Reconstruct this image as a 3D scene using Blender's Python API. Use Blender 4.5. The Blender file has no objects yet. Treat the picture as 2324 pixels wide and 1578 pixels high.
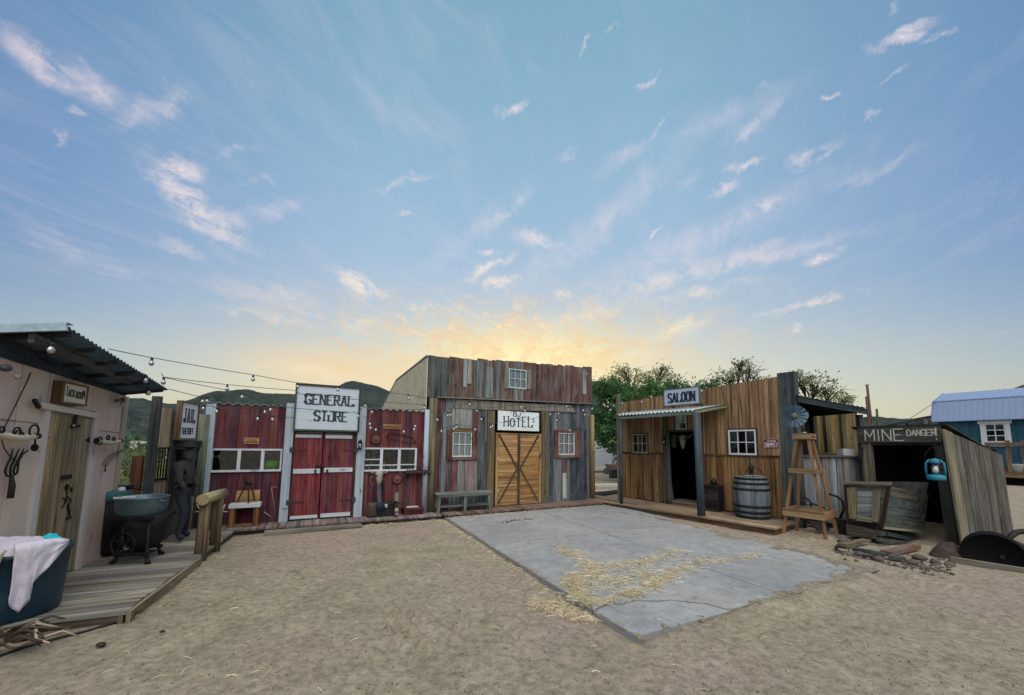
import bpy, math, random
from mathutils import Vector, Matrix, noise as mnoise
R = random.Random(11)
SC = bpy.context.scene
COL = SC.collection
PI = math.pi

# ---------------------------------------------------------------- camera geometry
# The survey of the place: pixel positions in the photograph are turned into metres on the
# ground or on a wall with the camera below, then everything is modelled in metres.
F, CX, CY, H = 880.0, 1161.6, 921.0, 1.7
PITCH, ROLL = math.atan(91 / 880), math.atan(.012)

def ray(u, v):
    a = (u - CX) / F; b = -(v - CY) / F
    c, s = math.cos(ROLL), math.sin(ROLL)
    a, b = a * c - b * s, a * s + b * c
    cp, sp = math.cos(PITCH), math.sin(PITCH)
    return Vector((a, cp - sp * b, sp + cp * b))

def G(u, v, z=0.0):
    d = ray(u, v); t = (z - H) / d.z
    return Vector((d.x * t, d.y * t, z))

def P_at(u, v, y):
    """the point seen at (u, v) that stands y metres ahead of the viewpoint"""
    d = ray(u, v); t = y / d.y
    return Vector((d.x * t, y, H + d.z * t))

def crop(x0, y0, s): return lambda x, y: ((x0 + x * s) * .605, (y0 + y * s) * .605)
tk = crop(0, 1400, 480/2104); tk2 = crop(0, 1650, 500/1972); tub = crop(360, 1780, 400/1706)
jl = crop(480, 1450, 340/941); dsp = crop(1340, 1480, 340/1073); ml = crop(2880, 1450, 420/1105)
ct = crop(3100, 1780, 500/1972); mn = crop(3400, 1420, 440/914); bn = crop(0, 1950, 500/1435)
wr = crop(400, 1400, 1100/2324); rf = crop(0, 1200, 800/2295); dk = crop(0, 1700, 900/1775)
s1 = crop(500, 1400, 600/1457); s2 = crop(1000, 1400, 650/1710); ho = crop(1420, 1300, 860/2088)
sa = crop(2200, 1350, 650/1578); sb = crop(2600, 1350, 600/1353); mw = crop(3050, 1400, 790/1558)
sl = crop(1600, 1850, 1800/2324); it = crop(1360, 1760, 240/1894); bw = crop(760, 1660, 320/1485)
gp = crop(2200, 1650, 140/884); gs = crop(3700, 1650, 140/1105); pl = crop(3000, 1850, 250/1715)

class Fr:
    """a wall frame: a runs along the wall, d stands out of it towards the yard, z is up"""
    def __init__(s, ox, oy, ang):
        s.o = Vector((ox, oy, 0)); t = math.radians(ang); s.ang = t
        s.e = Vector((math.cos(t), math.sin(t), 0)); s.n = Vector((math.sin(t), -math.cos(t), 0))
    def at(s, a, d, z): return s.o + s.e * a + s.n * d + Vector((0, 0, z))
    def px(s, uv, d=0.0):
        r = ray(*uv); q = s.o + s.n * d
        t = q.dot(s.n) / r.dot(s.n); p = r * t
        return ((p - q).dot(s.e), p.z + H)
    def loc(s, p):
        q = p - s.o
        return q.dot(s.e), q.dot(s.n)

HOT = Fr(-1.95, 9.63, 29.0)
STO = Fr(-4.73, 8.16, 27.1)
SAL = Fr(3.56, 12.51, -54.0)
TAK = Fr(-5.72, 5.72, 112.5)      # a < 0 runs back towards the viewer
JAI = Fr(-5.55, 6.04, 105.0)
MNF = Fr(7.73, 8.54, -70.0)       # mine hut, front
MNS = Fr(8.25, 7.11, 29.0)        # mine hut, right side
BRN = Fr(25.9, 24.0, -60.5)
SLB = Fr(-1.59, 9.35, -64.64)     # slab, long way

# ---------------------------------------------------------------- mesh builder
def lin(h):
    h = h.lstrip('#'); o = []
    for i in (0, 2, 4):
        c = int(h[i:i+2], 16) / 255
        o.append(c / 12.92 if c <= .04045 else ((c + .055) / 1.055) ** 2.4)
    return tuple(o)
def vary(c, v=.12, h=.04):
    k = 1 + R.uniform(-v, v)
    return tuple(max(.004, x * k * (1 + R.uniform(-h, h))) for x in c)
ORG = {}
FACES = ((0,3,2,1),(4,5,6,7),(0,1,5,4),(2,3,7,6),(1,2,6,5),(3,0,4,7))
CRN = ((0,0,0),(1,0,0),(1,1,0),(0,1,0),(0,0,1),(1,0,1),(1,1,1),(0,1,1))
class MB:
    def __init__(s): s.v = []; s.f = []; s.uv = []; s.c = []; s.sm = []
    def face(s, idx, uvs, col, sm=False):
        s.f.append(tuple(idx)); s.uv.extend(uvs); s.c.append(col); s.sm.append(sm)
    def hexa(s, p, col, grain=None):
        b = len(s.v); s.v.extend([tuple(q) for q in p])
        P = [Vector(q) for q in p]
        L = [(P[1]-P[0]).length, (P[3]-P[0]).length, (P[4]-P[0]).length]
        g = L.index(max(L)) if grain is None else grain
        ou, ov = R.uniform(0, 50), R.uniform(0, 50)
        for f in FACES:
            cs = [CRN[i] for i in f]
            ax = [k for k in range(3) if len({c[k] for c in cs}) > 1]
            if g in ax: va = g; ua = [k for k in ax if k != g][0]
            else: ua, va = ax
            k = 1.0 if g in ax else .3
            s.face([b+i for i in f], [(ou + c[ua]*L[ua], ov + c[va]*L[va]*k) for c in cs], col)
    def box(s, fr, a0, a1, d0, d1, z0, z1, col, grain=None):
        s.hexa([fr.at(a0,d1,z0), fr.at(a1,d1,z0), fr.at(a1,d0,z0), fr.at(a0,d0,z0),
                fr.at(a0,d1,z1), fr.at(a1,d1,z1), fr.at(a1,d0,z1), fr.at(a0,d0,z1)], col, grain)
    def beam(s, A, B, w, t, col, side=None):
        """a bar from A to B, w wide along 'side', t thick"""
        A, B = Vector(A), Vector(B); x = (B - A).normalized()
        sd = Vector(side) if side is not None else (Vector((0,0,1)) if abs(x.z) < .9 else Vector((1,0,0)))
        y = (sd - x * sd.dot(x)).normalized(); z = x.cross(y)
        y *= w/2; z *= t/2
        s.hexa([A-y-z, B-y-z, B+y-z, A+y-z, A-y+z, B-y+z, B+y+z, A+y+z], col, 0)
    def tube(s, pts, r, col, n=8, cap=True, sm=True):
        pts = [Vector(p) for p in pts]; m = len(pts)
        rr = r if isinstance(r, (list, tuple)) else [r]*m
        b = len(s.v); L = 0; ls = []; prev = None
        for i, p in enumerate(pts):
            t = (pts[min(i+1, m-1)] - pts[max(i-1, 0)]).normalized()
            if prev is None:
                q = Vector((0,0,1)) if abs(t.z) < .9 else Vector((1,0,0))
                x = t.cross(q).normalized()
            else: x = (prev - t*prev.dot(t)).normalized()
            prev = x; y = t.cross(x)
            if i: L += (p - pts[i-1]).length
            ls.append(L)
            for k in range(n):
                a = 2*PI*k/n; s.v.append(tuple(p + (x*math.cos(a) + y*math.sin(a))*rr[i]))
        ou, ov = R.uniform(0, 50), R.uniform(0, 50); w = 2*PI*max(rr)/n
        for i in range(m-1):
            for k in range(n):
                k2 = (k+1) % n
                s.face([b+i*n+k, b+i*n+k2, b+(i+1)*n+k2, b+(i+1)*n+k],
                       [(ou+k*w, ov+ls[i]), (ou+(k+1)*w, ov+ls[i]), (ou+(k+1)*w, ov+ls[i+1]), (ou+k*w, ov+ls[i+1])], col, sm)
        if cap:
            for i, rev in ((0, True), (m-1, False)):
                ids = [b+i*n+k for k in range(n)]
                if rev: ids.reverse()
                s.face(ids, [(ou+math.cos(2*PI*k/n)*.05, ov+math.sin(2*PI*k/n)*.05) for k in range(n)], col)
    def lathe(s, c, prof, col, n=20, axis=(0,0,1), cols=None, sx=1, sy=1, sm=True):
        """prof: list of (radius, height along axis) from c"""
        c = Vector(c); z = Vector(axis).normalized()
        x = z.cross(Vector((0,0,1)) if abs(z.z) < .9 else Vector((1,0,0))).normalized(); y = z.cross(x)
        b = len(s.v); m = len(prof)
        for r, h in prof:
            for k in range(n):
                a = 2*PI*k/n; s.v.append(tuple(c + z*h + x*(math.cos(a)*r*sx) + y*(math.sin(a)*r*sy)))
        ou = R.uniform(0, 50); L = [0]
        for i in range(1, m): L.append(L[-1] + math.hypot(prof[i][0]-prof[i-1][0], prof[i][1]-prof[i-1][1]))
        rm = max(p[0] for p in prof)
        for i in range(m-1):
            cc = cols[i] if cols else col
            for k in range(n):
                k2 = (k+1) % n; w = 2*PI*rm/n
                s.face([b+i*n+k, b+i*n+k2, b+(i+1)*n+k2, b+(i+1)*n+k],
                       [(ou+k*w, L[i]), (ou+(k+1)*w, L[i]), (ou+(k+1)*w, L[i+1]), (ou+k*w, L[i+1])], cc, sm)
        for i, rev in ((0, True), (m-1, False)):
            if prof[i][0] > 1e-4:
                ids = [b+i*n+k for k in range(n)]
                if rev: ids.reverse()
                s.face(ids, [(ou+math.cos(2*PI*k/n)*rm, math.sin(2*PI*k/n)*rm) for k in range(n)], cols[min(i, m-2)] if cols else col)
    def slab(s, pts, nrm, t, col):
        """a flat polygon (list of points) given a thickness t along -nrm"""
        pts = [Vector(p) for p in pts]; nv = Vector(nrm).normalized(); n = len(pts); b = len(s.v)
        ar = Vector((0,0,0))
        for i in range(n): ar += pts[i].cross(pts[(i+1) % n])
        if ar.dot(nv) < 0: pts.reverse()
        x = (pts[1]-pts[0]).normalized(); y = nv.cross(x)
        s.v += [tuple(p) for p in pts] + [tuple(p - nv*t) for p in pts]
        o = R.uniform(0, 50); uv = [(o + (p-pts[0]).dot(x), o + (p-pts[0]).dot(y)) for p in pts]
        s.face(range(b, b+n), uv, col); s.face(range(b+2*n-1, b+n-1, -1), uv[::-1], col)
        for i in range(n):
            j = (i+1) % n; s.face([b+i, b+n+i, b+n+j, b+j], [uv[i], uv[i], uv[j], uv[j]], col)
    def ball(s, c, r, col, n=10, m=7, sc=(1,1,1), jit=0):
        c = Vector(c); b = len(s.v); o = R.uniform(0, 50)
        for i in range(m+1):
            th = PI*i/m
            for k in range(n):
                a = 2*PI*k/n
                q = r*(1 + (R.uniform(-jit, jit) if 0 < i < m else 0))
                s.v.append((c.x+q*sc[0]*math.sin(th)*math.cos(a), c.y+q*sc[1]*math.sin(th)*math.sin(a), c.z+q*sc[2]*math.cos(th)))
        for i in range(m):
            for k in range(n):
                k2 = (k+1) % n
                s.face([b+i*n+k, b+(i+1)*n+k, b+(i+1)*n+k2, b+i*n+k2],
                       [(o+k*.1, o+i*.1), (o+k*.1, o+i*.1+.1), (o+k*.1+.1, o+i*.1+.1), (o+k*.1+.1, o+i*.1)], col, True)
    def build(s, name, mat, parent=None, loc=None):
        org = ORG[parent.name] if parent is not None else Vector(loc or (0, 0, 0))
        me = bpy.data.meshes.new(name)
        ox, oy, oz = org
        me.from_pydata([(x-ox, y-oy, z-oz) for x, y, z in s.v], [], s.f)
        uvl = me.uv_layers.new(name='UVMap')
        uvl.data.foreach_set('uv', [c for uv in s.uv for c in uv])
        ca = me.color_attributes.new('Col', 'FLOAT_COLOR', 'CORNER')
        flat = []
        for f, c in zip(s.f, s.c): flat.extend((c[0], c[1], c[2], 1.0) * len(f))
        ca.data.foreach_set('color', flat)
        me.polygons.foreach_set('use_smooth', s.sm)
        me.materials.append(mat); me.update()
        o = bpy.data.objects.new(name, me); COL.objects.link(o)
        if parent is not None: o.parent = parent
        else: o.location = org
        ORG[o.name] = org
        return o
def thing(name, label, cat, loc, group=None):
    o = bpy.data.objects.new(name, None); COL.objects.link(o)
    o.empty_display_size = .1; o.location = loc; ORG[o.name] = Vector(loc)
    o['label'] = label; o['category'] = cat
    if group: o['group'] = group
    return o
def tag(o, label=None, cat=None, group=None, kind=None):
    for k, x in (('label', label), ('category', cat), ('group', group), ('kind', kind)):
        if x: o[k] = x
    return o
def copy_tree(o, parent=None):
    c = o.copy(); COL.objects.link(c)
    if parent is not None: c.parent = parent
    ORG[c.name] = ORG[o.name]
    for ch in list(o.children): copy_tree(ch, c)
    return c

# ---------------------------------------------------------------- materials
def newmat(name):
    m = bpy.data.materials.new(name); m.use_nodes = True
    nt = m.node_tree; return m, nt, nt.nodes['Principled BSDF']
def N(nt, t, **kw):
    n = nt.nodes.new(t)
    for k, x in kw.items():
        if k == 'inp':
            for i, y in x.items(): n.inputs[i].default_value = y
        else: setattr(n, k, x)
    return n
def ramp(nt, fac, stops):
    r = N(nt, 'ShaderNodeValToRGB'); e = r.color_ramp.elements
    while len(e) > 1: e.remove(e[-1])
    for i, (p, c) in enumerate(stops):
        c = (c, c, c, 1) if not isinstance(c, tuple) else (c if len(c) == 4 else c + (1,))
        if i == 0: e[0].position = p; e[0].color = c
        else: e.new(p).color = c
    nt.links.new(fac, r.inputs[0]); return r.outputs[0]
def mixc(nt, mode, fac, a, b):
    m = N(nt, 'ShaderNodeMix', data_type='RGBA', blend_type=mode)
    for s, x in ((m.inputs[0], fac), (m.inputs[6], a), (m.inputs[7], b)):
        if isinstance(x, (int, float)): s.default_value = x
        elif isinstance(x, tuple): s.default_value = x if len(x) == 4 else x + (1,)
        else: nt.links.new(x, s)
    return m.outputs[2]
def noise(nt, vec, sc, det=4, ro=.6, dist=0.0):
    n = N(nt, 'ShaderNodeTexNoise', inp={'Scale': sc, 'Detail': det, 'Roughness': ro, 'Distortion': dist})
    if vec is not None: nt.links.new(vec, n.inputs['Vector'])
    return n.outputs['Fac']
def mapv(nt, vec, sc):
    m = N(nt, 'ShaderNodeMapping'); m.inputs['Scale'].default_value = sc
    nt.links.new(vec, m.inputs['Vector']); return m.outputs[0]
def bump(nt, bs, h, st, dist=.01):
    b = N(nt, 'ShaderNodeBump', inp={'Strength': st, 'Distance': dist})
    nt.links.new(h, b.inputs['Height']); nt.links.new(b.outputs[0], bs.inputs['Normal'])
def attr(nt): return N(nt, 'ShaderNodeAttribute', attribute_name='Col').outputs['Color']

def wood(name, lo=.5, hi=1.25, grey=.35, greycol=(.22,.23,.23), rough=.8, peel=0.0, peelcol=(.2,.19,.18), bs_=.5, drip=.45, calm=1.0):
    m, nt, bs = newmat(name)
    uv = N(nt, 'ShaderNodeUVMap', uv_map='UVMap').outputs[0]
    g1 = noise(nt, mapv(nt, uv, (34, 1.3, 1)), 1, 6, .7, .3)
    g2 = noise(nt, mapv(nt, uv, (9, .55, 1)), 1, 5, .65, .5)
    g4 = noise(nt, mapv(nt, uv, (17, .4, 1)), 1, 4, .6, .8)
    g3 = noise(nt, mapv(nt, uv, (5, 1.6, 1)), 1, 5, .6, .4)
    st = ramp(nt, g1, [(.25, lo), (.5, (lo+hi)/2), (.75, hi)])
    c = mixc(nt, 'MULTIPLY', 1, attr(nt), st)
    c = mixc(nt, 'MULTIPLY', 1, c, ramp(nt, g2, [(.3, 1-.5*calm), (.5, 1.0), (.72, 1+.3*calm)]))
    c = mixc(nt, 'MULTIPLY', 1, c, ramp(nt, g4, [(.47, 1.0), (.62, drip)]))
    c = mixc(nt, 'MIX', ramp(nt, g3, [(.45, 0.0), (.7, grey)]), c, greycol + (1,))
    kn = N(nt, 'ShaderNodeTexVoronoi', inp={'Scale': 1.0, 'Randomness': 1.0})
    nt.links.new(mapv(nt, uv, (5.5, 1.7, 1)), kn.inputs['Vector'])
    c = mixc(nt, 'MULTIPLY', 1, c, ramp(nt, kn.outputs['Distance'], [(.03, .3), (.12, .85), (.2, 1.0)]))
    if peel:
        pn = noise(nt, mapv(nt, uv, (30, 5, 1)), 1, 6, .75, .2)
        c = mixc(nt, 'MIX', ramp(nt, pn, [(.53, 0.0), (.62, peel)]), c, peelcol + (1,))
    nt.links.new(c, bs.inputs['Base Color']); bs.inputs['Roughness'].default_value = rough
    bs.inputs['Specular IOR Level'].default_value = .25
    bump(nt, bs, g1, bs_, .006)
    return m
def plain(name, rough=.6, metal=0.0, dirt=.25, dirtcol=(.16,.13,.1), sc=6, spec=.4, lo=.75, b=.15):
    m, nt, bs = newmat(name)
    tc = N(nt, 'ShaderNodeTexCoord').outputs['Object']
    n1 = noise(nt, tc, sc, 6, .65); n2 = noise(nt, tc, sc*6, 4, .6)
    c = mixc(nt, 'MULTIPLY', 1, attr(nt), ramp(nt, n2, [(.3, lo), (.7, 1.1)]))
    c = mixc(nt, 'MIX', ramp(nt, n1, [(.48, 0.0), (.72, dirt)]), c, dirtcol + (1,))
    nt.links.new(c, bs.inputs['Base Color'])
    bs.inputs['Metallic'].default_value = metal; bs.inputs['Specular IOR Level'].default_value = spec
    nt.links.new(ramp(nt, n1, [(.3, rough*.8), (.7, min(1, rough*1.2))]), bs.inputs['Roughness'])
    bump(nt, bs, n2, b, .005)
    return m
M = {}
M['barn'] = wood('weathered_barn_boards', .42, 1.35, .4, (.25,.26,.26), peel=.35)
M['red'] = wood('red_barn_boards', .5, 1.35, .3, (.20,.13,.13), peel=.5, peelcol=(.075,.04,.042))
M['saw'] = wood('sawn_pine', .6, 1.2, .3, (.17,.12,.07), rough=.75, bs_=.35)
M['sal'] = wood('saloon_boards', .5, 1.25, .5, (.19,.145,.09), rough=.8, bs_=.45, peel=.3, peelcol=(.09,.065,.04), drip=.3, calm=1.15)
M['deck'] = wood('deck_boards', .45, 1.3, .4, (.2,.19,.17), rough=.85)
M['post'] = wood('old_posts', .45, 1.25, .4, (.12,.12,.11))
M['white'] = wood('white_painted_wood', .82, 1.08, .15, (.4,.42,.43), rough=.6, peel=.18, peelcol=(.3,.3,.29), bs_=.2, drip=.85, calm=.25)
M['siding'] = wood('painted_siding', .93, 1.04, .08, (.36,.31,.28), rough=.7, bs_=.1, drip=.98, calm=.08)
M['paint'] = plain('old_paint', .55)
M['sign'] = plain('sign_paint', .6, dirt=.12, dirtcol=(.35,.36,.36), b=.05, lo=.92)
M['iron'] = plain('rusty_iron', .7, .3, dirt=.5, dirtcol=(.05,.03,.02), sc=9)
M['zinc'] = plain('galvanised_metal', .45, .7, dirt=.3, dirtcol=(.14,.16,.17), sc=5)
M['tin'] = plain('roof_sheet', .5, .35, dirt=.3, dirtcol=(.1,.12,.13), sc=3)
M['plastic'] = plain('plastic', .45, dirt=.15, dirtcol=(.05,.07,.08), b=.03)
M['cloth'] = plain('cloth', .9, dirt=.08, dirtcol=(.4,.4,.4), sc=12, spec=.1, lo=.92, b=.4)
M['stone'] = plain('stone', .9, dirt=.5, dirtcol=(.12,.1,.09), sc=10, lo=.6, b=.8)
M['straw'] = plain('straw', .6, dirt=.3, dirtcol=(.26,.2,.11), sc=14, b=0)
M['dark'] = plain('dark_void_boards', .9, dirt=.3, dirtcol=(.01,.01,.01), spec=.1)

def glass_mat(name, tint, mixf):
    m, nt, bs = newmat(name); nt.nodes.remove(bs)
    tr = N(nt, 'ShaderNodeBsdfTransparent'); tr.inputs[0].default_value = tint + (1,)
    gl = N(nt, 'ShaderNodeBsdfGlossy'); gl.inputs['Roughness'].default_value = .04
    fr = N(nt, 'ShaderNodeFresnel', inp={'IOR': 1.5})
    ad = N(nt, 'ShaderNodeMath', operation='ADD', inp={1: mixf}); nt.links.new(fr.outputs[0], ad.inputs[0])
    mx = N(nt, 'ShaderNodeMixShader')
    nt.links.new(ad.outputs[0], mx.inputs[0]); nt.links.new(tr.outputs[0], mx.inputs[1]); nt.links.new(gl.outputs[0], mx.inputs[2])
    nt.links.new(mx.outputs[0], nt.nodes['Material Output'].inputs[0]); return m
M['glass'] = glass_mat('window_glass', (.93,.95,.95), .02)
M['bulb'] = glass_mat('bulb_glass', (.95,.96,.96), .3)
m, nt, bs = newmat('lamp_glint_white'); bs.inputs['Base Color'].default_value = (.9,.9,.88,1); bs.inputs['Roughness'].default_value = .4  # plain white for lantern lamps and the painted sky glint in the bulbs
M['lampglint'] = m
m, nt, bs = newmat('leaves')
c = attr(nt); nt.links.new(c, bs.inputs['Base Color']); bs.inputs['Roughness'].default_value = .6
bs.inputs['Specular IOR Level'].default_value = .2
tl = N(nt, 'ShaderNodeBsdfTranslucent'); nt.links.new(c, tl.inputs[0])
mx = N(nt, 'ShaderNodeMixShader', inp={0: .5}); nt.links.new(bs.outputs[0], mx.inputs[1]); nt.links.new(tl.outputs[0], mx.inputs[2])
nt.links.new(mx.outputs[0], nt.nodes['Material Output'].inputs[0]); M['leaf'] = m

# ---- stroke lettering, built as thin raised paint
GL = {
 'A': [((0,0),(.5,1)),((.5,1),(1,0)),((.2,.36),(.8,.36))], 'B': [((0,0),(0,1)),((0,1),(.75,1)),((.75,1),(.85,.55)),((0,.53),(.85,.53)),((.9,.5),(.9,0)),((0,0),(.9,0))],
 'C': [((1,.85),(.8,1)),((.8,1),(.2,1)),((.2,1),(0,.8)),((0,.8),(0,.2)),((0,.2),(.2,0)),((.2,0),(.8,0)),((.8,0),(1,.15))],
 'D': [((0,0),(0,1)),((0,1),(.6,1)),((.6,1),(1,.75)),((1,.75),(1,.25)),((1,.25),(.6,0)),((.6,0),(0,0))],
 'E': [((0,0),(0,1)),((0,1),(1,1)),((0,.5),(.7,.5)),((0,0),(1,0))], 'F': [((0,0),(0,1)),((0,1),(1,1)),((0,.5),(.7,.5))],
 'G': [((1,.8),(.8,1)),((.8,1),(.2,1)),((.2,1),(0,.8)),((0,.8),(0,.2)),((0,.2),(.2,0)),((.2,0),(1,0)),((1,0),(1,.42)),((.55,.42),(1,.42))],
 'H': [((0,0),(0,1)),((1,0),(1,1)),((0,.5),(1,.5))], 'I': [((.5,0),(.5,1))],
 'J': [((.7,1),(.7,.2)),((.7,.2),(.5,0)),((.5,0),(.1,0)),((.1,0),(0,.25))], 'K': [((0,0),(0,1)),((1,1),(.05,.45)),((.3,.6),(1,0))],
 'L': [((0,0),(0,1)),((0,0),(1,0)),((1,0),(1,.2))], 'M': [((0,0),(0,1)),((0,1),(.5,.35)),((.5,.35),(1,1)),((1,1),(1,0))],
 'N': [((0,0),(0,1)),((0,1),(1,0)),((1,0),(1,1))],
 'O': [((.25,0),(0,.25)),((0,.25),(0,.75)),((0,.75),(.25,1)),((.25,1),(.75,1)),((.75,1),(1,.75)),((1,.75),(1,.25)),((1,.25),(.75,0)),((.75,0),(.25,0))],
 'Q': [((0,0),(0,.62)),((.3,1),(1,1)),((1,1),(1,0)),((0,0),(1,0))],
 'R': [((0,0),(0,1)),((0,1),(.85,1)),((.85,1),(.85,.5)),((0,.5),(.85,.5)),((.4,.5),(1,0))],
 'S': [((1,.85),(.8,1)),((.8,1),(.2,1)),((.2,1),(0,.75)),((0,.75),(.2,.52)),((.2,.52),(.8,.48)),((.8,.48),(1,.25)),((1,.25),(.8,0)),((.8,0),(.2,0)),((.2,0),(0,.15))],
 'T': [((.5,0),(.5,1)),((0,1),(1,1))], '!': [((.5,.3),(.5,1)),((.5,0),(.5,.12))], "'": [((.5,.75),(.5,1))], '.': [((.45,.0),(.45,.1))],
 '2': [((0,.8),(.2,1)),((.2,1),(.8,1)),((.8,1),(1,.75)),((1,.75),(0,0)),((0,0),(1,0))],
 '5': [((1,1),(.1,1)),((.1,1),(.05,.55)),((.05,.55),(.8,.55)),((.8,.55),(1,.3)),((1,.3),(.8,0)),((.8,0),(0,0))],
 '7': [((0,1),(1,1)),((1,1),(.4,0))],
 '8': [((.2,0),(.8,0)),((.8,0),(1,.25)),((1,.25),(.75,.52)),((.75,.52),(.25,.52)),((.25,.52),(0,.25)),((0,.25),(.2,0)),((.25,.52),(.1,.78)),((.1,.78),(.3,1)),((.3,1),(.7,1)),((.7,1),(.9,.78)),((.9,.78),(.75,.52))],
 '9': [((1,.6),(.2,.5)),((.2,.5),(0,.75)),((0,.75),(.2,1)),((.2,1),(.8,1)),((.8,1),(1,.75)),((1,.75),(.6,0))],
}
def letters(mb, fr, d, text, a0, a1, z0, z1, sv, sh, col, serif=0.0, gap=.3, shear=0.0, taper=None):
    """text from a0 to a1, z0..z1 on frame fr at distance d; sv upright stroke width, sh level stroke width"""
    wid = [(.3 if c in "I!'." else .55 if c == ' ' else 1.15 if c == 'M' else 1.0) for c in text]
    tot = sum(wid) + gap*(len(text)-1); u = (a1-a0)/tot; x = a0; k = 0
    for c, w in zip(text, wid):
        hh = taper[k] if taper else 1.0; k += 1
        if c != ' ':
            for (p, q) in GL[c]:
                A = Vector((x+p[0]*w*u, z0+p[1]*(z1-z0)*hh)); B = Vector((x+q[0]*w*u, z0+q[1]*(z1-z0)*hh))
                A.x += shear*(A.y-z0); B.x += shear*(B.y-z0)
                dv = B-A
                if dv.length < 1e-6: continue
                dn = dv.normalized(); vert = abs(dn.y)
                t = sh + (sv-sh)*vert
                nrm = Vector((-dn.y, dn.x))*t/2; ex = dn*(t*.35 if vert < .97 else 0)
                dd = d + R.uniform(0, .0015)
                q4 = [A-ex-nrm, B+ex-nrm, B+ex+nrm, A-ex+nrm]
                mb.hexa([fr.at(p_.x, dd-.004, p_.y) for p_ in q4] + [fr.at(p_.x, dd, p_.y) for p_ in q4], col)
                if serif and vert > .9:
                    for E, sg in ((A, 1), (B, -1)):
                        mb.box(fr, E.x-serif, E.x+serif, dd-.004, dd+.0018, min(E.y, E.y+sg*dn.y*sh), max(E.y, E.y+sg*dn.y*sh), col)
        x += (w+gap)*u

# ---- generic carpentry
def planks(mb, fr, a0, a1, z0, ztop, d, t, w, pal, holes=(), gap=.006, jag=0.0, vw=.25, zb=0.0, vcol=.16, joint=0.0):
    """upright boards; ztop is a height or a function of a; holes are (a0, a1, z0, z1)"""
    zt = ztop if callable(ztop) else (lambda a: ztop)
    z0f = z0 if callable(z0) else (lambda a: z0)
    a = a0
    while a < a1 - .01:
        ww = min(w*R.uniform(1-vw, 1+vw), a1-a)
        if a1-a-ww < w*.35: ww = a1-a
        col = vary(pal[R.randrange(len(pal))], vcol)
        col2 = vary(pal[R.randrange(len(pal))], vcol)
        cuts = sorted({a, a+ww} | {x for h in holes for x in h[:2] if a+.004 < x < a+ww-.004})
        dz = R.uniform(-jag, jag*.6); dd = R.uniform(-.004, .004); jz = None
        if R.random() < joint: jz = R.uniform(.3, .75)
        for l, r in zip(cuts, cuts[1:]):
            m_ = (l+r)/2; l2 = l + (gap/2 if l == a else 0); r2 = r - (gap/2 if r == a+ww else 0)
            segs = [(z0f(m_)+R.uniform(0, zb), zt(m_)+dz)]
            for h in holes:
                if h[0] < m_ < h[1]:
                    ns = []
                    for s, e in segs:
                        if h[2] > s: ns.append((s, min(e, h[2])))
                        if h[3] < e: ns.append((max(s, h[3]), e))
                    segs = [x for x in ns if x[1]-x[0] > .01]
            for s, e in segs:
                if jz and e-s > .8:
                    k = s + (e-s)*jz
                    mb.box(fr, l2, r2, d-t+dd, d+dd, s, k-.003, col, 2); mb.box(fr, l2, r2, d-t+dd, d+dd+.002, k, e, col2, 2)
                else:
                    mb.box(fr, l2, r2, d-t+dd, d+dd, s, e, col, 2)
        a += ww
def window(par, fr, d, a0, a1, z0, z1, nx, ny, fw, col, t=.045, bar=.018, glass=None, label=None, mat=None):
    mb = MB(); mt = mat or M['white']
    mb.box(fr, a0, a0+fw, d-t, d, z0, z1, col); mb.box(fr, a1-fw, a1, d-t, d, z0, z1, col)
    mb.box(fr, a0+fw, a1-fw, d-t, d-.002, z0, z0+fw*1.2, col); mb.box(fr, a0+fw, a1-fw, d-t, d-.002, z1-fw, z1, col)
    ia0, ia1, iz0, iz1 = a0+fw, a1-fw, z0+fw*1.2, z1-fw
    for i in range(1, nx):
        x = ia0 + (ia1-ia0)*i/nx; mb.box(fr, x-bar/2, x+bar/2, d-t*.7, d-.008, iz0, iz1, col)
    for j in range(1, ny):
        z = iz0 + (iz1-iz0)*j/ny; mb.box(fr, ia0, ia1, d-t*.68, d-.010, z-bar/2, z+bar/2, col)
    w = mb.build('window', mt, par)
    if label: w['label'] = label
    g = MB(); g.box(fr, ia0-.005, ia1+.005, d-t*.62, d-t*.5, iz0-.005, iz1+.005, (.5,.5,.5))
    g.build('pane', glass or M['glass'], w)
    return w
def tx(par, name, mat, fn):
    mb = MB(); fn(mb); return mb.build(name, mat, par)

# ================================================================ camera, light, sky
cam = bpy.data.cameras.new('camera'); cam.sensor_width = 36; cam.lens = F/2323.2*36
cam.shift_y = (CY - 788.9)/2323.2; cam.clip_end = 9000; cam.clip_start = .05
co = bpy.data.objects.new('camera', cam); COL.objects.link(co)
fw = ray(CX, CY); rt = ray(CX+F, CY) - fw; up = ray(CX, CY-F) - fw
co.matrix_world = Matrix(((rt.x, up.x, -fw.x, 0), (rt.y, up.y, -fw.y, 0), (rt.z, up.z, -fw.z, H), (0, 0, 0, 1)))
SC.camera = co
SC.view_settings.view_transform = 'Standard'; SC.view_settings.look = 'None'
SC.view_settings.exposure = 0.0; SC.view_settings.gamma = 1
SC.cycles.max_bounces = 6; SC.cycles.diffuse_bounces = 3; SC.cycles.transparent_max_bounces = 12
SC.cycles.use_denoising = True; SC.cycles.caustics_reflective = False; SC.cycles.caustics_refractive = False

sund = ray(1180, 955).normalized()
SUN_EL = math.asin(sund.z); SUN_AZ = math.atan2(sund.x, sund.y)
sun = bpy.data.lights.new('sun', 'SUN'); sun.energy = 2.0; sun.angle = math.radians(.53); sun.color = (1, .8, .55)
so = bpy.data.objects.new('sun', sun); COL.objects.link(so)
so.rotation_euler = sund.to_track_quat('Z', 'Y').to_euler(); so.location = (0, 60, 12)

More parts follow.
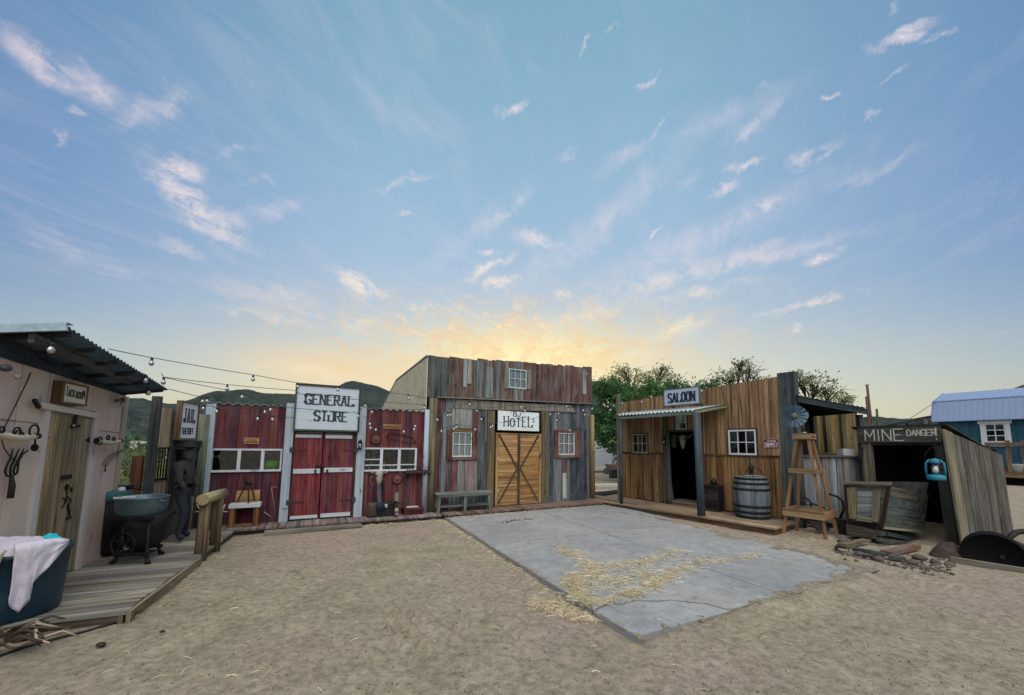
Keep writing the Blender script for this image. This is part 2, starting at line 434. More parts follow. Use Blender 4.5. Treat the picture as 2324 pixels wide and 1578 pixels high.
def ae(u, v):
    d = ray(u, v).normalized(); return math.atan2(d.x, d.y), math.asin(d.z)
W = bpy.data.worlds.new('World'); SC.world = W; W.use_nodes = True
nt = W.node_tree; bg = nt.nodes['Background']
tc = N(nt, 'ShaderNodeTexCoord').outputs['Generated']
sp = N(nt, 'ShaderNodeSeparateXYZ'); nt.links.new(tc, sp.inputs[0])
def mth(op, a, b=None, c=None):
    m = N(nt, 'ShaderNodeMath', operation=op)
    for i, x in enumerate((a, b, c)):
        if x is None: continue
        if isinstance(x, (int, float)): m.inputs[i].default_value = x
        else: nt.links.new(x, m.inputs[i])
    return m.outputs[0]
AZ = mth('ARCTAN2', sp.outputs[0], sp.outputs[1]); EL = mth('ARCSINE', sp.outputs[2])
cb = N(nt, 'ShaderNodeCombineXYZ'); nt.links.new(AZ, cb.inputs[0]); nt.links.new(EL, cb.inputs[1]); AE = cb.outputs[0]
def gauss(ca, ce, sa_, se, p=1.0):
    x = mth('DIVIDE', mth('SUBTRACT', AZ, ca), sa_); y = mth('DIVIDE', mth('SUBTRACT', EL, ce), se)
    r = mth('ADD', mth('MULTIPLY', x, x), mth('MULTIPLY', y, y))
    return mth('MULTIPLY', mth('EXPONENT', mth('MULTIPLY', r, -1.0)), p)
L_ = lambda h: lin(h) + (1,)
base = ramp(nt, mth('DIVIDE', EL, 1.5), [(0, L_('dccfaa')), (.05, L_('d8d9c2')), (.10, L_('bed4d8')), (.16, L_('b0cade')), (.22, L_('a8c4de')), (.3, L_('a1bfdb')),
                                        (.42, L_('94b8d3')), (.56, L_('84aec7')), (.8, L_('6a9ab2')), (1, L_('5f94b0'))])
# the sky deepens away from the sunset
ca_ = mth('COSINE', mth('SUBTRACT', AZ, SUN_AZ))
base = mixc(nt, 'MULTIPLY', 1, base, ramp(nt, mth('ADD', mth('MULTIPLY', ca_, .5), .5), [(.62, L_('8ea4c0')), (.8, L_('c2d0e4')), (.97, (1, 1, 1))]))
GA, GE = ae(1180, 800)
base = mixc(nt, 'MIX', gauss(GA, .08, 1.05, .14, .55), base, L_('efe3bd'))
base = mixc(nt, 'MIX', gauss(GA, .17, .52, .17, .6), base, L_('f6e3b0'))
base = mixc(nt, 'MIX', gauss(GA+.02, GE-.03, .26, .085, 1.0), base, (1.0, .84, .40, 1))
base = mixc(nt, 'MIX', gauss(GA+.02, GE-.045, .13, .05, .9), base, (1.0, .93, .60, 1))
base = mixc(nt, 'MIX', gauss(ae(730, 840)[0], ae(730, 840)[1], .16, .05, .6), base, L_('fbd9a0'))
# streaks lie on a cloud sheet overhead, drawn out along the line of sight to the sunset
zz = mth('MAXIMUM', sp.outputs[2], .06)
pc = N(nt, 'ShaderNodeCombineXYZ'); nt.links.new(mth('DIVIDE', sp.outputs[0], zz), pc.inputs[0]); nt.links.new(mth('DIVIDE', sp.outputs[1], zz), pc.inputs[1])
rot = N(nt, 'ShaderNodeMapping'); rot.inputs['Rotation'].default_value = (0, 0, .42); nt.links.new(pc.outputs[0], rot.inputs[0])
stk = noise(nt, mapv(nt, rot.outputs[0], (6.0, 2.2, 1)), 1, 7, .68, 1.1)
puf = noise(nt, mapv(nt, AE, (1, 1.5, 1)), 15, 7, .7, 1.0)
big = noise(nt, mapv(nt, rot.outputs[0], (.9, .35, 1)), 1, 3, .5, .5)
wn = N(nt, 'ShaderNodeTexNoise', inp={'Scale': 12.0, 'Detail': 6.0, 'Roughness': .68}); nt.links.new(AE, wn.inputs['Vector'])
wa = N(nt, 'ShaderNodeVectorMath', operation='SUBTRACT'); nt.links.new(wn.outputs['Color'], wa.inputs[0]); wa.inputs[1].default_value = (.5, .5, .5)
wb = N(nt, 'ShaderNodeVectorMath', operation='MULTIPLY_ADD'); nt.links.new(wa.outputs[0], wb.inputs[0]); wb.inputs[1].default_value = (.115, .08, 0); nt.links.new(AE, wb.inputs[2])
WAE = wb.outputs[0]
WISPS = [(0,90,250,215,75,.8),(90,150,190,185,45,.9),(260,290,430,215,42,.5),(325,365,545,545,60,.95),(320,385,475,385,42,.9),(540,500,680,455,30,.45),
 (60,520,300,630,50,.3),(360,545,490,590,26,.5),(760,618,865,668,30,1.0),(865,428,985,398,18,.75),(1120,258,1200,233,16,.85),(1318,130,1345,82,13,.8),
 (1372,82,1397,55,10,.7),(1447,207,1492,172,12,.8),(1475,305,1512,262,14,.6),(1650,320,1772,232,30,.5),(1795,375,1888,318,34,.9),(1685,502,1785,452,22,.6),
 (1615,442,1672,413,15,.7),(1645,392,1732,358,12,.65),(1990,98,2122,42,26,.9),(2095,88,2172,64,13,.8),(2005,192,2043,158,13,.5),(1875,210,1922,212,14,.7),
 (1962,277,2012,253,12,.55),(1355,395,1480,308,30,.35),(1245,372,1305,337,20,.6),(1380,655,1810,560,28,.55),(1470,685,1720,635,22,.45),(1712,718,1935,672,13,.85),
 (1825,592,1905,568,22,.75),(1175,538,1260,560,26,.75),(1045,632,1165,577,18,.75),(1085,578,1125,568,12,.7),(1125,505,1205,445,25,.45),(1478,548,1496,518,10,.9),
 (1255,668,1335,678,18,.7),(1470,772,1590,735,24,.75),(1375,812,1490,797,20,.6),(600,832,800,852,24,.6),(490,688,710,742,22,.4),(775,745,870,715,32,.55),
 (1090,655,1175,628,20,.75),(925,692,975,688,18,.6),(2020,10,2045,18,22,.4),(140,258,190,262,16,.5),(120,320,150,312,16,.4),(550,410,640,405,16,.35),
 (510,352,580,335,14,.35),(1780,742,1810,738,12,.6),(905,496,935,492,10,.7),(1710,210,1745,190,14,.4),(1540,420,1600,398,30,.45),(1900,420,2090,340,26,.3),
 (1150,660,1560,330,60,.42),(1330,640,1900,390,60,.42),(1480,600,1960,520,30,.45),(1250,560,1500,420,45,.4),(950,620,1200,420,40,.3),(1500,330,1800,190,45,.35),(20,480,300,640,40,.4),(480,640,760,700,40,.4),(820,180,1000,320,60,.22),(1180,760,1500,640,40,.4)]
acc = acc2 = None
for (u0, v0, u1, v1, w_, s_) in WISPS:
    a0_, e0_ = ae(u0, v0); a1_, e1_ = ae(u1, v1); am, em = ae((u0+u1)/2, (v0+v1)/2-w_/2); an, en = ae((u0+u1)/2, (v0+v1)/2+w_/2)
    mp = N(nt, 'ShaderNodeMapping', vector_type='TEXTURE')
    mp.inputs['Location'].default_value = ((a0_+a1_)/2, (e0_+e1_)/2, 0)
    mp.inputs['Rotation'].default_value = (0, 0, math.atan2(e1_-e0_, a1_-a0_))
    mp.inputs['Scale'].default_value = (math.hypot(e1_-e0_, a1_-a0_)*.78, math.hypot(am-an, em-en)*1.0, 1)
    nt.links.new(WAE, mp.inputs[0])
    ln = N(nt, 'ShaderNodeVectorMath', operation='LENGTH'); nt.links.new(mp.outputs[0], ln.inputs[0])
    mr = N(nt, 'ShaderNodeMapRange', interpolation_type='SMOOTHSTEP', inp={1: 0.0, 2: 1.0, 3: s_, 4: 0.0}); nt.links.new(ln.outputs['Value'], mr.inputs[0])
    if w_ >= 30 and s_ < .5: acc2 = mr.outputs[0] if acc2 is None else mth('MAXIMUM', acc2, mr.outputs[0])
    else: acc = mr.outputs[0] if acc is None else mth('MAXIMUM', acc, mr.outputs[0])
tex = mth('ADD', mth('MULTIPLY', stk, .45), mth('MULTIPLY', puf, .62))
cl = mth('MULTIPLY', acc, ramp(nt, tex, [(.43, .0), (.6, 1.0)]))
soft = mth('MULTIPLY', acc2, ramp(nt, mth('ADD', mth('MULTIPLY', stk, .6), mth('MULTIPLY', puf, .4)), [(.36, .12), (.62, 1.0)]))
# thin veil of cirrus everywhere, mottled cloud over the sunset
veil = mth('MULTIPLY', ramp(nt, stk, [(.46, 0.0), (.74, .2)]), ramp(nt, big, [(.35, .15), (.6, 1.0)]))
ccol = ramp(nt, mth('ADD', mth('MULTIPLY', ca_, .5), .5), [(.7, L_('e6d6dc')), (.95, L_('e9dfe4'))])
warm = gauss(GA, .22, .75, .22, 1.0)
ccol = mixc(nt, 'MIX', warm, ccol, (1.0, .88, .60, 1))
sky = mixc(nt, 'MIX', veil, base, mixc(nt, 'MIX', .45, ccol, L_('b6b4e2')))
sky = mixc(nt, 'MIX', mth('MULTIPLY', soft, 1.25), sky, mixc(nt, 'MIX', .3, ccol, L_('c4c0e6')))
sky = mixc(nt, 'MIX', mth('MINIMUM', mth('MULTIPLY', cl, 1.05), .95), sky, ccol)
mot = mth('MULTIPLY', gauss(GA-.03, GE+.01, .46, .10, 1.0), ramp(nt, puf, [(.44, 0.0), (.56, 1.0)]))
sky = mixc(nt, 'MIX', mth('MULTIPLY', mot, .62), sky, L_('efc593'))
mo2 = mth('MULTIPLY', gauss(GA-.02, GE+.05, .36, .08, 1.0), ramp(nt, mth('ADD', mth('MULTIPLY', stk, .4), mth('MULTIPLY', puf, .6)), [(.5, 0.0), (.64, 1.0)]))
sky = mixc(nt, 'MIX', mth('MULTIPLY', mo2, .7), sky, L_('fff0c4'))
# physical sky underneath, low sun
ns = N(nt, 'ShaderNodeTexSky', sky_type='NISHITA', sun_disc=False, sun_elevation=max(.03, SUN_EL), sun_rotation=SUN_AZ, air_density=1.0, dust_density=1.5, ozone_density=1.5)
nsm = N(nt, 'ShaderNodeVectorMath', operation='SCALE'); nt.links.new(ns.outputs[0], nsm.inputs[0]); nsm.inputs['Scale'].default_value = .006
sky = mixc(nt, 'ADD', 1, sky, nsm.outputs[0])
# added fill light: bright patch high in the unseen sky behind the viewpoint
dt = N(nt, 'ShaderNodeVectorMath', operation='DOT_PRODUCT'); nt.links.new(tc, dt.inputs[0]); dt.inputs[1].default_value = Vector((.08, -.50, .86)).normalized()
fill_mask = ramp(nt, dt.outputs['Value'], [(.50, 0.0), (.74, .30), (.98, 1.0)])
FILLC = (3.45, 3.25, 3.05, 1)
sky = mixc(nt, 'MIX', fill_mask, sky, FILLC)
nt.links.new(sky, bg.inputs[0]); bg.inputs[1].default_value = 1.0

# ================================================================ ground
def gmat():
    m, nt, bs = newmat('desert_ground')
    tc = N(nt, 'ShaderNodeTexCoord').outputs['Object']
    n0 = noise(nt, tc, .35, 4, .6); n1 = noise(nt, tc, 2.2, 6, .65, .4); n2 = noise(nt, tc, 14, 6, .7); n3 = noise(nt, tc, 90, 4, .7)
    c = ramp(nt, n1, [(.25, (.24, .212, .15)), (.5, (.338, .30, .22)), (.75, (.41, .368, .278))])
    c = mixc(nt, 'MIX', ramp(nt, n0, [(.42, 0.0), (.62, .75)]), c, (.36, .295, .245, 1))
    c = mixc(nt, 'MULTIPLY', 1, c, ramp(nt, n2, [(.32, .6), (.62, 1.14)]))
    c = mixc(nt, 'MULTIPLY', 1, c, ramp(nt, n3, [(.32, .68), (.66, 1.16)]))
    v = N(nt, 'ShaderNodeTexVoronoi', inp={'Scale': 60.0, 'Randomness': 1.0}); nt.links.new(tc, v.inputs['Vector'])
    c = mixc(nt, 'MULTIPLY', 1, c, ramp(nt, v.outputs['Distance'], [(.02, .55), (.14, 1.0)]))
    nt.links.new(c, bs.inputs['Base Color']); bs.inputs['Roughness'].default_value = .95; bs.inputs['Specular IOR Level'].default_value = .1
    h = mth2(nt, 'ADD', mth2(nt, 'MULTIPLY', n2, 1.0), mth2(nt, 'MULTIPLY', n3, .5)); bump(nt, bs, h, .9, .03)
    return m
def mth2(nt, op, a, b):
    m = N(nt, 'ShaderNodeMath', operation=op)
    for i, x in enumerate((a, b)):
        if isinstance(x, (int, float)): m.inputs[i].default_value = x
        else: nt.links.new(x, m.inputs[i])
    return m.outputs[0]
M['ground'] = gmat()
cL, cN, cR, cF = Vector((-1.59, 9.35)), Vector((1.11, 3.64)), Vector((5.18, 5.71)), Vector((2.95, 11.6))
def slab_uv(x, y):
    """position in the slab: s along its long left edge, t across"""
    p = Vector((x, y)); e = (cN-cL).normalized(); f = (cR-cN).normalized()
    q = p - cL; det = e.x*f.y - e.y*f.x
    return (q.x*f.y - q.y*f.x)/det, (e.x*q.y - e.y*q.x)/det
def gz(x, y):
    r = math.hypot(x, y)
    z = (.022*mnoise.noise(Vector((x*.9, y*.9, 1))) + .014*mnoise.noise(Vector((x*3.1, y*3.1, 5))) + .009*mnoise.noise(Vector((x*8, y*8, 9))))*max(0, 1-r/45)
    s, t = slab_uv(x, y)
    z -= .012
    if 4.2 < t < 5.6 and -1 < s < 7.2:      # drifted dirt over the slab's right edge
        z += .085*math.exp(-((t-4.75-.18*mnoise.noise(Vector((x*1.3, y*1.3, 3))))/.22)**2)*min(1, max(0, (s-1.5)/2))
    elif 6.1 < s < 6.8 and .4 < t < 5.2:      # dust drifted against the near edge
        z += (.05 + .03*mnoise.noise(Vector((x*2.1, y*2.1, 7))))*math.exp(-((s-6.42-.1*mnoise.noise(Vector((x*1.7, y*1.7, 6))))/.16)**2)*min(1, (t-.4)/1.2)
        if s < 6.32: z = z - .02
    elif -.1 < s < 6.45 and -.1 < t < 4.6: z = min(z, -.01) - .015
    if r > 45: z += .35*mnoise.noise(Vector((x*.02, y*.02, 2)))*min(1, (r-45)/100)
    return z
# footprints and scuffs in front of the slab
SC_ = [(*G(u + R.uniform(-4, 4), v + R.uniform(-3, 3)).xy, R.uniform(.045, .075)) for P_ in ([(880, 1385), (895, 1415), (925, 1445), (965, 1470)], [(935, 1345), (915, 1375), (920, 1400), (950, 1415), (1000, 1400)], [(1010, 1440), (1080, 1400), (1160, 1385)], [(560, 1330), (640, 1300), (760, 1290), (860, 1300)]) for (u0, v0), (u1, v1) in zip(P_, P_[1:]) for k_ in range(6) for u, v in [(u0+(u1-u0)*k_/6, v0+(v1-v0)*k_/6)]]
SC_ += [(*G(u, v).xy, R.uniform(.05, .12)) for u, v in [(905,1370),(925,1400),(930,1420),(950,1440),(900,1430),(940,1375),(955,1390),(830,1500),(760,1460),(880,1465),(1090,1380),(700,1300),(560,1300),(1300,1500),(1500,1530),(1900,1450),(2050,1400)]]
def gz2(x, y):
    z = gz(x, y)
    for sx_, sy_, r_ in SC_:
        q = ((x-sx_)**2 + (y-sy_)**2)/(r_*r_)
        if q < 6: z += -.03*math.exp(-q) + .013*math.exp(-(math.sqrt(q)-1.5)**2*3)
    return z
rings = []; r = .5
while r < 15: rings.append(r); r *= 1.0135
while r < 2500: rings.append(r); r *= 1.09
NA = 300; angs = []
for k in range(NA):
    angs.append(PI/2 - math.radians(75) + math.radians(150)*k/(NA-1))
angs += [PI/2 + math.radians(75) + math.radians(210)*k/40 for k in range(1, 40)]
mb = MB(); na = len(angs)
mb.v.append((0, 0, -.01))
for rr in rings:
    for a in angs:
        x, y = rr*math.cos(a), rr*math.sin(a); mb.v.append((x, y, gz2(x, y)))
for k in range(na): mb.face([0, 1+k, 1+(k+1) % na], [(0, 0)]*3, (.3, .3, .3), True)
for i in range(len(rings)-1):
    b0 = 1+i*na; b1 = b0+na
    for k in range(na):
        k2 = (k+1) % na; mb.face([b0+k, b1+k, b1+k2, b0+k2], [(0, 0)]*4, (.3, .3, .3), True)
tag(mb.build('ground', M['ground']), kind='structure')

# concrete slab in panels, with a cracked corner
m, nt_, bs = newmat('concrete')
tcx = N(nt_, 'ShaderNodeTexCoord').outputs['Object']
a1 = noise(nt_, tcx, .7, 5, .6, .4); a2 = noise(nt_, tcx, 5, 6, .65); a3 = noise(nt_, tcx, 60, 3, .6); a4 = noise(nt_, tcx, 1.6, 7, .7, 1.2)
c = ramp(nt_, a1, [(.3, (.23, .25, .262)), (.55, (.295, .31, .314)), (.75, (.37, .37, .36))])
c = mixc(nt_, 'MULTIPLY', 1, c, ramp(nt_, a2, [(.3, .76), (.65, 1.08)])); c = mixc(nt_, 'MULTIPLY', 1, c, ramp(nt_, a3, [(.32, .8), (.68, 1.1)]))
c = mixc(nt_, 'MIX', ramp(nt_, a4, [(.50, 0.0), (.68, .6)]), c, (.27, .25, .21, 1))
a5 = noise(nt_, tcx, 9, 5, .7, .6)
c = mixc(nt_, 'MULTIPLY', 1, c, ramp(nt_, a5, [(.30, .55), (.42, 1.0)]))
nt_.links.new(c, bs.inputs['Base Color']); bs.inputs['Roughness'].default_value = .8; bs.inputs['Specular IOR Level'].default_value = .3
bump(nt_, bs, a2, .15, .01); M['conc'] = m
ZS = .03
def S(s, t):
    p = (cL*(1-s)+cN*s)*(1-t) + (cF*(1-s)+cR*s)*t
    return Vector((p.x, p.y, ZS))
mb = MB(); zn = (0, 0, 1); g = .0016; sm_, tm_ = .455, .50
grey = (.35, .37, .38)
for s0, s1_, t0, t1 in ((0, sm_-g, 0, tm_-g), (0, sm_-g, tm_+g, 1), (sm_+g, 1, tm_+g, 1)):
    mb.slab([S(s0, t0), S(s1_, t0), S(s1_, t1), S(s0, t1)], zn, .12, grey)
crk = [(.905, 0), (.895, .05), (.905, .085), (.902, .13), (.92, .17), (.928, .21), (.95, .245), (.965, .27), (1, .29)]
mb.slab([S(sm_+g, 0)] + [S(a, b) for a, b in crk] + [S(1, tm_-g), S(sm_+g, tm_-g)], zn, .12, grey)
dn = [S(a+.0036, b-.002) - Vector((0, 0, .005)) for a, b in crk]
mb.slab(dn + [S(1, 0) - Vector((0, 0, .008))], zn, .12, grey)
tag(mb.build('concrete_slab', M['conc']), kind='structure')

# ================================================================ boardwalks
def deck(name, pal, boards, z, t=.035):
    mb = MB()
    for q in boards:
        dz = R.uniform(-.003, .003)
        col = vary(pal[R.randrange(len(pal))], .2)
        mb.hexa([(p.x, p.y, z-t+dz) for p in q] + [(p.x, p.y, z+dz) for p in q], col)
    return mb
GREYD = [lin('989388'), lin('7f7a72'), lin('a39c8d'), lin('8a8174'), lin('918c88'), lin('77726c')]
bd = []; a = -2.52
while a < 2.55:
    w = R.uniform(.11, .15); d1 = 1.22 + R.uniform(-.012, .01)
    bd.append([TAK.at(a, d1, 0), TAK.at(a+w-.016, d1, 0), TAK.at(a+w-.016, -.35, 0), TAK.at(a, -.35, 0)]); a += w
mb = deck('tack', GREYD, bd, .1)
mb.box(TAK, -2.52, 2.5, 1.16, 1.20, -.04, .062, lin('6d6353')); mb.box(TAK, -2.50, -2.46, -.3, 1.155, -.04, .06, lin('5d5346'))
mb.box(TAK, -2.535, -.62, 1.225, 1.262, -.02, .098, lin('8d8068'))
o = mb.build('boardwalk', M['deck']); tag(o, kind='structure')
bd = []; a = -1.75
while a < 3.25:
    w = R.uniform(.09, .14); d1 = .56 + R.uniform(-.012, .01)
    bd.append([STO.at(a, d1, 0), STO.at(a+w-.008, d1, 0), STO.at(a+w-.008, -.4, 0), STO.at(a, -.4, 0)]); a += w
mb = deck('store', [lin('8a7a74'), lin('7b6a66'), lin('94877f'), lin('80767a')], bd, .1)
mb.box(STO, -1.7, 3.25, .46, .50, -.04, .062, lin('4f463c')); mb.box(STO, -.2, 1.5, .58, .78, -.02, .055, lin('7e7a70'))
tag(mb.build('boardwalk', M['deck']), kind='structure')
bd = []; a = .1
while a < 5.75:
    w = R.uniform(.09, .14); d1 = .62 + R.uniform(-.012, .01)
    bd.append([HOT.at(a, d1, 0), HOT.at(a+w-.008, d1, 0), HOT.at(a+w-.008, -.3, 0), HOT.at(a, -.3, 0)]); a += w
mb = deck('hotel', [lin('85695f'), lin('7a6058'), lin('90776c'), lin('7d6a66')], bd, .1)
mb.box(HOT, .1, 5.75, .5, .54, -.04, .062, lin('4a4038'))
tag(mb.build('boardwalk', M['deck']), kind='structure')
bd = []
for k in range(8):
    d0 = 1.32 - .165*k; xs = [-.95, 1.2+R.uniform(-.4, .4), 3.2+R.uniform(-.4, .4), 4.72]
    if k > 5: xs[0] = -.4
    for x0, x1 in zip(xs, xs[1:]):
        bd.append([SAL.at(x0, d0, 0), SAL.at(x1-.006, d0, 0), SAL.at(x1-.006, d0-.158, 0), SAL.at(x0, d0-.158, 0)])
mb = deck('saloon', [lin('a08d72'), lin('93806a'), lin('ab9675'), lin('8f8272')], bd, .13)
mb.box(SAL, -.95, 4.7, 1.24, 1.285, -.04, .092, lin('5f452f')); mb.box(SAL, 4.66, 4.70, .1, 1.235, -.04, .092, lin('5f452f'))
tag(mb.build('boardwalk', M['deck']), kind='structure')

# ================================================================ hills
def hills(name, pts, r0, r1, r2, seed, cols):
    """a ridge seen along the polyline pts, rising from r0 to its crest at r1 and falling to r2"""
    A = []
    for u, v in pts:
        d = ray(u, v); A.append((math.atan2(d.x, d.y), d.z/math.hypot(d.x, d.y)))
    n = 150; mb = MB(); rows = 26
    for i in range(n+1):
        az = A[0][0] + (A[-1][0]-A[0][0])*i/n
        for (p, q) in zip(A, A[1:]):
            if p[0] <= az <= q[0] + 1e-9: el = p[1] + (q[1]-p[1])*(az-p[0])/(q[0]-p[0]); break
        for j in range(rows+1):
            t = j/rows
            if t < .7: k = t/.7; r = r0+(r1-r0)*k; h = (k**1.25)
            else: k = (t-.7)/.3; r = r1+(r2-r1)*k; h = 1-k
            hz = H*h + el*r1*h
            nz = mnoise.fractal(Vector((az*22, r/r1*5, seed)), .9, 2.1, 5)
            hz += nz*r1*.018*min(1, 4*h*(1.02-h)+.06)
            mb.v.append((r*math.sin(az), r*math.cos(az), hz-.6))
    w = rows+1
    for i in range(n):
        for j in range(rows):
            a = i*w+j; mb.face([a, a+w, a+w+1, a+1], [(0, 0)]*4, (.1, .1, .1), True)
    o = mb.build(name, cols); tag(o, kind='structure'); return o
m, nt_, bs = newmat('scrub_covered_hillside')
tcx = N(nt_, 'ShaderNodeTexCoord').outputs['Object']
h1 = noise(nt_, tcx, .02, 5, .6); h2 = noise(nt_, tcx, .35, 5, .75)
c = ramp(nt_, h1, [(.3, (.03, .046, .046)), (.55, (.048, .064, .058)), (.75, (.075, .086, .07))])
c = mixc(nt_, 'MULTIPLY', 1, c, ramp(nt_, h2, [(.35, .45), (.62, 1.25)]))
nt_.links.new(c, bs.inputs['Base Color']); bs.inputs['Roughness'].default_value = 1; bs.inputs['Specular IOR Level'].default_value = 0
M['hill'] = m
hills('hills', [(-500, 880), (100, 905), wr(160,192), wr(300,185), wr(400,212), wr(520,235), (560, 950), (700, 990)], 120, 330, 520, 3, m)
hills('hills', [(330, 990), wr(560,225), wr(660,197), wr(760,163), wr(840,140), wr(960,130), wr(1100,123), wr(1230,140), wr(1320,152), wr(1490,165), wr(1600,175), (900, 935), (1010, 985)], 190, 470, 720, 8, m)
hills('hills', [(640, 990), (740, 905), wr(1840,90), wr(1900,62), wr(1950,48), wr(2020,62), wr(2100,85), wr(2180,115), wr(2240,135), wr(2324,150), (1000, 905), (1200, 890), ho(1860,345), ho(1945,312), ho(2010,303), ho(2088,312), sa(300,215), sa(430,245), sa(520,268), (1700, 985)], 260, 640, 950, 14, m)
hills('hills', [(1500, 1000), (1750, 960), mw(300,330), mw(450,325), mw(600,322), mw(800,330), (2230, 930), mn(840,65), mn(914,30), (2420, 850), (2700, 880)], 200, 520, 800, 21, m)
# rusty red stain line on the slab near the hotel
mb = MB(); P = [sl(345, 142), sl(400, 138), sl(455, 130), sl(510, 122)]
for i in range(26):
    k = i/25*(len(P)-1.001); j = int(k); u, v = (P[j][q] + (P[j+1][q]-P[j][q])*(k-j) for q in (0, 1))
    c_ = G(u + R.gauss(0, 2), v + R.gauss(0, .8), ZS); r_ = R.uniform(.02, .05)
    mb.lathe(Vector((c_.x, c_.y, ZS+.0008+.00005*i)), [(r_, 0), (.001, .0012)], lin('7a4a40'), 9, sx=R.uniform(1, 2.5), sy=R.uniform(.5, .9))
M['stain'] = plain('rust_stain', .9, dirt=.5, dirtcol=(.3, .25, .22), sc=25, b=0)
tag(mb.build('stain', M['stain'], None, (0, 9, ZS)), kind='structure')

# dirt trodden and blown over the slab's right and near edges
mb = MB(); cell = .024; e_ = (cN-cL).normalized(); f_ = (cR-cN).normalized()
for i in range(int(6.4/cell)):
    for j in range(int(4.75/cell)):
        s_, t_ = i*cell, j*cell; p = cL + e_*s_ + f_*t_; a_, b_ = slab_uv(p.x, p.y)
        lim = 4.93 + (4.56-4.93)*s_/6.32
        dr, dn_, dl = max(0, lim-t_), max(0, 6.32-s_), t_
        k = 1.15*math.exp(-dr/.30)*min(1, s_/1.5) + 1.0*math.exp(-dn_/.16)*(.25 + .75*min(1, t_/2.5)) + .9*math.exp(-dl/.05)
        nz_ = .5 + .9*mnoise.fractal(Vector((p.x*1.9, p.y*1.9, 4)), .8, 2.1, 5) + .35*mnoise.noise(Vector((p.x*17, p.y*17, 2)))
        if k*1.15 + nz_*.75 > 1.12 and k > .06:
            q = len(mb.v); h = ZS + .0015 + .003*R.random()
            for da, db in ((0, 0), (1, 0), (1, 1), (0, 1)):
                w = p + e_*(cell*(da + R.uniform(-.3, .3))) + f_*(cell*(db + R.uniform(-.3, .3))); mb.v.append((w.x, w.y, h + R.uniform(0, .001)))
            mb.face([q, q+1, q+2, q+3], [(0, 0)]*4, (.3, .3, .3))
tag(mb.build('dirt', M['ground'], None, (0, 0, 0)), 'thin dirt blown over the edges of the concrete slab', 'dirt', kind='stuff')

def lerp(a, b, t): return a + (b-a)*t
def line(p, q):
    """height as a straight function of a, through (a, z) points p and q"""
    return lambda a: p[1] + (q[1]-p[1])*(a-p[0])/(q[0]-p[0])
def pts(fr, d, cr, xy): return [fr.at(a, d, z) for a, z in (fr.px(cr(x, y), d) for x, y in xy)]
BLK = (.012, .012, .014); IRON = (.03, .025, .022); RUST = (.07, .035, .022)
WHT = (.68, .73, .76)

# ================================================================ tack room
T = thing('tack_room', 'pinkish beige tack room with corrugated roof at the left edge', 'building', TAK.at(-1.5, 0, 0))
wt = line(TAK.px((285, 896)), TAK.px((0, 806)))
dl0 = TAK.px(tk(690, 590))[0]; dl1 = TAK.px(tk(775, 600))[0]; dr0 = TAK.px(tk(1510, 740))[0]; dr1 = TAK.px(tk(1575, 745))[0]
dtop = TAK.px(tk(1150, 650))[1]
mb = MB(); SID = [lin('cfbcac'), lin('ccb9aa'), lin('d1beaf')]
planks(mb, TAK, -4.2, -.004, .06, wt, 0, .02, .2, SID, [(dl0+.02, dr1-.02, 0, dtop+.05)], gap=.009, vw=0, vcol=.015)
mb.box(TAK, -4.2, dl0, -.06, -.023, .05, 2.3, lin('3e3733')); mb.box(TAK, dr1, -.01, -.06, -.023, .05, 2.3, lin('3e3733'))
jz = lambda a: line(TAK.px(tk(0, 765)), TAK.px(tk(1950, 985)))(a)
for a0, a1 in ((-4.2, dl0-.03), (dr1+.03, -.02)):
    mb.hexa([TAK.at(a0, .003, jz(a0)), TAK.at(a1, .003, jz(a1)), TAK.at(a1, 0, jz(a1)), TAK.at(a0, 0, jz(a0)),
             TAK.at(a0, .003, jz(a0)+.009), TAK.at(a1, .003, jz(a1)+.009), TAK.at(a1, 0, jz(a1)+.009), TAK.at(a0, 0, jz(a0)+.009)], lin('7d6c63'))
mb.box(TAK, -.08, .0, .004, .022, .1, wt(-.04)-.03, lin('b3a394')); mb.box(TAK, .004, .024, -3.2, .02, 0, wt(0)-.02, lin('c8b5a8'), 2)
mb.box(TAK, -4.2, -4.15, -3.2, -.07, 0, 2.4, lin('c8b5a8')); mb.box(TAK, -4.2, .0, -3.2, -3.15, 0, 2.0, lin('c8b5a8'))
mb.build('wall', M['siding'], T)
O1, O2 = TAK.px((381, 884), .5), TAK.px((149, 739), .5)
zo = line(O1, O2); far_a, near_a = O1[0]+.02, O2[0]
def roofz(a, d): return zo(a) - (.5-d)*.17
mb = MB(); n = int((far_a-near_a)/.0125); TINC = lin('5a7284')
ds = [.5, .15, -.3, -1.5, -3.4]
for lay in (0, 1):
    b = len(mb.v)
    for i in range(n+1):
        a = near_a + (far_a-near_a)*i/n; w = .013*math.sin(2*PI*a/.075)
        for d in ds: mb.v.append(tuple(TAK.at(a, d, roofz(a, d) + w - lay*.004)))
    k = len(ds)
    for i in range(n):
        for j in range(k-1):
            q = [b+i*k+j, b+(i+1)*k+j, b+(i+1)*k+j+1, b+i*k+j+1]
            mb.face(q if lay else q[::-1], [(0, 0)]*4, TINC, True)
rfo = mb.build('roof', M['tin'], T)
mb = MB(); BM = lin('6b6a66')
p0 = TAK.px(rf(330, 190), .26); p1 = TAK.px(rf(1600, 735), .26)
p0 = (near_a+.03, line(p0, p1)(near_a+.03))
mb.beam(TAK.at(p0[0], .26, min(p0[1], roofz(p0[0], .26)-.08)), TAK.at(min(p1[0], far_a-.05), .26, p1[1]), .10, .045, BM, (0, 0, 1))
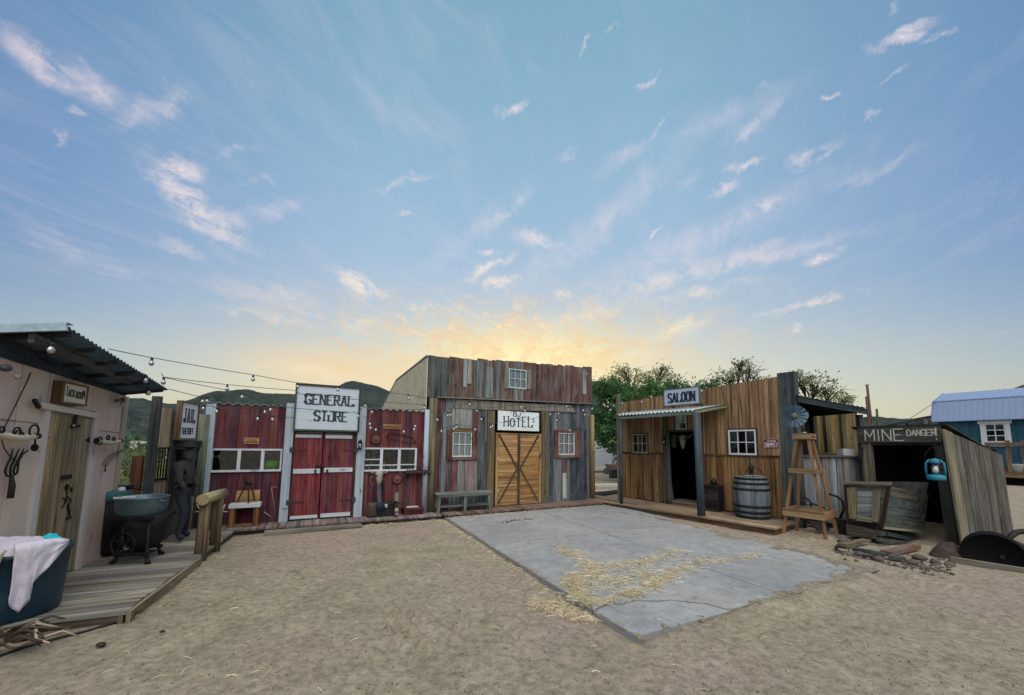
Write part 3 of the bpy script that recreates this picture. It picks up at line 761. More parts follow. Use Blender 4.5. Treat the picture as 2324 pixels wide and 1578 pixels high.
for i in range(6):
    a = lerp(near_a+.15, far_a-.1, i/5)
    mb.beam(TAK.at(a, .47, roofz(a, .47)-.035), TAK.at(a, -.02, roofz(a, -.02)-.035), .04, .03, lin('3c4652'), (0, 0, 1))
b = []
for i in range(9):
    a = lerp(near_a, far_a-.03, i/8); b.append(a)
for a0, a1 in zip(b, b[1:]):
    mb.hexa([TAK.at(a0, .016, wt(a0)-.02), TAK.at(a1, .016, wt(a1)-.02), TAK.at(a1, .001, wt(a1)-.02), TAK.at(a0, .001, wt(a0)-.02),
             TAK.at(a0, .016, roofz(a0, 0)-.02), TAK.at(a1, .016, roofz(a1, 0)-.02), TAK.at(a1, .001, roofz(a1, 0)-.02), TAK.at(a0, .001, roofz(a0, 0)-.02)], lin('3a4756'))
mb.build('rafter', M['post'], rfo)
mb = MB()
for d0, d1 in ((.52, -3.4),):
    mb.beam(TAK.at(near_a-.02, d0, roofz(near_a, d0)-.02), TAK.at(near_a-.02, d1, roofz(near_a, d1)-.02), .075, .03, lin('a9c2cc'), (0, 0, 1))
    mb.beam(TAK.at(near_a+.03, d0, roofz(near_a, d0)+.024), TAK.at(near_a+.03, d1, roofz(near_a, d1)+.024), .09, .006, lin('b8ced6'), TAK.e)
mb.build('roof_trim', M['tin'], rfo)
# door frame and door
mb = MB(); DF = lin('c9c2bd')
mb.box(TAK, dl0, dl1, -.02, .035, .1, dtop+.04, DF); mb.box(TAK, dr0, dr1, -.02, .035, .1, TAK.px(tk(1540, 735))[1], DF)
la, lb = TAK.px(tk(640, 470), .04), TAK.px(tk(1612, 660), .04); lc, ld = TAK.px(tk(650, 575), .04), TAK.px(tk(1590, 742), .04)
mb.hexa([TAK.at(lc[0]+.02, .055, lc[1]), TAK.at(ld[0], .055, ld[1]), TAK.at(ld[0], .002, ld[1]), TAK.at(lc[0]+.02, .002, lc[1]),
         TAK.at(la[0], .055, la[1]), TAK.at(lb[0], .055, lb[1]), TAK.at(lb[0], .002, lb[1]), TAK.at(la[0], .002, la[1])], lin('cfc0b4'))
df = mb.build('door_frame', M['siding'], T)
tx(T, 'lintel_strap', M['iron'], lambda m_: m_.beam(TAK.at(*(lambda q: (q[0], .05, q[1]))(TAK.px(tk(560, 435), .05))), TAK.at(*(lambda q: (q[0], .05, q[1]))(TAK.px(tk(640, 570), .05))), .03, .03, BLK))
mb = MB(); DP = [lin('ab946b'), lin('a18c68'), lin('978260'), lin('a89878')]
aa = dl1+.006; wd = (dr0-dl1-.012)/4
for i in range(4):
    top = lerp(dtop, TAK.px(tk(1500, 728))[1], i/3) - .02
    mb.box(TAK, aa+i*wd+.005, aa+(i+1)*wd-.005, -.02, .012+R.uniform(-.003, .003), .12, top, vary(DP[i], .08), 2)
mb.box(TAK, dl1, dr0, -.05, -.024, .1, dtop-.05, (.01, .01, .01))
dr = mb.build('door', M['barn'], T)
def dpt(x, y, d=.02): a, z = TAK.px(tk2(x, y), d); return TAK.at(a, d, z)
def tpt(x, y, d=.02): a, z = TAK.px(tk(x, y), d); return TAK.at(a, d, z)
tx(dr, 'latch', M['iron'], lambda m_: (m_.beam(dpt(912, 560), dpt(1048, 540), .045, .02, BLK, (0, 0, 1)),))
def orn(m_):
    for k in range(8):
        c = dpt(992, 702, .022); an = k*PI/4
        m_.beam(c, c + TAK.e*(.036*math.cos(an)) + Vector((0, 0, .036*math.sin(an))), .012, .01, BLK, TAK.n)
    m_.tube([dpt(990, 720), dpt(985, 860), dpt(970, 930), dpt(915, 1010)], .007, BLK, 6)
    m_.tube([dpt(1000, 850, .03), dpt(1040, 870, .03), dpt(1045, 930, .03), dpt(1000, 965, .03)], .008, BLK, 6)
    m_.tube([dpt(930, 860, .03), dpt(965, 880, .03), dpt(968, 940, .03)], .008, BLK, 6)
    m_.beam(dpt(1005, 970), dpt(1030, 1110), .03, .012, BLK, TAK.e); m_.beam(dpt(985, 1165), dpt(1045, 1135), .03, .02, IRON, (0, 0, 1))
    m_.beam(dpt(1060, 700), dpt(1060, 770), .022, .012, BLK, TAK.e)
tx(dr, 'ornament', M['iron'], orn)
def strap(m_):
    m_.beam(tpt(1260, 680, .03), tpt(1225, 870, .03), .05, .008, BLK, TAK.e); m_.beam(tpt(1180, 880, .03), tpt(1300, 870, .03), .035, .02, BLK, (0, 0, 1))
    m_.tube([tpt(1215, 860, .04), tpt(1215, 860, .05)], .012, (.5, .52, .52), 8)
tx(dr, 'strap', M['iron'], strap)
for (x, y) in ((1460, 1100), (755, 1060)):
    def hg(m_, x=x, y=y):
        s_ = -1 if x > 1000 else 1
        m_.slab([tpt(x+s_*60, y, .02), tpt(x-s_*20, y-50, .02), tpt(x-s_*20, y+50, .02)], TAK.n, .012, BLK)
    tx(dr, 'hinge', M['iron'], hg)
def floodl(m_):
    q = rf(75, 520); a, z = TAK.px(q, .08); m_.ball(TAK.at(a, .07, z), .045, lin('4a4a4a'), 10, 6, (1, 1, .8)); m_.lathe(TAK.at(a+.03, .11, z-.05), [(.018, 0), (.032, .045), (.032, .05)], lin('8a7f78'), 10, axis=(.5, .6, -.6))
mb = MB(); floodl(mb); tag(mb.build('floodlight', M['plastic'], None, TAK.at(-2, 0, 2)), 'small grey floodlight high on the beige wall at the left edge', 'lamp')
def lampc(m_):
    a, z = TAK.px(tk(2010, 440), .06); c = TAK.at(min(a, -.03), .06, z)
    m_.ball(c, .035, lin('5a4038'), 8, 6); m_.beam(c, c - TAK.e*.16 + Vector((0, 0, -.03)), .035, .03, lin('5c5049')); m_.tube([c - Vector((0, 0, .03)), c - Vector((0, 0, .1))], .022, lin('b8b0a8'), 8)
mb = MB(); lampc(mb); tag(mb.build('floodlight', M['plastic'], None, TAK.at(0, 0, 2.2)), 'brown motion floodlight under the eave at the far corner of the beige building', 'lamp')
# sign over the door
sg0, sg1 = TAK.px(tk(1068, 130), .1), TAK.px(tk(1425, 560), .1); zt_ = (TAK.px(tk(1075, 125), .1)[1] + TAK.px(tk(1430, 215), .1)[1])/2; zb_ = (TAK.px(tk(1060, 480), .1)[1] + TAK.px(tk(1415, 565), .1)[1])/2
T2 = thing('sign', 'framed wooden sign reading TACK ROOM above the plank door', 'sign', TAK.at(sg0[0], 0, zb_))
mb = MB(); a0, a1 = sg0[0], sg1[0]; BR = lin('6b4f36')
mb.box(TAK, a0, a1, .003, .085, zb_, zt_, BR)
for q in ((a0, a0+.022, zb_, zt_), (a1-.022, a1, zb_, zt_), (a0+.022, a1-.022, zb_, zb_+.022), (a0+.022, a1-.022, zt_-.022, zt_)): mb.box(TAK, q[0], q[1], .086, .10, q[2], q[3], lin('7c5d40'))
mb.build('frame', M['saw'], T2)
mb = MB(); mb.box(TAK, a0+.022, a1-.022, .0855, .091, zb_+.022, zt_-.022, lin('d4cdb4')); mb.build('board', M['sign'], T2)
mb = MB(); ww = a1-a0; hh = zt_-zb_
letters(mb, TAK, .0955, 'TACK', a0+ww*.13, a0+ww*.46, zb_+hh*.36, zb_+hh*.78, .007, .005, (.03, .03, .03), .006, .5, taper=[1, .75, .75, .75])
letters(mb, TAK, .0955, 'ROOM', a0+ww*.52, a0+ww*.88, zb_+hh*.33, zb_+hh*.74, .007, .005, (.03, .03, .03), .006, .5, taper=[.75, .75, .75, 1])
mb.build('lettering', M['paint'], T2)
# yokes, forks, wires
def yoke(label, cr, A, B, d, r, extra):
    t = thing('yoke', label, 'yoke', TAK.at(TAK.px(cr(*A), d)[0], 0, TAK.px(cr(*A), d)[1]), 'wooden yokes on the beige wall')
    P = [Vector(p) for p in pts(TAK, d, cr, [A, B])]
    mb = MB(); q = []
    for i in range(9):
        k = i/8; p = lerp(P[0], P[1], k) - Vector((0, 0, .03*math.sin(PI*k))); q.append(p)
    mb.tube(q, [r*(.7+.5*math.sin(PI*i/8)) for i in range(9)], lin('cdc3a8'), 9); mb.build('beam', M['white'], t)
    for k, (x, y, rr) in enumerate(extra):
        mb = MB(); a, z = TAK.px(cr(x, y), d+.02); c = TAK.at(a, d+.02, z)
        mb.tube([c + TAK.e*(rr*math.cos(w)) + Vector((0, 0, rr*math.sin(w))) for w in [2*PI*j/14 for j in range(15)]], .009, BLK, 6, False); mb.build('ring', M['iron'], t)
    mb = MB()
    for k in (.02, .98):
        p = lerp(P[0], P[1], k); tx(t, 'end_cap', M['iron'], lambda m_: m_.tube([p - TAK.e*.02, p + TAK.e*.02], r*.95, IRON, 9))
yoke('long white wooden yoke with iron rings left of the plank door', tk, (-120, 985), (615, 1035), .09, .034, [(280, 970, .045), (300, 1010, .04), (345, 1020, .03), (30, 930, .028), (560, 950, .062)])
yoke('short white wooden yoke with iron hooks right of the plank door', tk, (1585, 1105), (1990, 1110), .09, .03, [(1640, 1115, .05), (1780, 1060, .03), (1585, 1115, .036), (1870, 1090, .03)])
def fork(label, tines, hand, rt_, rh, d):
    t = thing('hay_fork', label, 'hay fork', TAK.at(TAK.px(tk2(*tines[0][-1]), d)[0], 0, TAK.px(tk2(*tines[0][-1]), d)[1]), 'hay forks hung on the beige wall')
    for tn in tines:
        mb = MB(); P = pts(TAK, d, tk2, tn); mb.tube(P, [rt_*.5]+[rt_]*(len(P)-1), BLK, 6); mb.build('tine', M['iron'], t)
    mb = MB(); P = pts(TAK, d, tk2, hand); mb.tube(P, [rh*.6]+[rh]*(len(P)-1), IRON, 8); mb.build('handle', M['iron'], t)
fork('large black hay fork with broken handle hanging left of the plank door', [[(195,130),(150,290),(90,400),(75,480),(95,530),(150,540)], [(285,130),(215,290),(160,400),(150,480),(165,545)],
     [(355,130),(300,240),(220,390),(200,470),(215,510),(180,545)], [(425,150),(330,215),(275,310),(265,420),(250,500),(215,515)]], [(170,530),(180,680),(150,865)], .0095, .024, .05)
fork('small curved fork head hanging under the short yoke by the building corner', [[(1820,148),(1700,185),(1590,250),(1530,330),(1525,375),(1560,392)], [(1820,150),(1710,200),(1610,262),(1555,335),(1550,378),(1560,392)],
     [(1820,152),(1720,215),(1630,275),(1580,340),(1575,380),(1562,392)], [(1820,155),(1730,230),(1650,290),(1605,345),(1600,382),(1564,392)]], [(1560,385),(1552,470)], .0038, .010, .05)
mb = MB(); mb.tube(pts(TAK, .03, tk, [(505, -10), (440, 150), (350, 330), (230, 580), (70, 900), (20, 980)]), .006, BLK, 6); mb.tube(pts(TAK, .03, tk, [(15, 1050), (70, 1240), (150, 1350), (240, 1420), (290, 1480)]), .005, BLK, 6)
tag(mb.build('cable', M['plastic'], None, TAK.at(-2, 0, 1.6)), 'thin black cable running down the beige wall to the long yoke', 'cable')
mb = MB(); P = pts(TAK, .06, tk, [(580, 1070), (575, 1150), (565, 1200)]); mb.tube(P, .008, BLK, 6); c = pts(TAK, .06, tk, [(570, 1225)])[0]; mb.ball(c, .04, BLK, 8, 6, (1, .5, 1)); mb.tube(pts(TAK, .07, tk, [(590, 1260), (640, 1285)]), .008, (.6, .6, .55), 6)
tag(mb.build('pulley', M['iron'], None, c), 'black iron pulley hook hanging off the end of the long yoke', 'pulley')

# ================================================================ blue barrel with towels
rB = .36; pn_ = G(*bn(60, 1140), .1); pr_ = G(*bn(645, 985), .1)
dist = pn_.xy.length + rB; azr = math.atan2(pr_.x, pr_.y); azc = azr - math.asin(rB/dist)
BC = Vector((dist*math.sin(azc), dist*math.cos(azc), .1))
rd = ray(*bn(735, 240)); rimd = math.sqrt(dist**2 - .40**2); BH = H + rd.z/math.hypot(rd.x, rd.y)*rimd - .1
T = thing('trash_barrel', 'big dark blue plastic barrel with towels at the left front corner', 'barrel', BC)
BLU = lin('15384c')
tx(T, 'body', M['plastic'], lambda m_: m_.lathe(BC, [(rB-.02, 0), (rB, .02), (rB+.012, BH*.4), (rB+.025, BH*.93), (rB+.042, BH*.94), (rB+.045, BH), (rB+.03, BH), (rB+.01, BH*.93), (rB-.03, .05), (.001, .05)], BLU, 40))
def brad(z): return rB + .025*(z-.1)/BH + .022
def hitb(u, v, off=0.0):
    d = ray(u, v); best = None
    for i in range(400):
        t = .8*dist + i*dist*.6/400; t /= math.hypot(d.x, d.y); p = d*t; z = p.z + H
        rr = math.hypot(p.x-BC.x, p.y-BC.y) - brad(z) - off
        if rr <= 0: return Vector((p.x, p.y, z))
        if best is None or rr < best[0]: best = (rr, Vector((p.x, p.y, z)))
    q = best[1]; dv = Vector((q.x-BC.x, q.y-BC.y, 0)).normalized()*(brad(q.z)+off)
    return Vector((BC.x+dv.x, BC.y+dv.y, q.z))
def clothgrid(mb, rows, col, fold=.012):
    b = len(mb.v); n = len(rows[0])
    for i, rw in enumerate(rows):
        for j, p in enumerate(rw): mb.v.append(tuple(p))
    for i in range(len(rows)-1):
        for j in range(n-1): mb.face([b+i*n+j, b+i*n+j+1, b+(i+1)*n+j+1, b+(i+1)*n+j], [(i*.03, j*.03), (i*.03, j*.03+.03), (i*.03+.03, j*.03+.03), (i*.03+.03, j*.03)], col, True)
cols_ = [((160,318),(95,905)), ((200,310),(130,955)), ((255,300),(190,1000)), ((300,293),(240,950)), ((350,287),(325,865)), ((395,280),(335,735)), ((440,272),(352,690)), ((505,262),(420,610)), ((575,250),(520,520)), ((660,238),(640,375)), ((748,226),(742,245))]
rows = []; NR = 16
for i in range(len(cols_)*3-2):
    k = min(i/3, len(cols_)-1.001); j = int(k); f = k-j
    tp = tuple(lerp(cols_[j][0][q], cols_[j+1][0][q], f) for q in (0, 1)); bt = tuple(lerp(cols_[j][1][q], cols_[j+1][1][q], f) for q in (0, 1))
    rw = []
    for s in range(NR+1):
        t = s/NR; x, y = lerp(tp[0], bt[0], t), lerp(tp[1], bt[1], t)
        off = .018 + .016*math.sin(i*.75 + t*1.5)*t + .012*mnoise.noise(Vector((i*.3, t*4, 2)))
        rw.append(hitb(*bn(x, y), off))
    # over the rim and into the heap on top
    top = rw[0].copy(); inn = (BC - top); inn.z = 0; inn.normalize()
    rw = [top + inn*.16 + Vector((0, 0, .012)), top + inn*.07 + Vector((0, 0, .032)), top + Vector((0, 0, .016))] + rw[1:]
    rows.append(rw)
mb = MB(); clothgrid(mb, rows, lin('d4d0dc'))
o = mb.build('towel', M['cloth'], None, BC + Vector((0, 0, BH))); tag(o, 'white towel draped down the front of the blue barrel', 'towel')
sm = o.modifiers.new('thick', 'SOLIDIFY'); sm.thickness = .006
def heap(c, rx, ry, h, col, seed, rotz=0):
    rows = []
    for i in range(15):
        rw = []
        for j in range(31):
            t = i/14; a = 2*PI*j/30; rr = t
            x = rx*rr*math.cos(a); y = ry*rr*math.sin(a)
            z = h*(1-t**2.2) + .03*mnoise.fractal(Vector((x*11, y*11, seed)), .7, 2.2, 4)*(1-.3*t)
            k = 1 + .14*mnoise.noise(Vector((math.cos(a)*1.5, math.sin(a)*1.5, seed)))
            rw.append(c + Vector((x*k*math.cos(rotz)-y*k*math.sin(rotz), x*k*math.sin(rotz)+y*k*math.cos(rotz), z)))
        rows.append(rw)
    mb = MB(); clothgrid(mb, rows, col); return mb
yawB = math.atan2(BC.x, BC.y)
rtv = Vector((math.cos(yawB), -math.sin(yawB), 0)); fwv = Vector((math.sin(yawB), math.cos(yawB), 0))
c = BC + Vector((0, 0, BH+.0)) - rtv*.02
o = heap(c, .36, .30, .10, lin('cfc9d6'), 1).build('towel', M['cloth'], None, c); tag(o, 'crumpled white towel heaped across the mouth of the blue barrel', 'towel')
c = BC + Vector((0, 0, BH+.035)) + rtv*.24 - fwv*.02
o = heap(c, .10, .09, .06, lin('35b8c8'), 7).build('towel', M['cloth'], None, c); tag(o, 'turquoise cloth bunched on top of the blue barrel', 'towel')
mb = MB(); q = [hitb(*bn(x, y), .02) for x, y in [(60, 330), (20, 380), (-20, 470), (-60, 560)]]; mb.tube(q, .012, lin('9fb08c'), 6)
tag(mb.build('hose_end', M['plastic'], None, q[0]), 'pale green hose end hanging over the blue barrel at the photo edge', 'hose')

# ================================================================ washtub on its black stand
f1, f2, f3 = (G(*tub(*p), .1) for p in ((215, 1440), (840, 1440), (1080, 1270)))
WC = (f1+f3)/2; WC.z = .1
T = thing('wash_stand', 'black cast iron stand with a wheel and feet under the grey washtub', 'stand', WC)
ex = (f2-f1); ey = (f3-f2); ex.z = ey.z = 0
zr = P_at(*tub(700, 360), WC.y).z; zb2 = P_at(*tub(700, 690), WC.y-.3).z
def W_(i, j, z): return WC + ex*i + ey*j + Vector((0, 0, z-.1))
for i, j in ((-.5, -.5), (.5, -.5), (.5, .5), (-.5, .5)):
    tx(T, 'leg', M['iron'], lambda m_: m_.tube([W_(i*.95, j*.95, .1), W_(i*.8, j*.8, .16), W_(i*.72, j*.72, .3), W_(i*.62, j*.62, zb2)], [.035, .022, .02, .025], BLK, 8))
def wheel(m_):
    c = W_(-.25, -.42, .34); x = ex.normalized(); r = .15
    m_.tube([c + x*(r*math.cos(w)) + Vector((0, 0, r*math.sin(w))) for w in [2*PI*k/20 for k in range(21)]], .014, BLK, 6, False)
    for k in range(3):
        w = k*PI/3 + .6; q = x*(r*math.cos(w)) + Vector((0, 0, r*math.sin(w))); m_.tube([c-q, c+q], .01, BLK, 6)
tx(T, 'wheel', M['iron'], wheel)
def body(m_):
    m_.lathe(W_(.12, 0, .24), [(.1, 0), (.17, .04), (.21, .15), (.22, .3), (.25, zb2-.24)], BLK, 20)
    m_.beam(W_(-.45, -.45, .22), W_(.45, -.45, .22), .04, .03, BLK); m_.beam(W_(-.45, .45, .22), W_(.45, .45, .22), .04, .03, BLK); m_.beam(W_(-.4, 0, .2), W_(.4, 0, .2), .1, .02, BLK, (1, 0, 0))
    m_.box(Fr(W_(0,0,0).x, W_(0,0,0).y, math.degrees(math.atan2(ex.y, ex.x))), -.27, .27, -.24, .24, zb2-.05, zb2-.003, BLK)
tx(T, 'body', M['iron'], body)
rT = .275
TZ = lin('6d858c')
T = thing('washtub', 'round galvanised washtub standing on the black iron stand', 'washtub', WC + Vector((0, 0, zb2-.1)))
TB = Vector((WC.x, WC.y, zb2)) + (WC-f2)*.12; TB.z = zb2; th = zr - zb2
tx(T, 'tub', M['zinc'], lambda m_: m_.lathe(TB, [(.001, 0), (rT*.93, 0), (rT*.94, .01), (rT, th*.55), (rT*1.01, th*.58), (rT*1.03, th-.01), (rT*1.06, th), (rT*1.03, th+.008), (rT*1.0, th-.012), (rT*.9, .012), (.001, .012)], TZ, 40, sx=1.0, sy=1.0))
for s_ in (-1, 1):
    tx(T, 'handle', M['zinc'], lambda m_: m_.tube([TB + Vector((s_*rT*1.03, -.06, th-.03)), TB + Vector((s_*rT*1.14, -.04, th-.05)), TB + Vector((s_*rT*1.14, .04, th-.05)), TB + Vector((s_*rT*1.03, .06, th-.03))], .008, TZ, 6))
def soapd(m_):
    c = P_at(*tub(470, 420), WC.y-.18); m_.box(Fr(c.x, c.y, 30), -.11, .11, -.05, .05, zr+.008, zr+.03, WHT); m_.box(Fr(c.x, c.y, 30), -.09, -.03, -.03, .051, zr+.031, zr+.04, (.2, .15, .1))
mb = MB(); soapd(mb); tag(mb.build('soap_tray', M['paint'], None, (TB.x, TB.y, zr)), 'small white soap tray on the rim of the washtub', 'tray')
wc = P_at(*tub(220, 330), WC.y + .18); WCx = Vector((wc.x, wc.y, .1)); zt1 = P_at(*tub(230, 262), WCx.y).z; zt0 = P_at(*tub(230, 420), WCx.y).z
T = thing('washing_machine', 'old washing machine with teal enamel top on black body behind the washtub', 'washing machine', WCx)
tx(T, 'body', M['iron'], lambda m_: m_.lathe(WCx, [(.14, 0), (.2, .05), (.22, .4), (.22, zt0-.1)], BLK, 20))
tx(T, 'top', M['paint'], lambda m_: m_.lathe(WCx + Vector((0, 0, zt0-.099)), [(.225, 0), (.235, .02), (.235, zt1-zt0-.03), (.22, zt1-zt0), (.001, zt1-zt0+.01)], lin('2f6466'), 24))
mb = MB(); c = P_at(*tub(370, 215), WCx.y+.1); mb.box(Fr(c.x, c.y, 20), -.16, .14, -.07, .07, c.z-.02, c.z+.035, BLK); mb.box(Fr(c.x, c.y, 20), -.15, .11, -.065, .065, c.z+.036, c.z+.06, lin('8d848c')); mb.tube([c + Vector((.14, 0, 0)), c + Vector((.32, .02, -.02))], .012, BLK, 6)
mb.beam(c + Vector((-.05, 0, -.03)), Vector((c.x-.05, c.y, zt1)), .06, .05, BLK)
mb.build('wringer', M['iron'], T)
mb = MB(); c = P_at(*tub(400, 320), WCx.y+.02); mb.lathe((c.x, c.y, zr+.012), [(.035, 0), (.045, .05), (.04, .09), (.001, .1)], lin('d8dcdc'), 12)
tag(mb.build('jug', M['paint'], None, (c.x, c.y, zr)), 'small white jug beside the teal washing machine top', 'jug')

# ================================================================ jail front
T = thing('jail_front', 'weathered wooden jail front with barred windows left of the red store', 'building', JAI.at(.7, 0, 0))
def ja(x, y, d=0): return JAI.px(jl(x, y), d)
OLD = lin('4d5452'); lp = ja(295, 130, .1)
a_c = ja(255, 600, .0)[0]; a_l0, a_l1 = a_c-.035, a_c+.035
zt = ja(295, 100, 0)[1]
tx(T, 'post', M['post'], lambda m_: m_.box(JAI, a_l0, a_l1, -.055, .055, .1, zt, lin('55605e'), 2))
a_m0, a_m1 = ja(425, 700)[0], ja(478, 700)[0]
tx(T, 'post', M['post'], lambda m_: m_.box(JAI, a_m0, a_m1, -.03, .03, .1, ja(500, 240)[1], lin('4a5554'), 2))
a_r0, a_r1 = ja(728, 700)[0], ja(785, 700)[0]
tx(T, 'post', M['post'], lambda m_: m_.tube([JAI.at((a_r0+a_r1)/2, 0, .1), JAI.at((a_r0+a_r1)/2, 0, ja(785, 290)[1])], (a_r1-a_r0)/2, lin('6a7060'), 12))
zbt, zbb = ja(370, 648)[1], ja(340, 953)[1]
mb = MB(); LP = [lin('b3a27c'), lin('a8966f'), lin('beae8b')]
planks(mb, JAI, a_l1+.003, a_m0-.003, zbt+.02, ja(400, 222)[1], .0, .025, .13, LP, vw=.2)
mb.build('wall', M['barn'], T); mb = MB()
planks(mb, JAI, a_l1+.003, a_m0-.003, .1, zbb-.02, .0, .025, .13, [lin('a79a80'), lin('958a75')], vw=.2)
mb.build('wall', M['barn'], T)
def bars(m_, a0, a1, n, z0, z1):
    m_.box(JAI, a0, a1, -.03, .02, z1, z1+.025, BLK); m_.box(JAI, a0, a1, -.03, .02, z0-.025, z0, BLK)
    for i in range(n):
        a = a0 + (a1-a0)*(i+.6)/n; m_.tube([JAI.at(a, -.005, z0), JAI.at(a, -.005, z1)], .011, BLK, 6)
tx(T, 'window_bars', M['iron'], lambda m_: bars(m_, a_l1, a_m0, 6, zbb, zbt))
d0, d1_ = a_m1+.01, ja(640, 800)[0]
mb = MB(); zd = ja(570, 605)[1]
planks(mb, JAI, d0, d1_, .12, zd, -.01, .03, .12, [lin('5d5a4c'), lin('6a6453'), lin('4f5049'), lin('66604e')], vw=.2)
for z in (.5, 1.0, 1.5): mb.box(JAI, d0+.01, d1_-.01, -.008, .012, z, z+.12, vary(lin('6b6250')), 0)
mb.build('door', M['barn'], T)
tx(T, 'lock_box', M['iron'], lambda m_: m_.box(JAI, ja(490, 700)[0], ja(545, 700)[0], .014, .09, ja(500, 765)[1], ja(500, 655)[1], BLK))
mb = MB(); mb.box(JAI, a_m1, a_r0, -.05, .05, zd+.005, ja(620, 560)[1], lin('39413f')); mb.box(JAI, d1_+.002, d1_+.09, -.05, .04, .1, zd, lin('46504e'), 2); mb.build('door_frame', M['post'], T)
mb = MB(); planks(mb, JAI, d1_+.092, a_r0-.002, .1, ja(680, 900)[1]-.03, .0, .025, .15, [lin('8b7468'), lin('937c6c')]); mb.build('wall', M['barn'], T); mb = MB(); planks(mb, JAI, d1_+.092, a_r0-.002, ja(700, 655)[1]+.03, zd, .0, .025, .15, [lin('565a56')]); mb.build('wall', M['barn'], T)
tx(T, 'window_bars', M['iron'], lambda m_: bars(m_, d1_+.092, a_r0-.002, 4, ja(680, 900)[1], ja(700, 655)[1]))
def rb(m_):
    c = P_at(*jl(110, 720), 6.4); b = G(*jl(80, 1240), 0); m_.beam((c.x, c.y, 0), c, .17, .04, lin('7a4f3c'), (1, 0, 0))
mb = MB(); rb(mb); tag(mb.build('plank', M['saw'], None, (P_at(*jl(110, 720), 6.4).x, 6.4, 0)), 'reddish brown upright plank left of the jail post', 'plank')
# sign
sa0, sa1 = ja(548, 330, .14)[0], ja(735, 330, .14)[0]; sz0, sz1 = ja(620, 555, .14)[1], (ja(548, 135, .14)[1]+ja(750, 185, .14)[1])/2
T2 = thing('sign', 'white sign reading JAIL SHERIFF in a brown frame', 'sign', JAI.at((sa0+sa1)/2, .1, sz0))
mb = MB(); fw_ = .03; FC = lin('76604f')
for q in ((sa0, sa0+fw_, sz0, sz1), (sa1-fw_, sa1, sz0, sz1), (sa0+fw_, sa1-fw_, sz0, sz0+fw_), (sa0+fw_, sa1-fw_, sz1-fw_, sz1)): mb.box(JAI, q[0], q[1], .06, .145, q[2], q[3], FC)
mb.build('frame', M['saw'], T2)
mb = MB(); mb.box(JAI, sa0+fw_, sa1-fw_, .10, .128, sz0+fw_, sz1-fw_, lin('d3dbe0')); mb.build('board', M['sign'], T2)
mb = MB(); ww = sa1-sa0; hh = sz1-sz0
letters(mb, JAI, .133, 'JAIL', sa0+ww*.2, sa0+ww*.8, sz0+hh*.46, sz0+hh*.82, .03, .014, lin('2b3138'), .024, .75)
letters(mb, JAI, .133, 'SHERIFF', sa0+ww*.17, sa0+ww*.8, sz0+hh*.15, sz0+hh*.31, .014, .011, lin('2b3138'), .008, .5)
mb.build('lettering', M['paint'], T2)

# cowboy dummy standing at the jail door
def skinfig(name, joints, edges, mat, col, par, root=0):
    me = bpy.data.meshes.new(name); org = ORG[par.name]
    me.from_pydata([tuple(Vector(j[0])-org) for j in joints], edges, [])
    me.materials.append(mat); o = bpy.data.objects.new(name, me); COL.objects.link(o); o.parent = par; ORG[o.name] = org

    md = o.modifiers.new('skin', 'SKIN')
    for i, j in enumerate(joints):
        sv = me.skin_vertices[0].data[i]; sv.radius = (j[1], j[1]*(j[2] if len(j) > 2 else 1)); sv.use_root = (i == root)
    md.use_smooth_shade = True; s = o.modifiers.new('sub', 'SUBSURF'); s.levels = 2; s.render_levels = 2
    return o
def colmat(name, c, rough=.85):
    m, nt, bs = newmat(name); tc = N(nt, 'ShaderNodeTexCoord').outputs['Object']; n1 = noise(nt, tc, 18, 5, .6)
    nt.links.new(mixc(nt, 'MULTIPLY', 1, c + (1,), ramp(nt, n1, [(.3, .7), (.7, 1.15)])), bs.inputs['Base Color']); bs.inputs['Roughness'].default_value = rough; return m
ca_0 = ja(560, 1040, .2)[0]
def J(a, d, z): return JAI.at(ca_0+a, .22+d, z+.1)
T = thing('cowboy_dummy', 'life size cowboy dummy in dark trousers and black hat at the jail door', 'dummy', JAI.at(ca_0, .22, .1))
trou = colmat('dark_trousers', (.012, .02, .028)); shirt = colmat('tan_shirt', (.04, .036, .028)); skin = colmat('dummy_face', (.09, .085, .07)); felt = colmat('black_felt', (.012, .012, .014))
skinfig('trousers', [(J(0, 0, .80), .125, .75), (J(.085, .0, .74), .085), (J(.13, .03, .42), .06), (J(.16, .0, .08), .05), (J(.165, .08, .035), .04), (J(-.085, 0, .74), .085), (J(-.15, .12, .44), .058), (J(-.24, .10, .12), .045), (J(-.27, .18, .045), .038), (J(0, 0, .88), .13, .75)],
        [(0,1),(1,2),(2,3),(3,4),(0,5),(5,6),(6,7),(7,8),(0,9)], trou, None, T)
skinfig('shirt', [(J(0, 0, .86), .12, .75), (J(0, 0, 1.0), .13, .75), (J(0, 0, 1.18), .145, .7), (J(0, 0, 1.29), .07), (J(.16, 0, 1.22), .065), (J(.22, .03, 1.0), .05), (J(.16, .14, .84), .04), (J(-.16, 0, 1.22), .065), (J(-.22, .03, 1.0), .05), (J(-.20, .12, .82), .04)],
        [(0,1),(1,2),(2,3),(2,4),(4,5),(5,6),(2,7),(7,8),(8,9)], shirt, None, T)
skinfig('head', [(J(0, .02, 1.30), .055), (J(0, .03, 1.37), .075), (J(0, .035, 1.44), .085), (J(0, .03, 1.50), .07)], [(0,1),(1,2),(2,3)], skin, None, T)
mb = MB(); mb.lathe(J(0, .03, 1.485), [(.001, .005), (.19, .03), (.195, .036), (.10, .022), (.095, .09), (.085, .12), (.001, .11)], (.02, .02, .02), 20); mb.build('hat', felt, T)
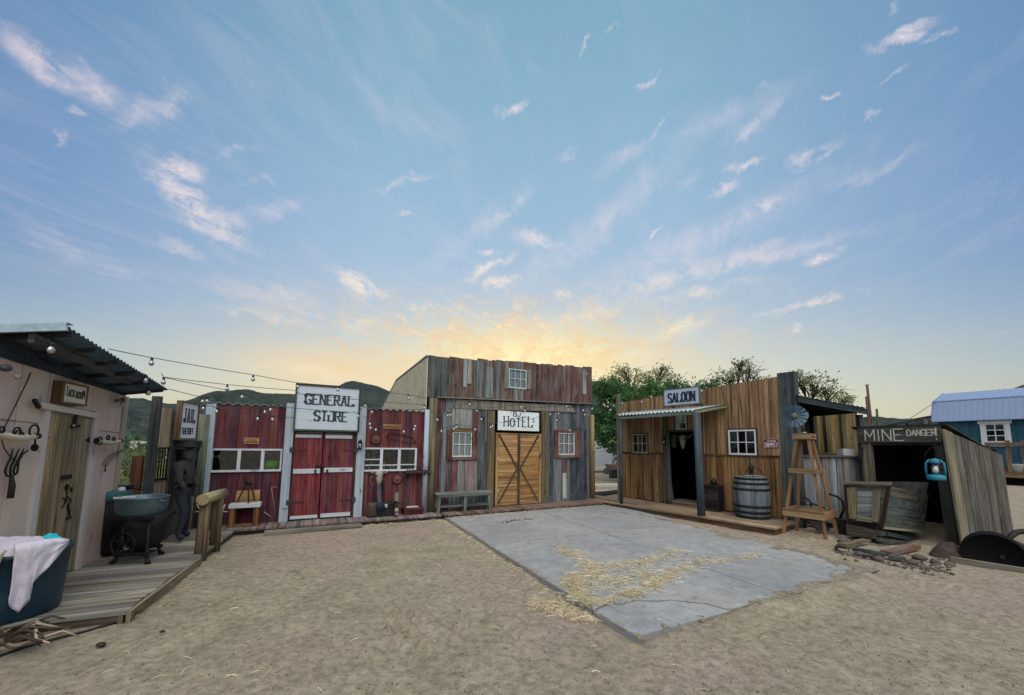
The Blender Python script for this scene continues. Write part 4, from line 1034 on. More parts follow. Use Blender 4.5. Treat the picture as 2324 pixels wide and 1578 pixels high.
mb = MB(); mb.lathe(J(0, 0, .90), [(.142, 0), (.147, .005), (.147, .045), (.142, .05)], (.03, .02, .015), 20, sy=.78); mb.box(JAI, ca_0+.13, ca_0+.19, .2, .3, .78, .98, (.02, .015, .012)); mb.build('gun_belt', felt, T)

# stump with antlers, hitching rail
c = G(*jl(690, 1490), .1); mb = MB(); c = JAI.at(JAI.loc(c)[0]+.1, .3, .1)
T = thing('antlers', 'pale deer antlers propped on a dark stump behind the hitching rail', 'antlers', c)
zA = P_at(*jl(680, 1280), c.y).z
tx(T, 'stump', M['post'], lambda m_: m_.lathe(c, [(.17, 0), (.15, .1), (.14, zA-.16), (.001, zA-.16)], (.02, .02, .02), 14))
for s_ in (-1, 1):
    def an(m_, s_=s_):
        b = Vector((c.x, c.y, zA-.06)); x = Vector((1, .1, 0))*s_
        m_.tube([b + x*.02, b + x*.10 + Vector((0, 0, -.01)), b + x*.2 + Vector((0, 0, .06)), b + x*.25 + Vector((0, -.02, .17))], [.02, .017, .014, .006], lin('cfc7ba'), 7)
        m_.tube([b + x*.16 + Vector((0, 0, .03)), b + x*.32 + Vector((0, -.03, .03))], [.012, .005], lin('cfc7ba'), 6)
    tx(T, 'antler', M['paint'], an)
h1, h2 = G(*dk(1480, 790), 0), G(*dk(1582, 722), 0); zh = P_at(*dk(1485, 330), h1.y).z; zh2 = P_at(*dk(1600, 285), h2.y).z
zl = (zh+zh2)/2
T = thing('hitching_rail', 'log hitching rail on two posts at the edge of the yard', 'hitching rail', (h1+h2)/2)
LOG = lin('968a68'); dv = (h2-h1).normalized()
for p in (h1, h2): tx(T, 'post', M['post'], lambda m_: m_.tube([p - Vector((0, 0, .1)), p + Vector((0, 0, .5)), Vector((p.x, p.y, zl-.09))], [.078, .072, .068], lin('7d6b4e'), 14))
tx(T, 'rail', M['saw'], lambda m_: m_.tube([h1 - dv*.12 + Vector((0, 0, zl-.03)), h2 + dv*.2 + Vector((0, 0, zl-.03))], [.08, .074], lin('aca07c'), 16))

# black hose along the boardwalk, dry branches
mb = MB(); hp = [G(*dk(x, y), 0) for x, y in [(-150, 1545), (0, 1500), (210, 1430), (420, 1375), (600, 1325), (780, 1275), (900, 1240), (985, 1212), (1030, 1190), (1090, 1140)]]
mb.tube([Vector((p.x, p.y, gz(p.x, p.y)+.012)) for p in hp], .011, BLK, 7)
tag(mb.build('hose', M['plastic'], None, hp[3]), 'thin black hose lying on the dirt along the front of the left boardwalk', 'hose')
T = thing('branches', 'heap of dry dead branches on the ground below the blue barrel', 'branches', G(*bn(100, 1330), 0))
for k in range(16):
    p = G(*bn(R.uniform(-60, 230), R.uniform(1200, 1480)), 0); an = R.uniform(-.6, .9); L = R.uniform(.15, .45)
    q = [p + Vector((math.cos(an)*L*t + R.uniform(-.02, .02), math.sin(an)*L*t + R.uniform(-.02, .02), .02 + R.uniform(0, .08) + .05*math.sin(t*3))) for t in (0, .35, .7, 1)]
    tx(T, 'branch', M['post'], lambda m_: m_.tube(q, [.016, .013, .01, .005], vary(lin('54473b') if k % 3 else lin('b0a08a'), .2), 6))

# ================================================================ general store
REDS = [lin('733a3e'), lin('66323b'), lin('784241'), lin('5d3039'), lin('7e4a48'), lin('54343f')]
REDL = [lin('602c39'), lin('552938'), lin('683038'), lin('4d2839')]
def sq(cr, x, y, d=0.0): return STO.px(cr(x, y), d)
def rect(fr, cr, x0, y0, x1, y1, d=0.0):
    """a0, a1, z0, z1 of a pixel rectangle (x0,y0)-(x1,y1) on a wall"""
    p, q = fr.px(cr(x0, y0), d), fr.px(cr(x1, y1), d); r_, s_ = fr.px(cr(x1, y0), d), fr.px(cr(x0, y1), d)
    return (p[0]+s_[0])/2, (q[0]+r_[0])/2, (q[1]+s_[1])/2, (p[1]+r_[1])/2
T = thing('general_store', 'red board general store with white posts and double doors', 'building', STO.at(.6, 0, .1))
wl = rect(STO, s1, 700, 688, 1352, 898); wr_ = rect(STO, s2, 958, 737, 1477, 966)
aL0 = sq(s1, 690, 500)[0]; aP2 = sq(s2, 225, 700)[0]; aP2b = sq(s2, 170, 1300)[0]; aP3 = sq(s2, 915, 1000)[0]; aP4 = sq(s2, 1568, 800)[0]
ztl = (sq(s1, 720, 288)[1] + sq(s1, 1370, 300)[1])/2; ztr = (sq(s2, 970, 370)[1] + sq(s2, 1540, 368)[1])/2
mb = MB()
aD0, aD1 = sq(s2, 262, 800)[0], sq(s2, 862, 800)[0]
planks(mb, STO, aL0, aD0-.03, wl[3]-.01, ztl, 0, .025, .15, REDS, gap=.005)
planks(mb, STO, aL0, aD0-.03, .1, wl[2]+.01, .004, .025, .13, REDL, gap=.006)
planks(mb, STO, aL0, wl[0]+.01, wl[2]+.02, wl[3]-.02, 0, .025, .15, REDS, gap=.005); planks(mb, STO, wl[1]-.01, aD0-.03, wl[2]+.02, wl[3]-.02, 0, .025, .15, REDS, gap=.005)
mb.build('wall', M['red'], T); mb = MB()
planks(mb, STO, aD1+.03, aP4, .1, ztr, 0, .025, .13, REDS + [lin('7f4a44')], [(wr_[0]+.01, wr_[1]-.01, wr_[2]+.01, wr_[3]-.01)], gap=.006)
mb.build('wall', M['red'], T)
# posts
WP = lin('a9bac6')
def wpost(a0, a1, ztop, d=.09, round_=False):
    if round_: tx(T, 'post', M['white'], lambda m_: m_.tube([STO.at((a0+a1)/2, .06, .1), STO.at((a0+a1)/2, .06, ztop)], [(a1-a0)/2*1.06, (a1-a0)/2*.92], WP, 12))
    else: tx(T, 'post', M['white'], lambda m_: m_.box(STO, a0, a1, .005, d, .1, ztop, WP, 2))
p = sq(s1, 668, 500, .09)[0], sq(s1, 706, 300, .09)[0]; hw = .075
pa = (sq(s1, 655, 700, .09)[0]+sq(s1, 690, 700, .09)[0])/2; wpost(pa-hw, pa+hw, sq(s1, 680, 280, .09)[1])
pa = (sq(s2, 185, 700, .09)[0]+sq(s2, 238, 700, .09)[0])/2; wpost(pa-.075, pa+.08, sq(s2, 228, 295, .09)[1], .09)
zhi = sq(s2, 205, 790, .09)[1]; zlo = sq(s2, 190, 1330, .09)[1]
tx(T, 'post', M['white'], lambda m_: m_.box(STO, pa-.02, pa+.075, .093, .115, zlo, zhi, lin('9fb4c2'), 2))
pb = (sq(s2, 880, 1000, .09)[0]+sq(s2, 952, 1000, .09)[0])/2; wpost(pb-.085, pb+.085, sq(s2, 945, 330, .09)[1])
pc = (sq(s2, 1543, 900, .06)[0]+sq(s2, 1592, 900, .06)[0])/2; wpost(pc-.065, pc+.065, sq(s2, 1570, 360, .06)[1], round_=True)
# doors
SPL = sq(s2, 538, 1000, .03)[0]
zdt = (sq(s2, 265, 592, .03)[1]+sq(s2, 860, 592, .03)[1])/2; zdb = .13
bands = [(rect(STO, s2, 265, 605, 540, 636, .05), rect(STO, s2, 258, 945, 525, 990, .05), rect(STO, s2, 222, 1405, 508, 1445, .05)),
         (rect(STO, s2, 580, 610, 845, 645, .05), rect(STO, s2, 566, 933, 857, 976, .05), rect(STO, s2, 530, 1378, 845, 1440, .05))]
DPAL = [[lin('7e353c'), lin('763440'), lin('843439')], [lin('863f40'), lin('7b3842'), lin('85463f'), lin('6b3844')]]
for k, (a0, a1) in enumerate(((aD0, SPL-.008), (SPL+.008, aD1))):
    mb = MB(); planks(mb, STO, a0+.005, a1-.005, zdb, zdt, .03, .03, .12, DPAL[k], gap=.003)
    mb.box(STO, a0, a1, -.03, -.003, zdb, zdt, (.02, .012, .012))
    D = mb.build('door', M['red'], T)
    for b in bands[k]:
        b0 = max(b[0], a0+.02) if k else a0+.02; b1 = min(b[1], a1-.02)
        tx(D, 'door_band', M['white'], lambda m_: m_.box(STO, b0, b1, .032, .052, max(b[2], zdb+.005), b[3], lin('c9d2d8'), 0))
    ax = a1-.05 if k == 0 else a0+.05
    q = rect(STO, s2, 470, 950, 490, 990, .06) if k == 0 else rect(STO, s2, 588, 950, 606, 985, .06)
    tx(D, 'handle', M['iron'], lambda m_: (m_.box(STO, q[0], q[1], .054, .075, q[2], q[3], IRON)))
    for zz_ in (sq(s2, 235, 755, .05)[1], sq(s2, 215, 1275, .05)[1]):
        x0 = a0-.03 if k == 0 else a1+.03
        def hg(m_): m_.box(STO, min(x0, x0+(.28 if k == 0 else -.28)), max(x0, x0+(.28 if k == 0 else -.28)), .033, .042, zz_-.016, zz_+.016, lin('5a3a3c')); m_.box(STO, x0-.035, x0+.035, .093, .118, zz_-.05, zz_+.05, lin('39444a'))
        tx(D, 'hinge', M['iron'], hg)
tx(T, 'latch', M['iron'], lambda m_: m_.beam(STO.at(SPL-.13, .06, sq(s2, 520, 915, .06)[1]), STO.at(SPL+.05, .06, sq(s2, 520, 915, .06)[1]), .03, .03, IRON))
mb = MB(); mb.box(STO, aD0-.03, aD1+.06, -.02, .07, zdt+.01, zdt+.07, lin('4a4038')); mb.box(STO, aD1+.006, aD1+.06, -.02, .06, .1, zdt, lin('574a3e'), 2); mb.box(STO, aD0-.032, aD0-.004, -.02, .05, .1, zdt, lin('4a3c3a'), 2)
mb.build('door_frame', M['post'], T)
# windows: left counter opening in three lights, right in three sashes
FCW = lin('cdd6dc')
def three(rc, lights, name='window', label=None):
    mb = MB(); a0, a1, z0, z1 = rc
    xs = [a0] + [x for l in lights for x in l[:2]] + [a1]
    mb.box(STO, a0, a1, -.03, .032, z1-.035, z1, FCW); mb.box(STO, a0, a1, -.03, .045, z0, z0+.04, FCW)
    for i in range(0, len(xs), 2): mb.box(STO, xs[i], xs[i+1], -.028, .03, z0+.04, z1-.035, FCW, 2)
    for l in lights:
        for zz_ in l[2]: mb.box(STO, l[0], l[1], -.02, .018, zz_-.011, zz_+.011, FCW)
    w = mb.build(name, M['white'], T); g_ = MB()
    if label: w['label'] = label
    g_.box(STO, lights[0][0]-.005, lights[-1][1]+.005, -.012, -.006, z0+.035, z1-.03, (.5, .5, .5)); g_.build('pane', M['glass'], w)
X = lambda cr, x, y: sq(cr, x, y, .03)[0]
three(wl, [(X(s1, 718, 790), X(s1, 944, 790), []), (X(s1, 976, 790), X(s1, 1160, 790), []), (X(s1, 1190, 790), X(s1, 1336, 790), [])])
Z = lambda cr, x, y: sq(cr, x, y, .02)[1]
three(wr_, [(X(s2, 966, 850), X(s2, 1118, 850), [Z(s2, 1040, 852), Z(s2, 1040, 908)]), (X(s2, 1146, 850), X(s2, 1294, 850), [Z(s2, 1220, 907)]), (X(s2, 1322, 850), X(s2, 1462, 850), [Z(s2, 1390, 902)])])
# room behind
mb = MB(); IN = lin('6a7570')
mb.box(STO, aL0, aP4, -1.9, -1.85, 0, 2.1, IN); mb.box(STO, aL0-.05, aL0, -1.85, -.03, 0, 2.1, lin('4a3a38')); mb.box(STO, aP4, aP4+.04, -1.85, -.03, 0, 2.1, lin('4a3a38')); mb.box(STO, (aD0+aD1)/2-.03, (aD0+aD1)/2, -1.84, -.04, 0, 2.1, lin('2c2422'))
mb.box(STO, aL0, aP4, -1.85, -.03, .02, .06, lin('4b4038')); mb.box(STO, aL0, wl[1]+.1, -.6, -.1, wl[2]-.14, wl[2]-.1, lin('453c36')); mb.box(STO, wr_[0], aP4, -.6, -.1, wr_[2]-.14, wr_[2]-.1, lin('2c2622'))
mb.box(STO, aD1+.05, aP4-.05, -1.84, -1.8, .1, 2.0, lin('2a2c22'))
for k in range(14):
    a = lerp(wr_[0]+.05, wr_[1]-.05, (k+.5)/14); z = R.uniform(1.15, 1.6); mb.box(STO, a-R.uniform(.02, .06), a+.03, -.75, -.7, z-R.uniform(.1, .3), z, vary(lin('6f6a50' if k % 3 else '9a9a90'), .5))
mb.box(STO, wr_[0], wr_[1], -.8, -.76, .9, 1.75, lin('1c1a16'))
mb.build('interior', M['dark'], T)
# corrugated roof sheet, its wavy end showing above the boards
mb = MB(); TC = lin('aeb6b4')
for a0, a1, zt in ((aL0-.12, aD0-.05, ztl), (pb+.05, aP4+.02, ztr)):
    n = int((a1-a0)/.014); b = len(mb.v)
    for i in range(n+1):
        a = a0 + (a1-a0)*i/n; w = .021*math.sin(2*PI*a/.152)
        for d, dz in ((.03, .018), (-2.0, -.32)):
            mb.v.append(tuple(STO.at(a, d, zt+dz+w))); mb.v.append(tuple(STO.at(a, d, zt+dz+w-.006)))
    for i in range(n):
        q = b+i*4
        mb.face([q, q+4, q+6, q+2], [(0, 0)]*4, TC, True); mb.face([q+1, q+3, q+7, q+5], [(0, 0)]*4, TC, True); mb.face([q, q+1, q+5, q+4], [(0, 0)]*4, TC)
mb.build('roof', M['tin'], T)
# sign
sr = rect(STO, s2, 272, 122, 922, 575, .14); fw_ = .035
T2 = thing('sign', 'big white board sign reading GENERAL STORE over the red double doors', 'sign', STO.at((sr[0]+sr[1])/2, .1, sr[2]))
DG = lin('475652'); mb = MB()
for q in ((sr[0], sr[0]+fw_, sr[2], sr[3]), (sr[1]-fw_, sr[1], sr[2], sr[3]), (sr[0]+fw_, sr[1]-fw_, sr[2], sr[2]+fw_), (sr[0]+fw_, sr[1]-fw_, sr[3]-fw_, sr[3])): mb.box(STO, q[0], q[1], .096, .15, q[2], q[3], DG)
mb.build('frame', M['saw'], T2)
mb = MB(); n = 5
for i in range(n):
    z0 = lerp(sr[2]+fw_, sr[3]-fw_, i/n); z1 = lerp(sr[2]+fw_, sr[3]-fw_, (i+1)/n)
    mb.box(STO, sr[0]+fw_, sr[1]-fw_, .10, .13+.001*(i % 2), z0+.001, z1-.001, vary(lin('bccbd6'), .03), 0)
mb.build('board', M['sign'], T2)
mb = MB(); LT = lin('26343a'); ww, hh = sr[1]-sr[0], sr[3]-sr[2]
letters(mb, STO, .137, 'GENERAL', sr[0]+ww*.155, sr[0]+ww*.885, sr[2]+hh*.575, sr[2]+hh*.795, .034, .02, LT, .034, .42, taper=[1]*7)
letters(mb, STO, .137, 'STQRE', sr[0]+ww*.30, sr[0]+ww*.80, sr[2]+hh*.225, sr[2]+hh*.435, .036, .02, LT, .03, .35)
letters(mb, STO, .137, '.', sr[0]+ww*.235, sr[0]+ww*.26, sr[2]+hh*.22, sr[2]+hh*.3, .02, .02, LT)
mb.build('lettering', M['paint'], T2)
# small plaques
def plaque(cr, x0, y0, x1, y1, label):
    q = rect(STO, cr, x0, y0, x1, y1, .02)
    t = thing('plaque', label, 'plaque', STO.at((q[0]+q[1])/2, 0, q[2]), 'small wooden plaques on the red boards')
    tx(t, 'board', M['saw'], lambda m_: m_.box(STO, q[0], q[1], .006, .026, q[2], q[3], lin('b58c5f'), 0))
    def lt(m_):
        w = q[1]-q[0]; h = q[3]-q[2]
        for i in range(9):
            a = q[0]+w*(.15+.08*i); m_.box(STO, a, a+w*.05, .0262, .029, q[2]+h*.3, q[2]+h*R.uniform(.5, .75), lin('6f4a2c'))
    tx(t, 'carving', M['paint'], lt)
plaque(s1, 1008, 588, 1148, 645, 'small tan plaque above the left store window'); plaque(s2, 1150, 507, 1328, 551, 'long tan plaque on the right red wall above the saw')
# wheel hubs / pans on the right wall
for x, y, r_, lb in ((1080, 650, 54, 'rusty round disc on the red wall above the right window'), (1290, 1042, 54, 'rusty round disc on the red wall below the right window')):
    a, z = sq(s2, x, y, .03); a2, _ = sq(s2, x+r_, y, .03); r_ = a2-a; mb = MB()
    mb.lathe(STO.at(a, .005, z), [(r_, 0), (r_*1.03, .02), (r_*.95, .035), (r_*.75, .02), (r_*.3, .03), (r_*.12, .055), (.001, .058)], lin('4a2a28'), 24, axis=STO.n, cols=[lin('43282a'), lin('43282a'), lin('4a2e2c'), lin('7a4a42'), lin('7d5a52'), lin('8a7068')])
    tag(mb.build('disc', M['iron'], None, STO.at(a, 0, z)), lb, 'disc', 'rusty discs on the red wall')
mb = MB(); P = lambda *xy: pts(STO, .02, s2, xy)
mb.tube(P((1180, 630), (1215, 590), (1300, 600), (1440, 635), (1470, 690)), .011, lin('4a2828'), 6); mb.tube(P((1180, 635), (1300, 665)), .007, lin('4a2828'), 6); mb.tube(P((1290, 668), (1480, 700)), .005, lin('4a2828'), 6)
tag(mb.build('bow_saw', M['iron'], None, P((1300, 640))[0]), 'rusty bow saw frame hung on the red wall above the right window', 'saw')
def lantern(fr, cr, x0, y0, x1, y1, d, label, group='black wall lanterns'):
    q = rect(fr, cr, x0, y0, x1, y1, d+.05); c = fr.at((q[0]+q[1])/2, d+.05, q[2]); h = q[3]-q[2]; r = max(.03, (q[1]-q[0])/2)
    t = thing('wall_lantern', label, 'lantern', c, group)
    def fr_(m_):
        m_.lathe(c, [(r*.5, 0), (r*.8, h*.06), (r*.8, h*.12)], BLK, 8); m_.lathe(c + Vector((0, 0, h*.68)), [(r*1.1, 0), (r*.9, h*.1), (r*.3, h*.22), (.004, h*.34)], BLK, 8)
        for k in range(4):
            w = PI/4+k*PI/2; p = c + fr.e*(r*.78*math.cos(w)) + fr.n*(r*.78*math.sin(w)); m_.tube([p + Vector((0, 0, h*.1)), p + Vector((0, 0, h*.7))], .006, BLK, 5)
        m_.box(fr, (q[0]+q[1])/2-r*.5, (q[0]+q[1])/2+r*.5, d+.002, d+.02, q[2]+h*.2, q[2]+h*.9, BLK); m_.tube([fr.at((q[0]+q[1])/2, d+.02, q[2]+h*.85), c + Vector((0, 0, h*.85))], .008, BLK, 6)
    tx(t, 'frame', M['iron'], fr_); tx(t, 'glass', M['bulb'], lambda m_: m_.lathe(c + Vector((0, 0, h*.12)), [(r*.66, 0), (r*.66, h*.55)], (.8, .8, .8), 10))
    tx(t, 'lamp', M['lampglint'], lambda m_: m_.ball(c + Vector((0, 0, h*.36)), r*.3, (.8, .8, .8), 8, 6, (1, 1, 1.6)))
lantern(STO, s2, 898, 652, 946, 755, .09, 'black wall lantern on the white post right of the red doors')
# small shelf with ironwork
q = rect(STO, s2, 1372, 962, 1605, 985, .1); t = thing('shelf', 'narrow dark shelf under the right store window', 'shelf', STO.at(q[0], 0, q[2]))
tx(t, 'board', M['post'], lambda m_: m_.box(STO, q[0], q[1], .008, .2, q[2], q[3], lin('4c4038'), 0))
for a in (q[0]+.06, q[1]-.12): tx(t, 'bracket', M['iron'], lambda m_: m_.beam(STO.at(a, .03, q[2]-.12), STO.at(a, .17, q[2]-.005), .02, .02, IRON))
mb = MB()
for k in range(4):
    a = lerp(q[0]+.06, q[1]-.07, k/3); rr = .035+.012*(k % 2); mb.tube([STO.at(a+rr*math.cos(w), .12, q[3]+.006+rr+rr*math.sin(w)) for w in [2*PI*j/12 for j in range(13)]], .006, BLK, 5, False)
mb.box(STO, q[0]+.02, q[1]-.02, .1, .14, q[3]+.001, q[3]+.012, BLK)
tag(mb.build('horseshoe_rack', M['iron'], None, STO.at(q[0], .1, q[3])), 'black iron horseshoe rack standing on the narrow shelf', 'rack')
# bench under the left window with tripod and crate board
def gpt(cr, x, y, d): a, z = STO.px(cr(x, y), d); return STO.at(a, d, z)
bd_ = .34
A0, A1 = STO.px(bw(450, 1100), bd_)[0], STO.px(bw(1005, 1080), bd_)[0]; zs = STO.px(bw(700, 1075), bd_)[1]
T = thing('bench', 'short wooden bench with white seat edge under the left store window', 'bench', STO.at((A0+A1)/2, .2, .1))
tx(T, 'seat', M['white'], lambda m_: (m_.box(STO, A0, A1, .05, bd_, zs-.07, zs, lin('c3ccd2'), 0),))
for a in (A0+.02, A1-.11): tx(T, 'leg', M['saw'], lambda m_: m_.box(STO, a, a+.09, .07, bd_-.02, .1, zs-.072, lin('8a6038'), 2))
tx(T, 'stretcher', M['saw'], lambda m_: m_.box(STO, A0+.112, A1-.112, .25, bd_-.03, .105, .15, lin('8c7048'), 0))
mb = MB(); q = rect(STO, bw, 575, 830, 1005, 1010, .06); mb.hexa([STO.at(q[0], .10, zs+.002), STO.at(q[1], .10, zs+.002), STO.at(q[1], .085, zs+.002), STO.at(q[0], .085, zs+.002), STO.at(q[0]+.01, .05, q[3]), STO.at(q[1]-.01, .05, q[3]), STO.at(q[1]-.01, .035, q[3]), STO.at(q[0]+.01, .035, q[3])], lin('b08a5a'))
tag(mb.build('crate_board', M['saw'], None, STO.at(q[0], .08, zs)), 'tan crate panel leaning on the bench behind the black tripod', 'board')
mb = MB(); P = lambda *xy: pts(STO, .16, bw, xy)
mb.tube(P((765, 700), (600, 1035)), .012, BLK, 6); mb.tube(P((845, 720), (905, 1010)), .012, BLK, 6); mb.tube([P((800, 700))[0], STO.at(STO.px(bw(800, 1000), .3)[0], .3, zs+.003)], .012, BLK, 6)
mb.tube(P((740, 610), (760, 680), (820, 710), (860, 700)), [.02, .04, .045, .03], BLK, 8); mb.tube(P((720, 600), (760, 620)), .022, BLK, 8)
tag(mb.build('tripod', M['iron'], None, STO.at(STO.px(bw(800, 1000), .2)[0], .16, zs)), 'black iron tripod standing on the bench', 'tripod')
mb = MB(); P = lambda *xy: pts(STO, .12, bw, xy)
mb.tube(P((1290, 770), (1200, 780), (1245, 1130), (1262, 1340)), .012, lin('8a7a80'), 6); mb.tube(pts(STO, .25, bw, [(1065, 1210), (1210, 1310)]), .013, lin('8a7a78'), 6)
tag(mb.build('bow_saw', M['saw'], None, STO.at(STO.px(bw(1240, 1300), .12)[0], .12, .1)), 'thin grey wooden saw frame leaning on the red boards right of the bench', 'saw')
# things on show inside the left window
q = rect(STO, s1, 1195, 808, 1300, 878, -.4); mb = MB(); zc = wl[2]-.099
mb.lathe(STO.at((q[0]+q[1])/2, -.35, zc), [(.10, 0), (.15, .01), (.145, q[3]-zc), (.12, q[3]-zc+.02), (.001, q[3]-zc+.03)], lin('6fc21e'), 16); mb.tube([STO.at((q[0]+q[1])/2+.07*math.cos(w), -.19, zc+.08+.07*math.sin(w)) for w in [PI*k/10 for k in range(11)]], .012, BLK, 6)
tag(mb.build('bucket', M['plastic'], None, STO.at((q[0]+q[1])/2, -.35, zc)), 'lime green bucket inside the left store window', 'bucket')
q = rect(STO, s1, 805, 790, 900, 880, -.3); mb = MB(); mb.box(STO, q[0], q[1], -.4, -.25, zc, (zc+q[3])/2, BLK); mb.tube([STO.at(q[0]+.04, -.32, (zc+q[3])/2), STO.at(q[0]+.03, -.32, q[3]+.05)], .015, BLK, 6); mb.ball(STO.at(q[1]-.08, -.32, (zc+q[3])/2+.04), .07, BLK, 8, 6)
tag(mb.build('cash_register', M['iron'], None, STO.at(q[0], -.3, zc)), 'dark old cash register on the counter inside the left store window', 'register')
q = rect(STO, bw, 785, 160, 1180, 275, -1.8); t = thing('oval_sign', 'pale oval sign on the back wall seen through the left store window', 'sign', STO.at((q[0]+q[1])/2, -1.84, q[2]))
cx_, cz_ = (q[0]+q[1])/2, (q[2]+q[3])/2; rx, rz = (q[1]-q[0])/2, (q[3]-q[2])/2
tx(t, 'rim', M['sign'], lambda m_: m_.slab([STO.at(cx_+rx*math.cos(w), -1.82, cz_+rz*math.sin(w)) for w in [2*PI*k/28 for k in range(28)]], STO.n, .02, lin('d0cf9a')))
tx(t, 'panel', M['sign'], lambda m_: m_.slab([STO.at(cx_+rx*.9*math.cos(w), -1.815, cz_+rz*.78*math.sin(w)) for w in [2*PI*k/28 for k in range(28)]], STO.n, .004, lin('5a6a52')))
# goods along the foot of the right wall
def gi(x, y, d): a, z = STO.px(it(x, y), d); return STO.at(a, d, z)
b0 = gi(1230, 1330, .3); A0, A1 = STO.px(it(1235, 1300), .3)[0], STO.px(it(1790, 1300), .3)[0]; zt_ = STO.px(it(1500, 1160), .3)[1]
T = thing('chest', 'low dark red wooden chest with a white panel on its lid at the right end', 'chest', STO.at((A0+A1)/2, .2, .1))
tx(T, 'body', M['red'], lambda m_: m_.box(STO, A0, A1, .03, .3, .1, zt_-.03, lin('4a1c22'), 0)); tx(T, 'lid', M['red'], lambda m_: m_.box(STO, A0-.015, A1+.015, .02, .315, zt_-.028, zt_+.012, lin('5c232a'), 0))
tx(T, 'panel', M['paint'], lambda m_: m_.box(STO, A0+.07, A1-.1, .1, .26, zt_+.014, zt_+.024, lin('c5cec6')))
A0, A1 = STO.px(it(615, 1200), .24)[0], STO.px(it(930, 1200), .24)[0]; zt_ = STO.px(it(750, 1000), .24)[1]
T = thing('trunk', 'black old trunk with a pale latch among the goods on the right boardwalk', 'trunk', STO.at((A0+A1)/2, .15, .1))
tx(T, 'body', M['iron'], lambda m_: m_.box(STO, A0, A1, .03, .24, .1, zt_-.05, (.02, .02, .022), 0)); tx(T, 'lid', M['iron'], lambda m_: m_.box(STO, A0-.01, A1+.01, .02, .25, zt_-.048, zt_, (.03, .03, .03), 0))
c = gi(690, 1080, .25); tx(T, 'latch', M['paint'], lambda m_: m_.box(STO, STO.loc(c)[0]-.03, STO.loc(c)[0]+.03, .251, .262, c.z-.04, c.z+.04, lin('b5bcbc')))
c = gi(300, 1350, .3); a = STO.loc(c)[0]; zt_ = STO.px(it(300, 1010), .28)[1]
mb = MB(); mb.lathe(STO.at(a, .2, .1), [(.11, 0), (.125, .05), (.115, zt_-.16), (.10, zt_-.1), (.08, zt_-.1), (.001, zt_-.14)], lin('4f443a'), 16)
tag(mb.build('milk_can', M['iron'], None, STO.at(a, .2, .1)), 'dull brown crock at the left end of the goods by the white post', 'crock')
c = gi(510, 1130, .28); mb = MB(); r = .11
mb.lathe(c, [(r, -.03), (r*1.02, 0), (r*.9, .02), (.001, .03)], lin('1a2838'), 18, axis=STO.n); top = gi(470, 400, .06); mb.beam(c, top, .085, .03, lin('4a4656'), STO.e); mb.beam(Vector((c.x, c.y, .1)), c, .05, .04, BLK, STO.e)
tag(mb.build('shovel', M['iron'], None, Vector((c.x, c.y, .1))), 'dark blue scoop shovel with broad handle leaning on the red boards', 'shovel')
for x, y, lb in ((300, 560, 'left black plank'), (600, 560, 'right black plank')):
    mb = MB(); mb.beam(STO.at(STO.px(it(x+140 if x < 400 else x-10, 1300), .3)[0], .27, .1), gi(x+100 if x < 400 else x, 380, .03), .05, .02, BLK, STO.e)
    tag(mb.build('scythe_handle', M['post'], None, gi(x, 1300, .2)), lb + ' leaning beside the broad shovel handle', 'plank')
# cow skull
def skull(fr, cpos, s, label, cat='skull'):
    """a bleached cattle skull hung facing out of fr"""
    t = thing('cow_skull', label, cat, cpos)
    def sk(m_):
        m_.tube([cpos + fr.n*.02*s + Vector((0, 0, .16*s)), cpos + fr.n*.05*s + Vector((0, 0, .06*s)), cpos + fr.n*.07*s - Vector((0, 0, .08*s)), cpos + fr.n*.05*s - Vector((0, 0, .22*s))], [.07*s, .10*s, .065*s, .035*s], lin('a9a299'), 10)
    tx(t, 'skull', M['stone'], sk)
    for k in (-1, 1):
        tx(t, 'horn', M['paint'], lambda m_: m_.tube([cpos + fr.e*(k*.06*s) + Vector((0, 0, .12*s)), cpos + fr.e*(k*.17*s) + Vector((0, 0, .11*s)), cpos + fr.e*(k*.26*s) + Vector((0, 0, .18*s)), cpos + fr.e*(k*.27*s) + Vector((0, 0, .28*s))], [.03*s, .028*s, .018*s, .006*s], lin('70655c'), 8))
        tx(t, 'eye_socket', M['iron'], lambda m_: m_.ball(cpos + fr.e*(k*.075*s) + fr.n*.10*s + Vector((0, 0, .05*s)), .026*s, BLK, 8, 6))
skull(STO, gi(480, 250, .03), .9, 'small bleached cow skull hung on the red boards above the shovel')
mb = MB(); P = [gi(x, y, .03) for x, y in [(330, 200), (240, 260), (220, 380), (260, 480), (330, 520)]]; mb.tube(P, .014, lin('7f6a66'), 6)
tag(mb.build('ox_shoe', M['iron'], None, P[0]), 'pale curved iron hook hung on the red boards beside the cow skull', 'hook')
a = STO.px(it(985, 1300), .32)[0]
T = thing('pitcher_pump', 'rusty iron and wood pump post with crossed arms in front of the trunk', 'pump', STO.at(a, .33, .1))
zz1 = STO.px(it(980, 700), .33)[1]; zz0 = STO.px(it(980, 960), .33)[1]
tx(T, 'post', M['barn'], lambda m_: (m_.box(STO, a-.045, a+.045, .29, .36, zz0, zz1, lin('8f887c'), 2), m_.box(STO, a-.04, a+.05, .29, .36, .1, zz0-.003, lin('3c342e'), 2)))
tx(T, 'cap', M['stone'], lambda m_: (m_.ball(STO.at(a, .38, .24), .05, lin('a39a8e'), 8, 6), m_.ball(STO.at(a+.01, .38, .15), .045, lin('8f867c'), 8, 6)))
for x, y in ((770, 880), (1220, 1000)): tx(T, 'arm', M['iron'], lambda m_: m_.tube([STO.at(a, .37, zz0), gi(x, y, .37), gi(x + (80 if x > 1000 else -20), y-(110 if x > 1000 else 20), .37)], .012, lin('4c3f3c'), 6))
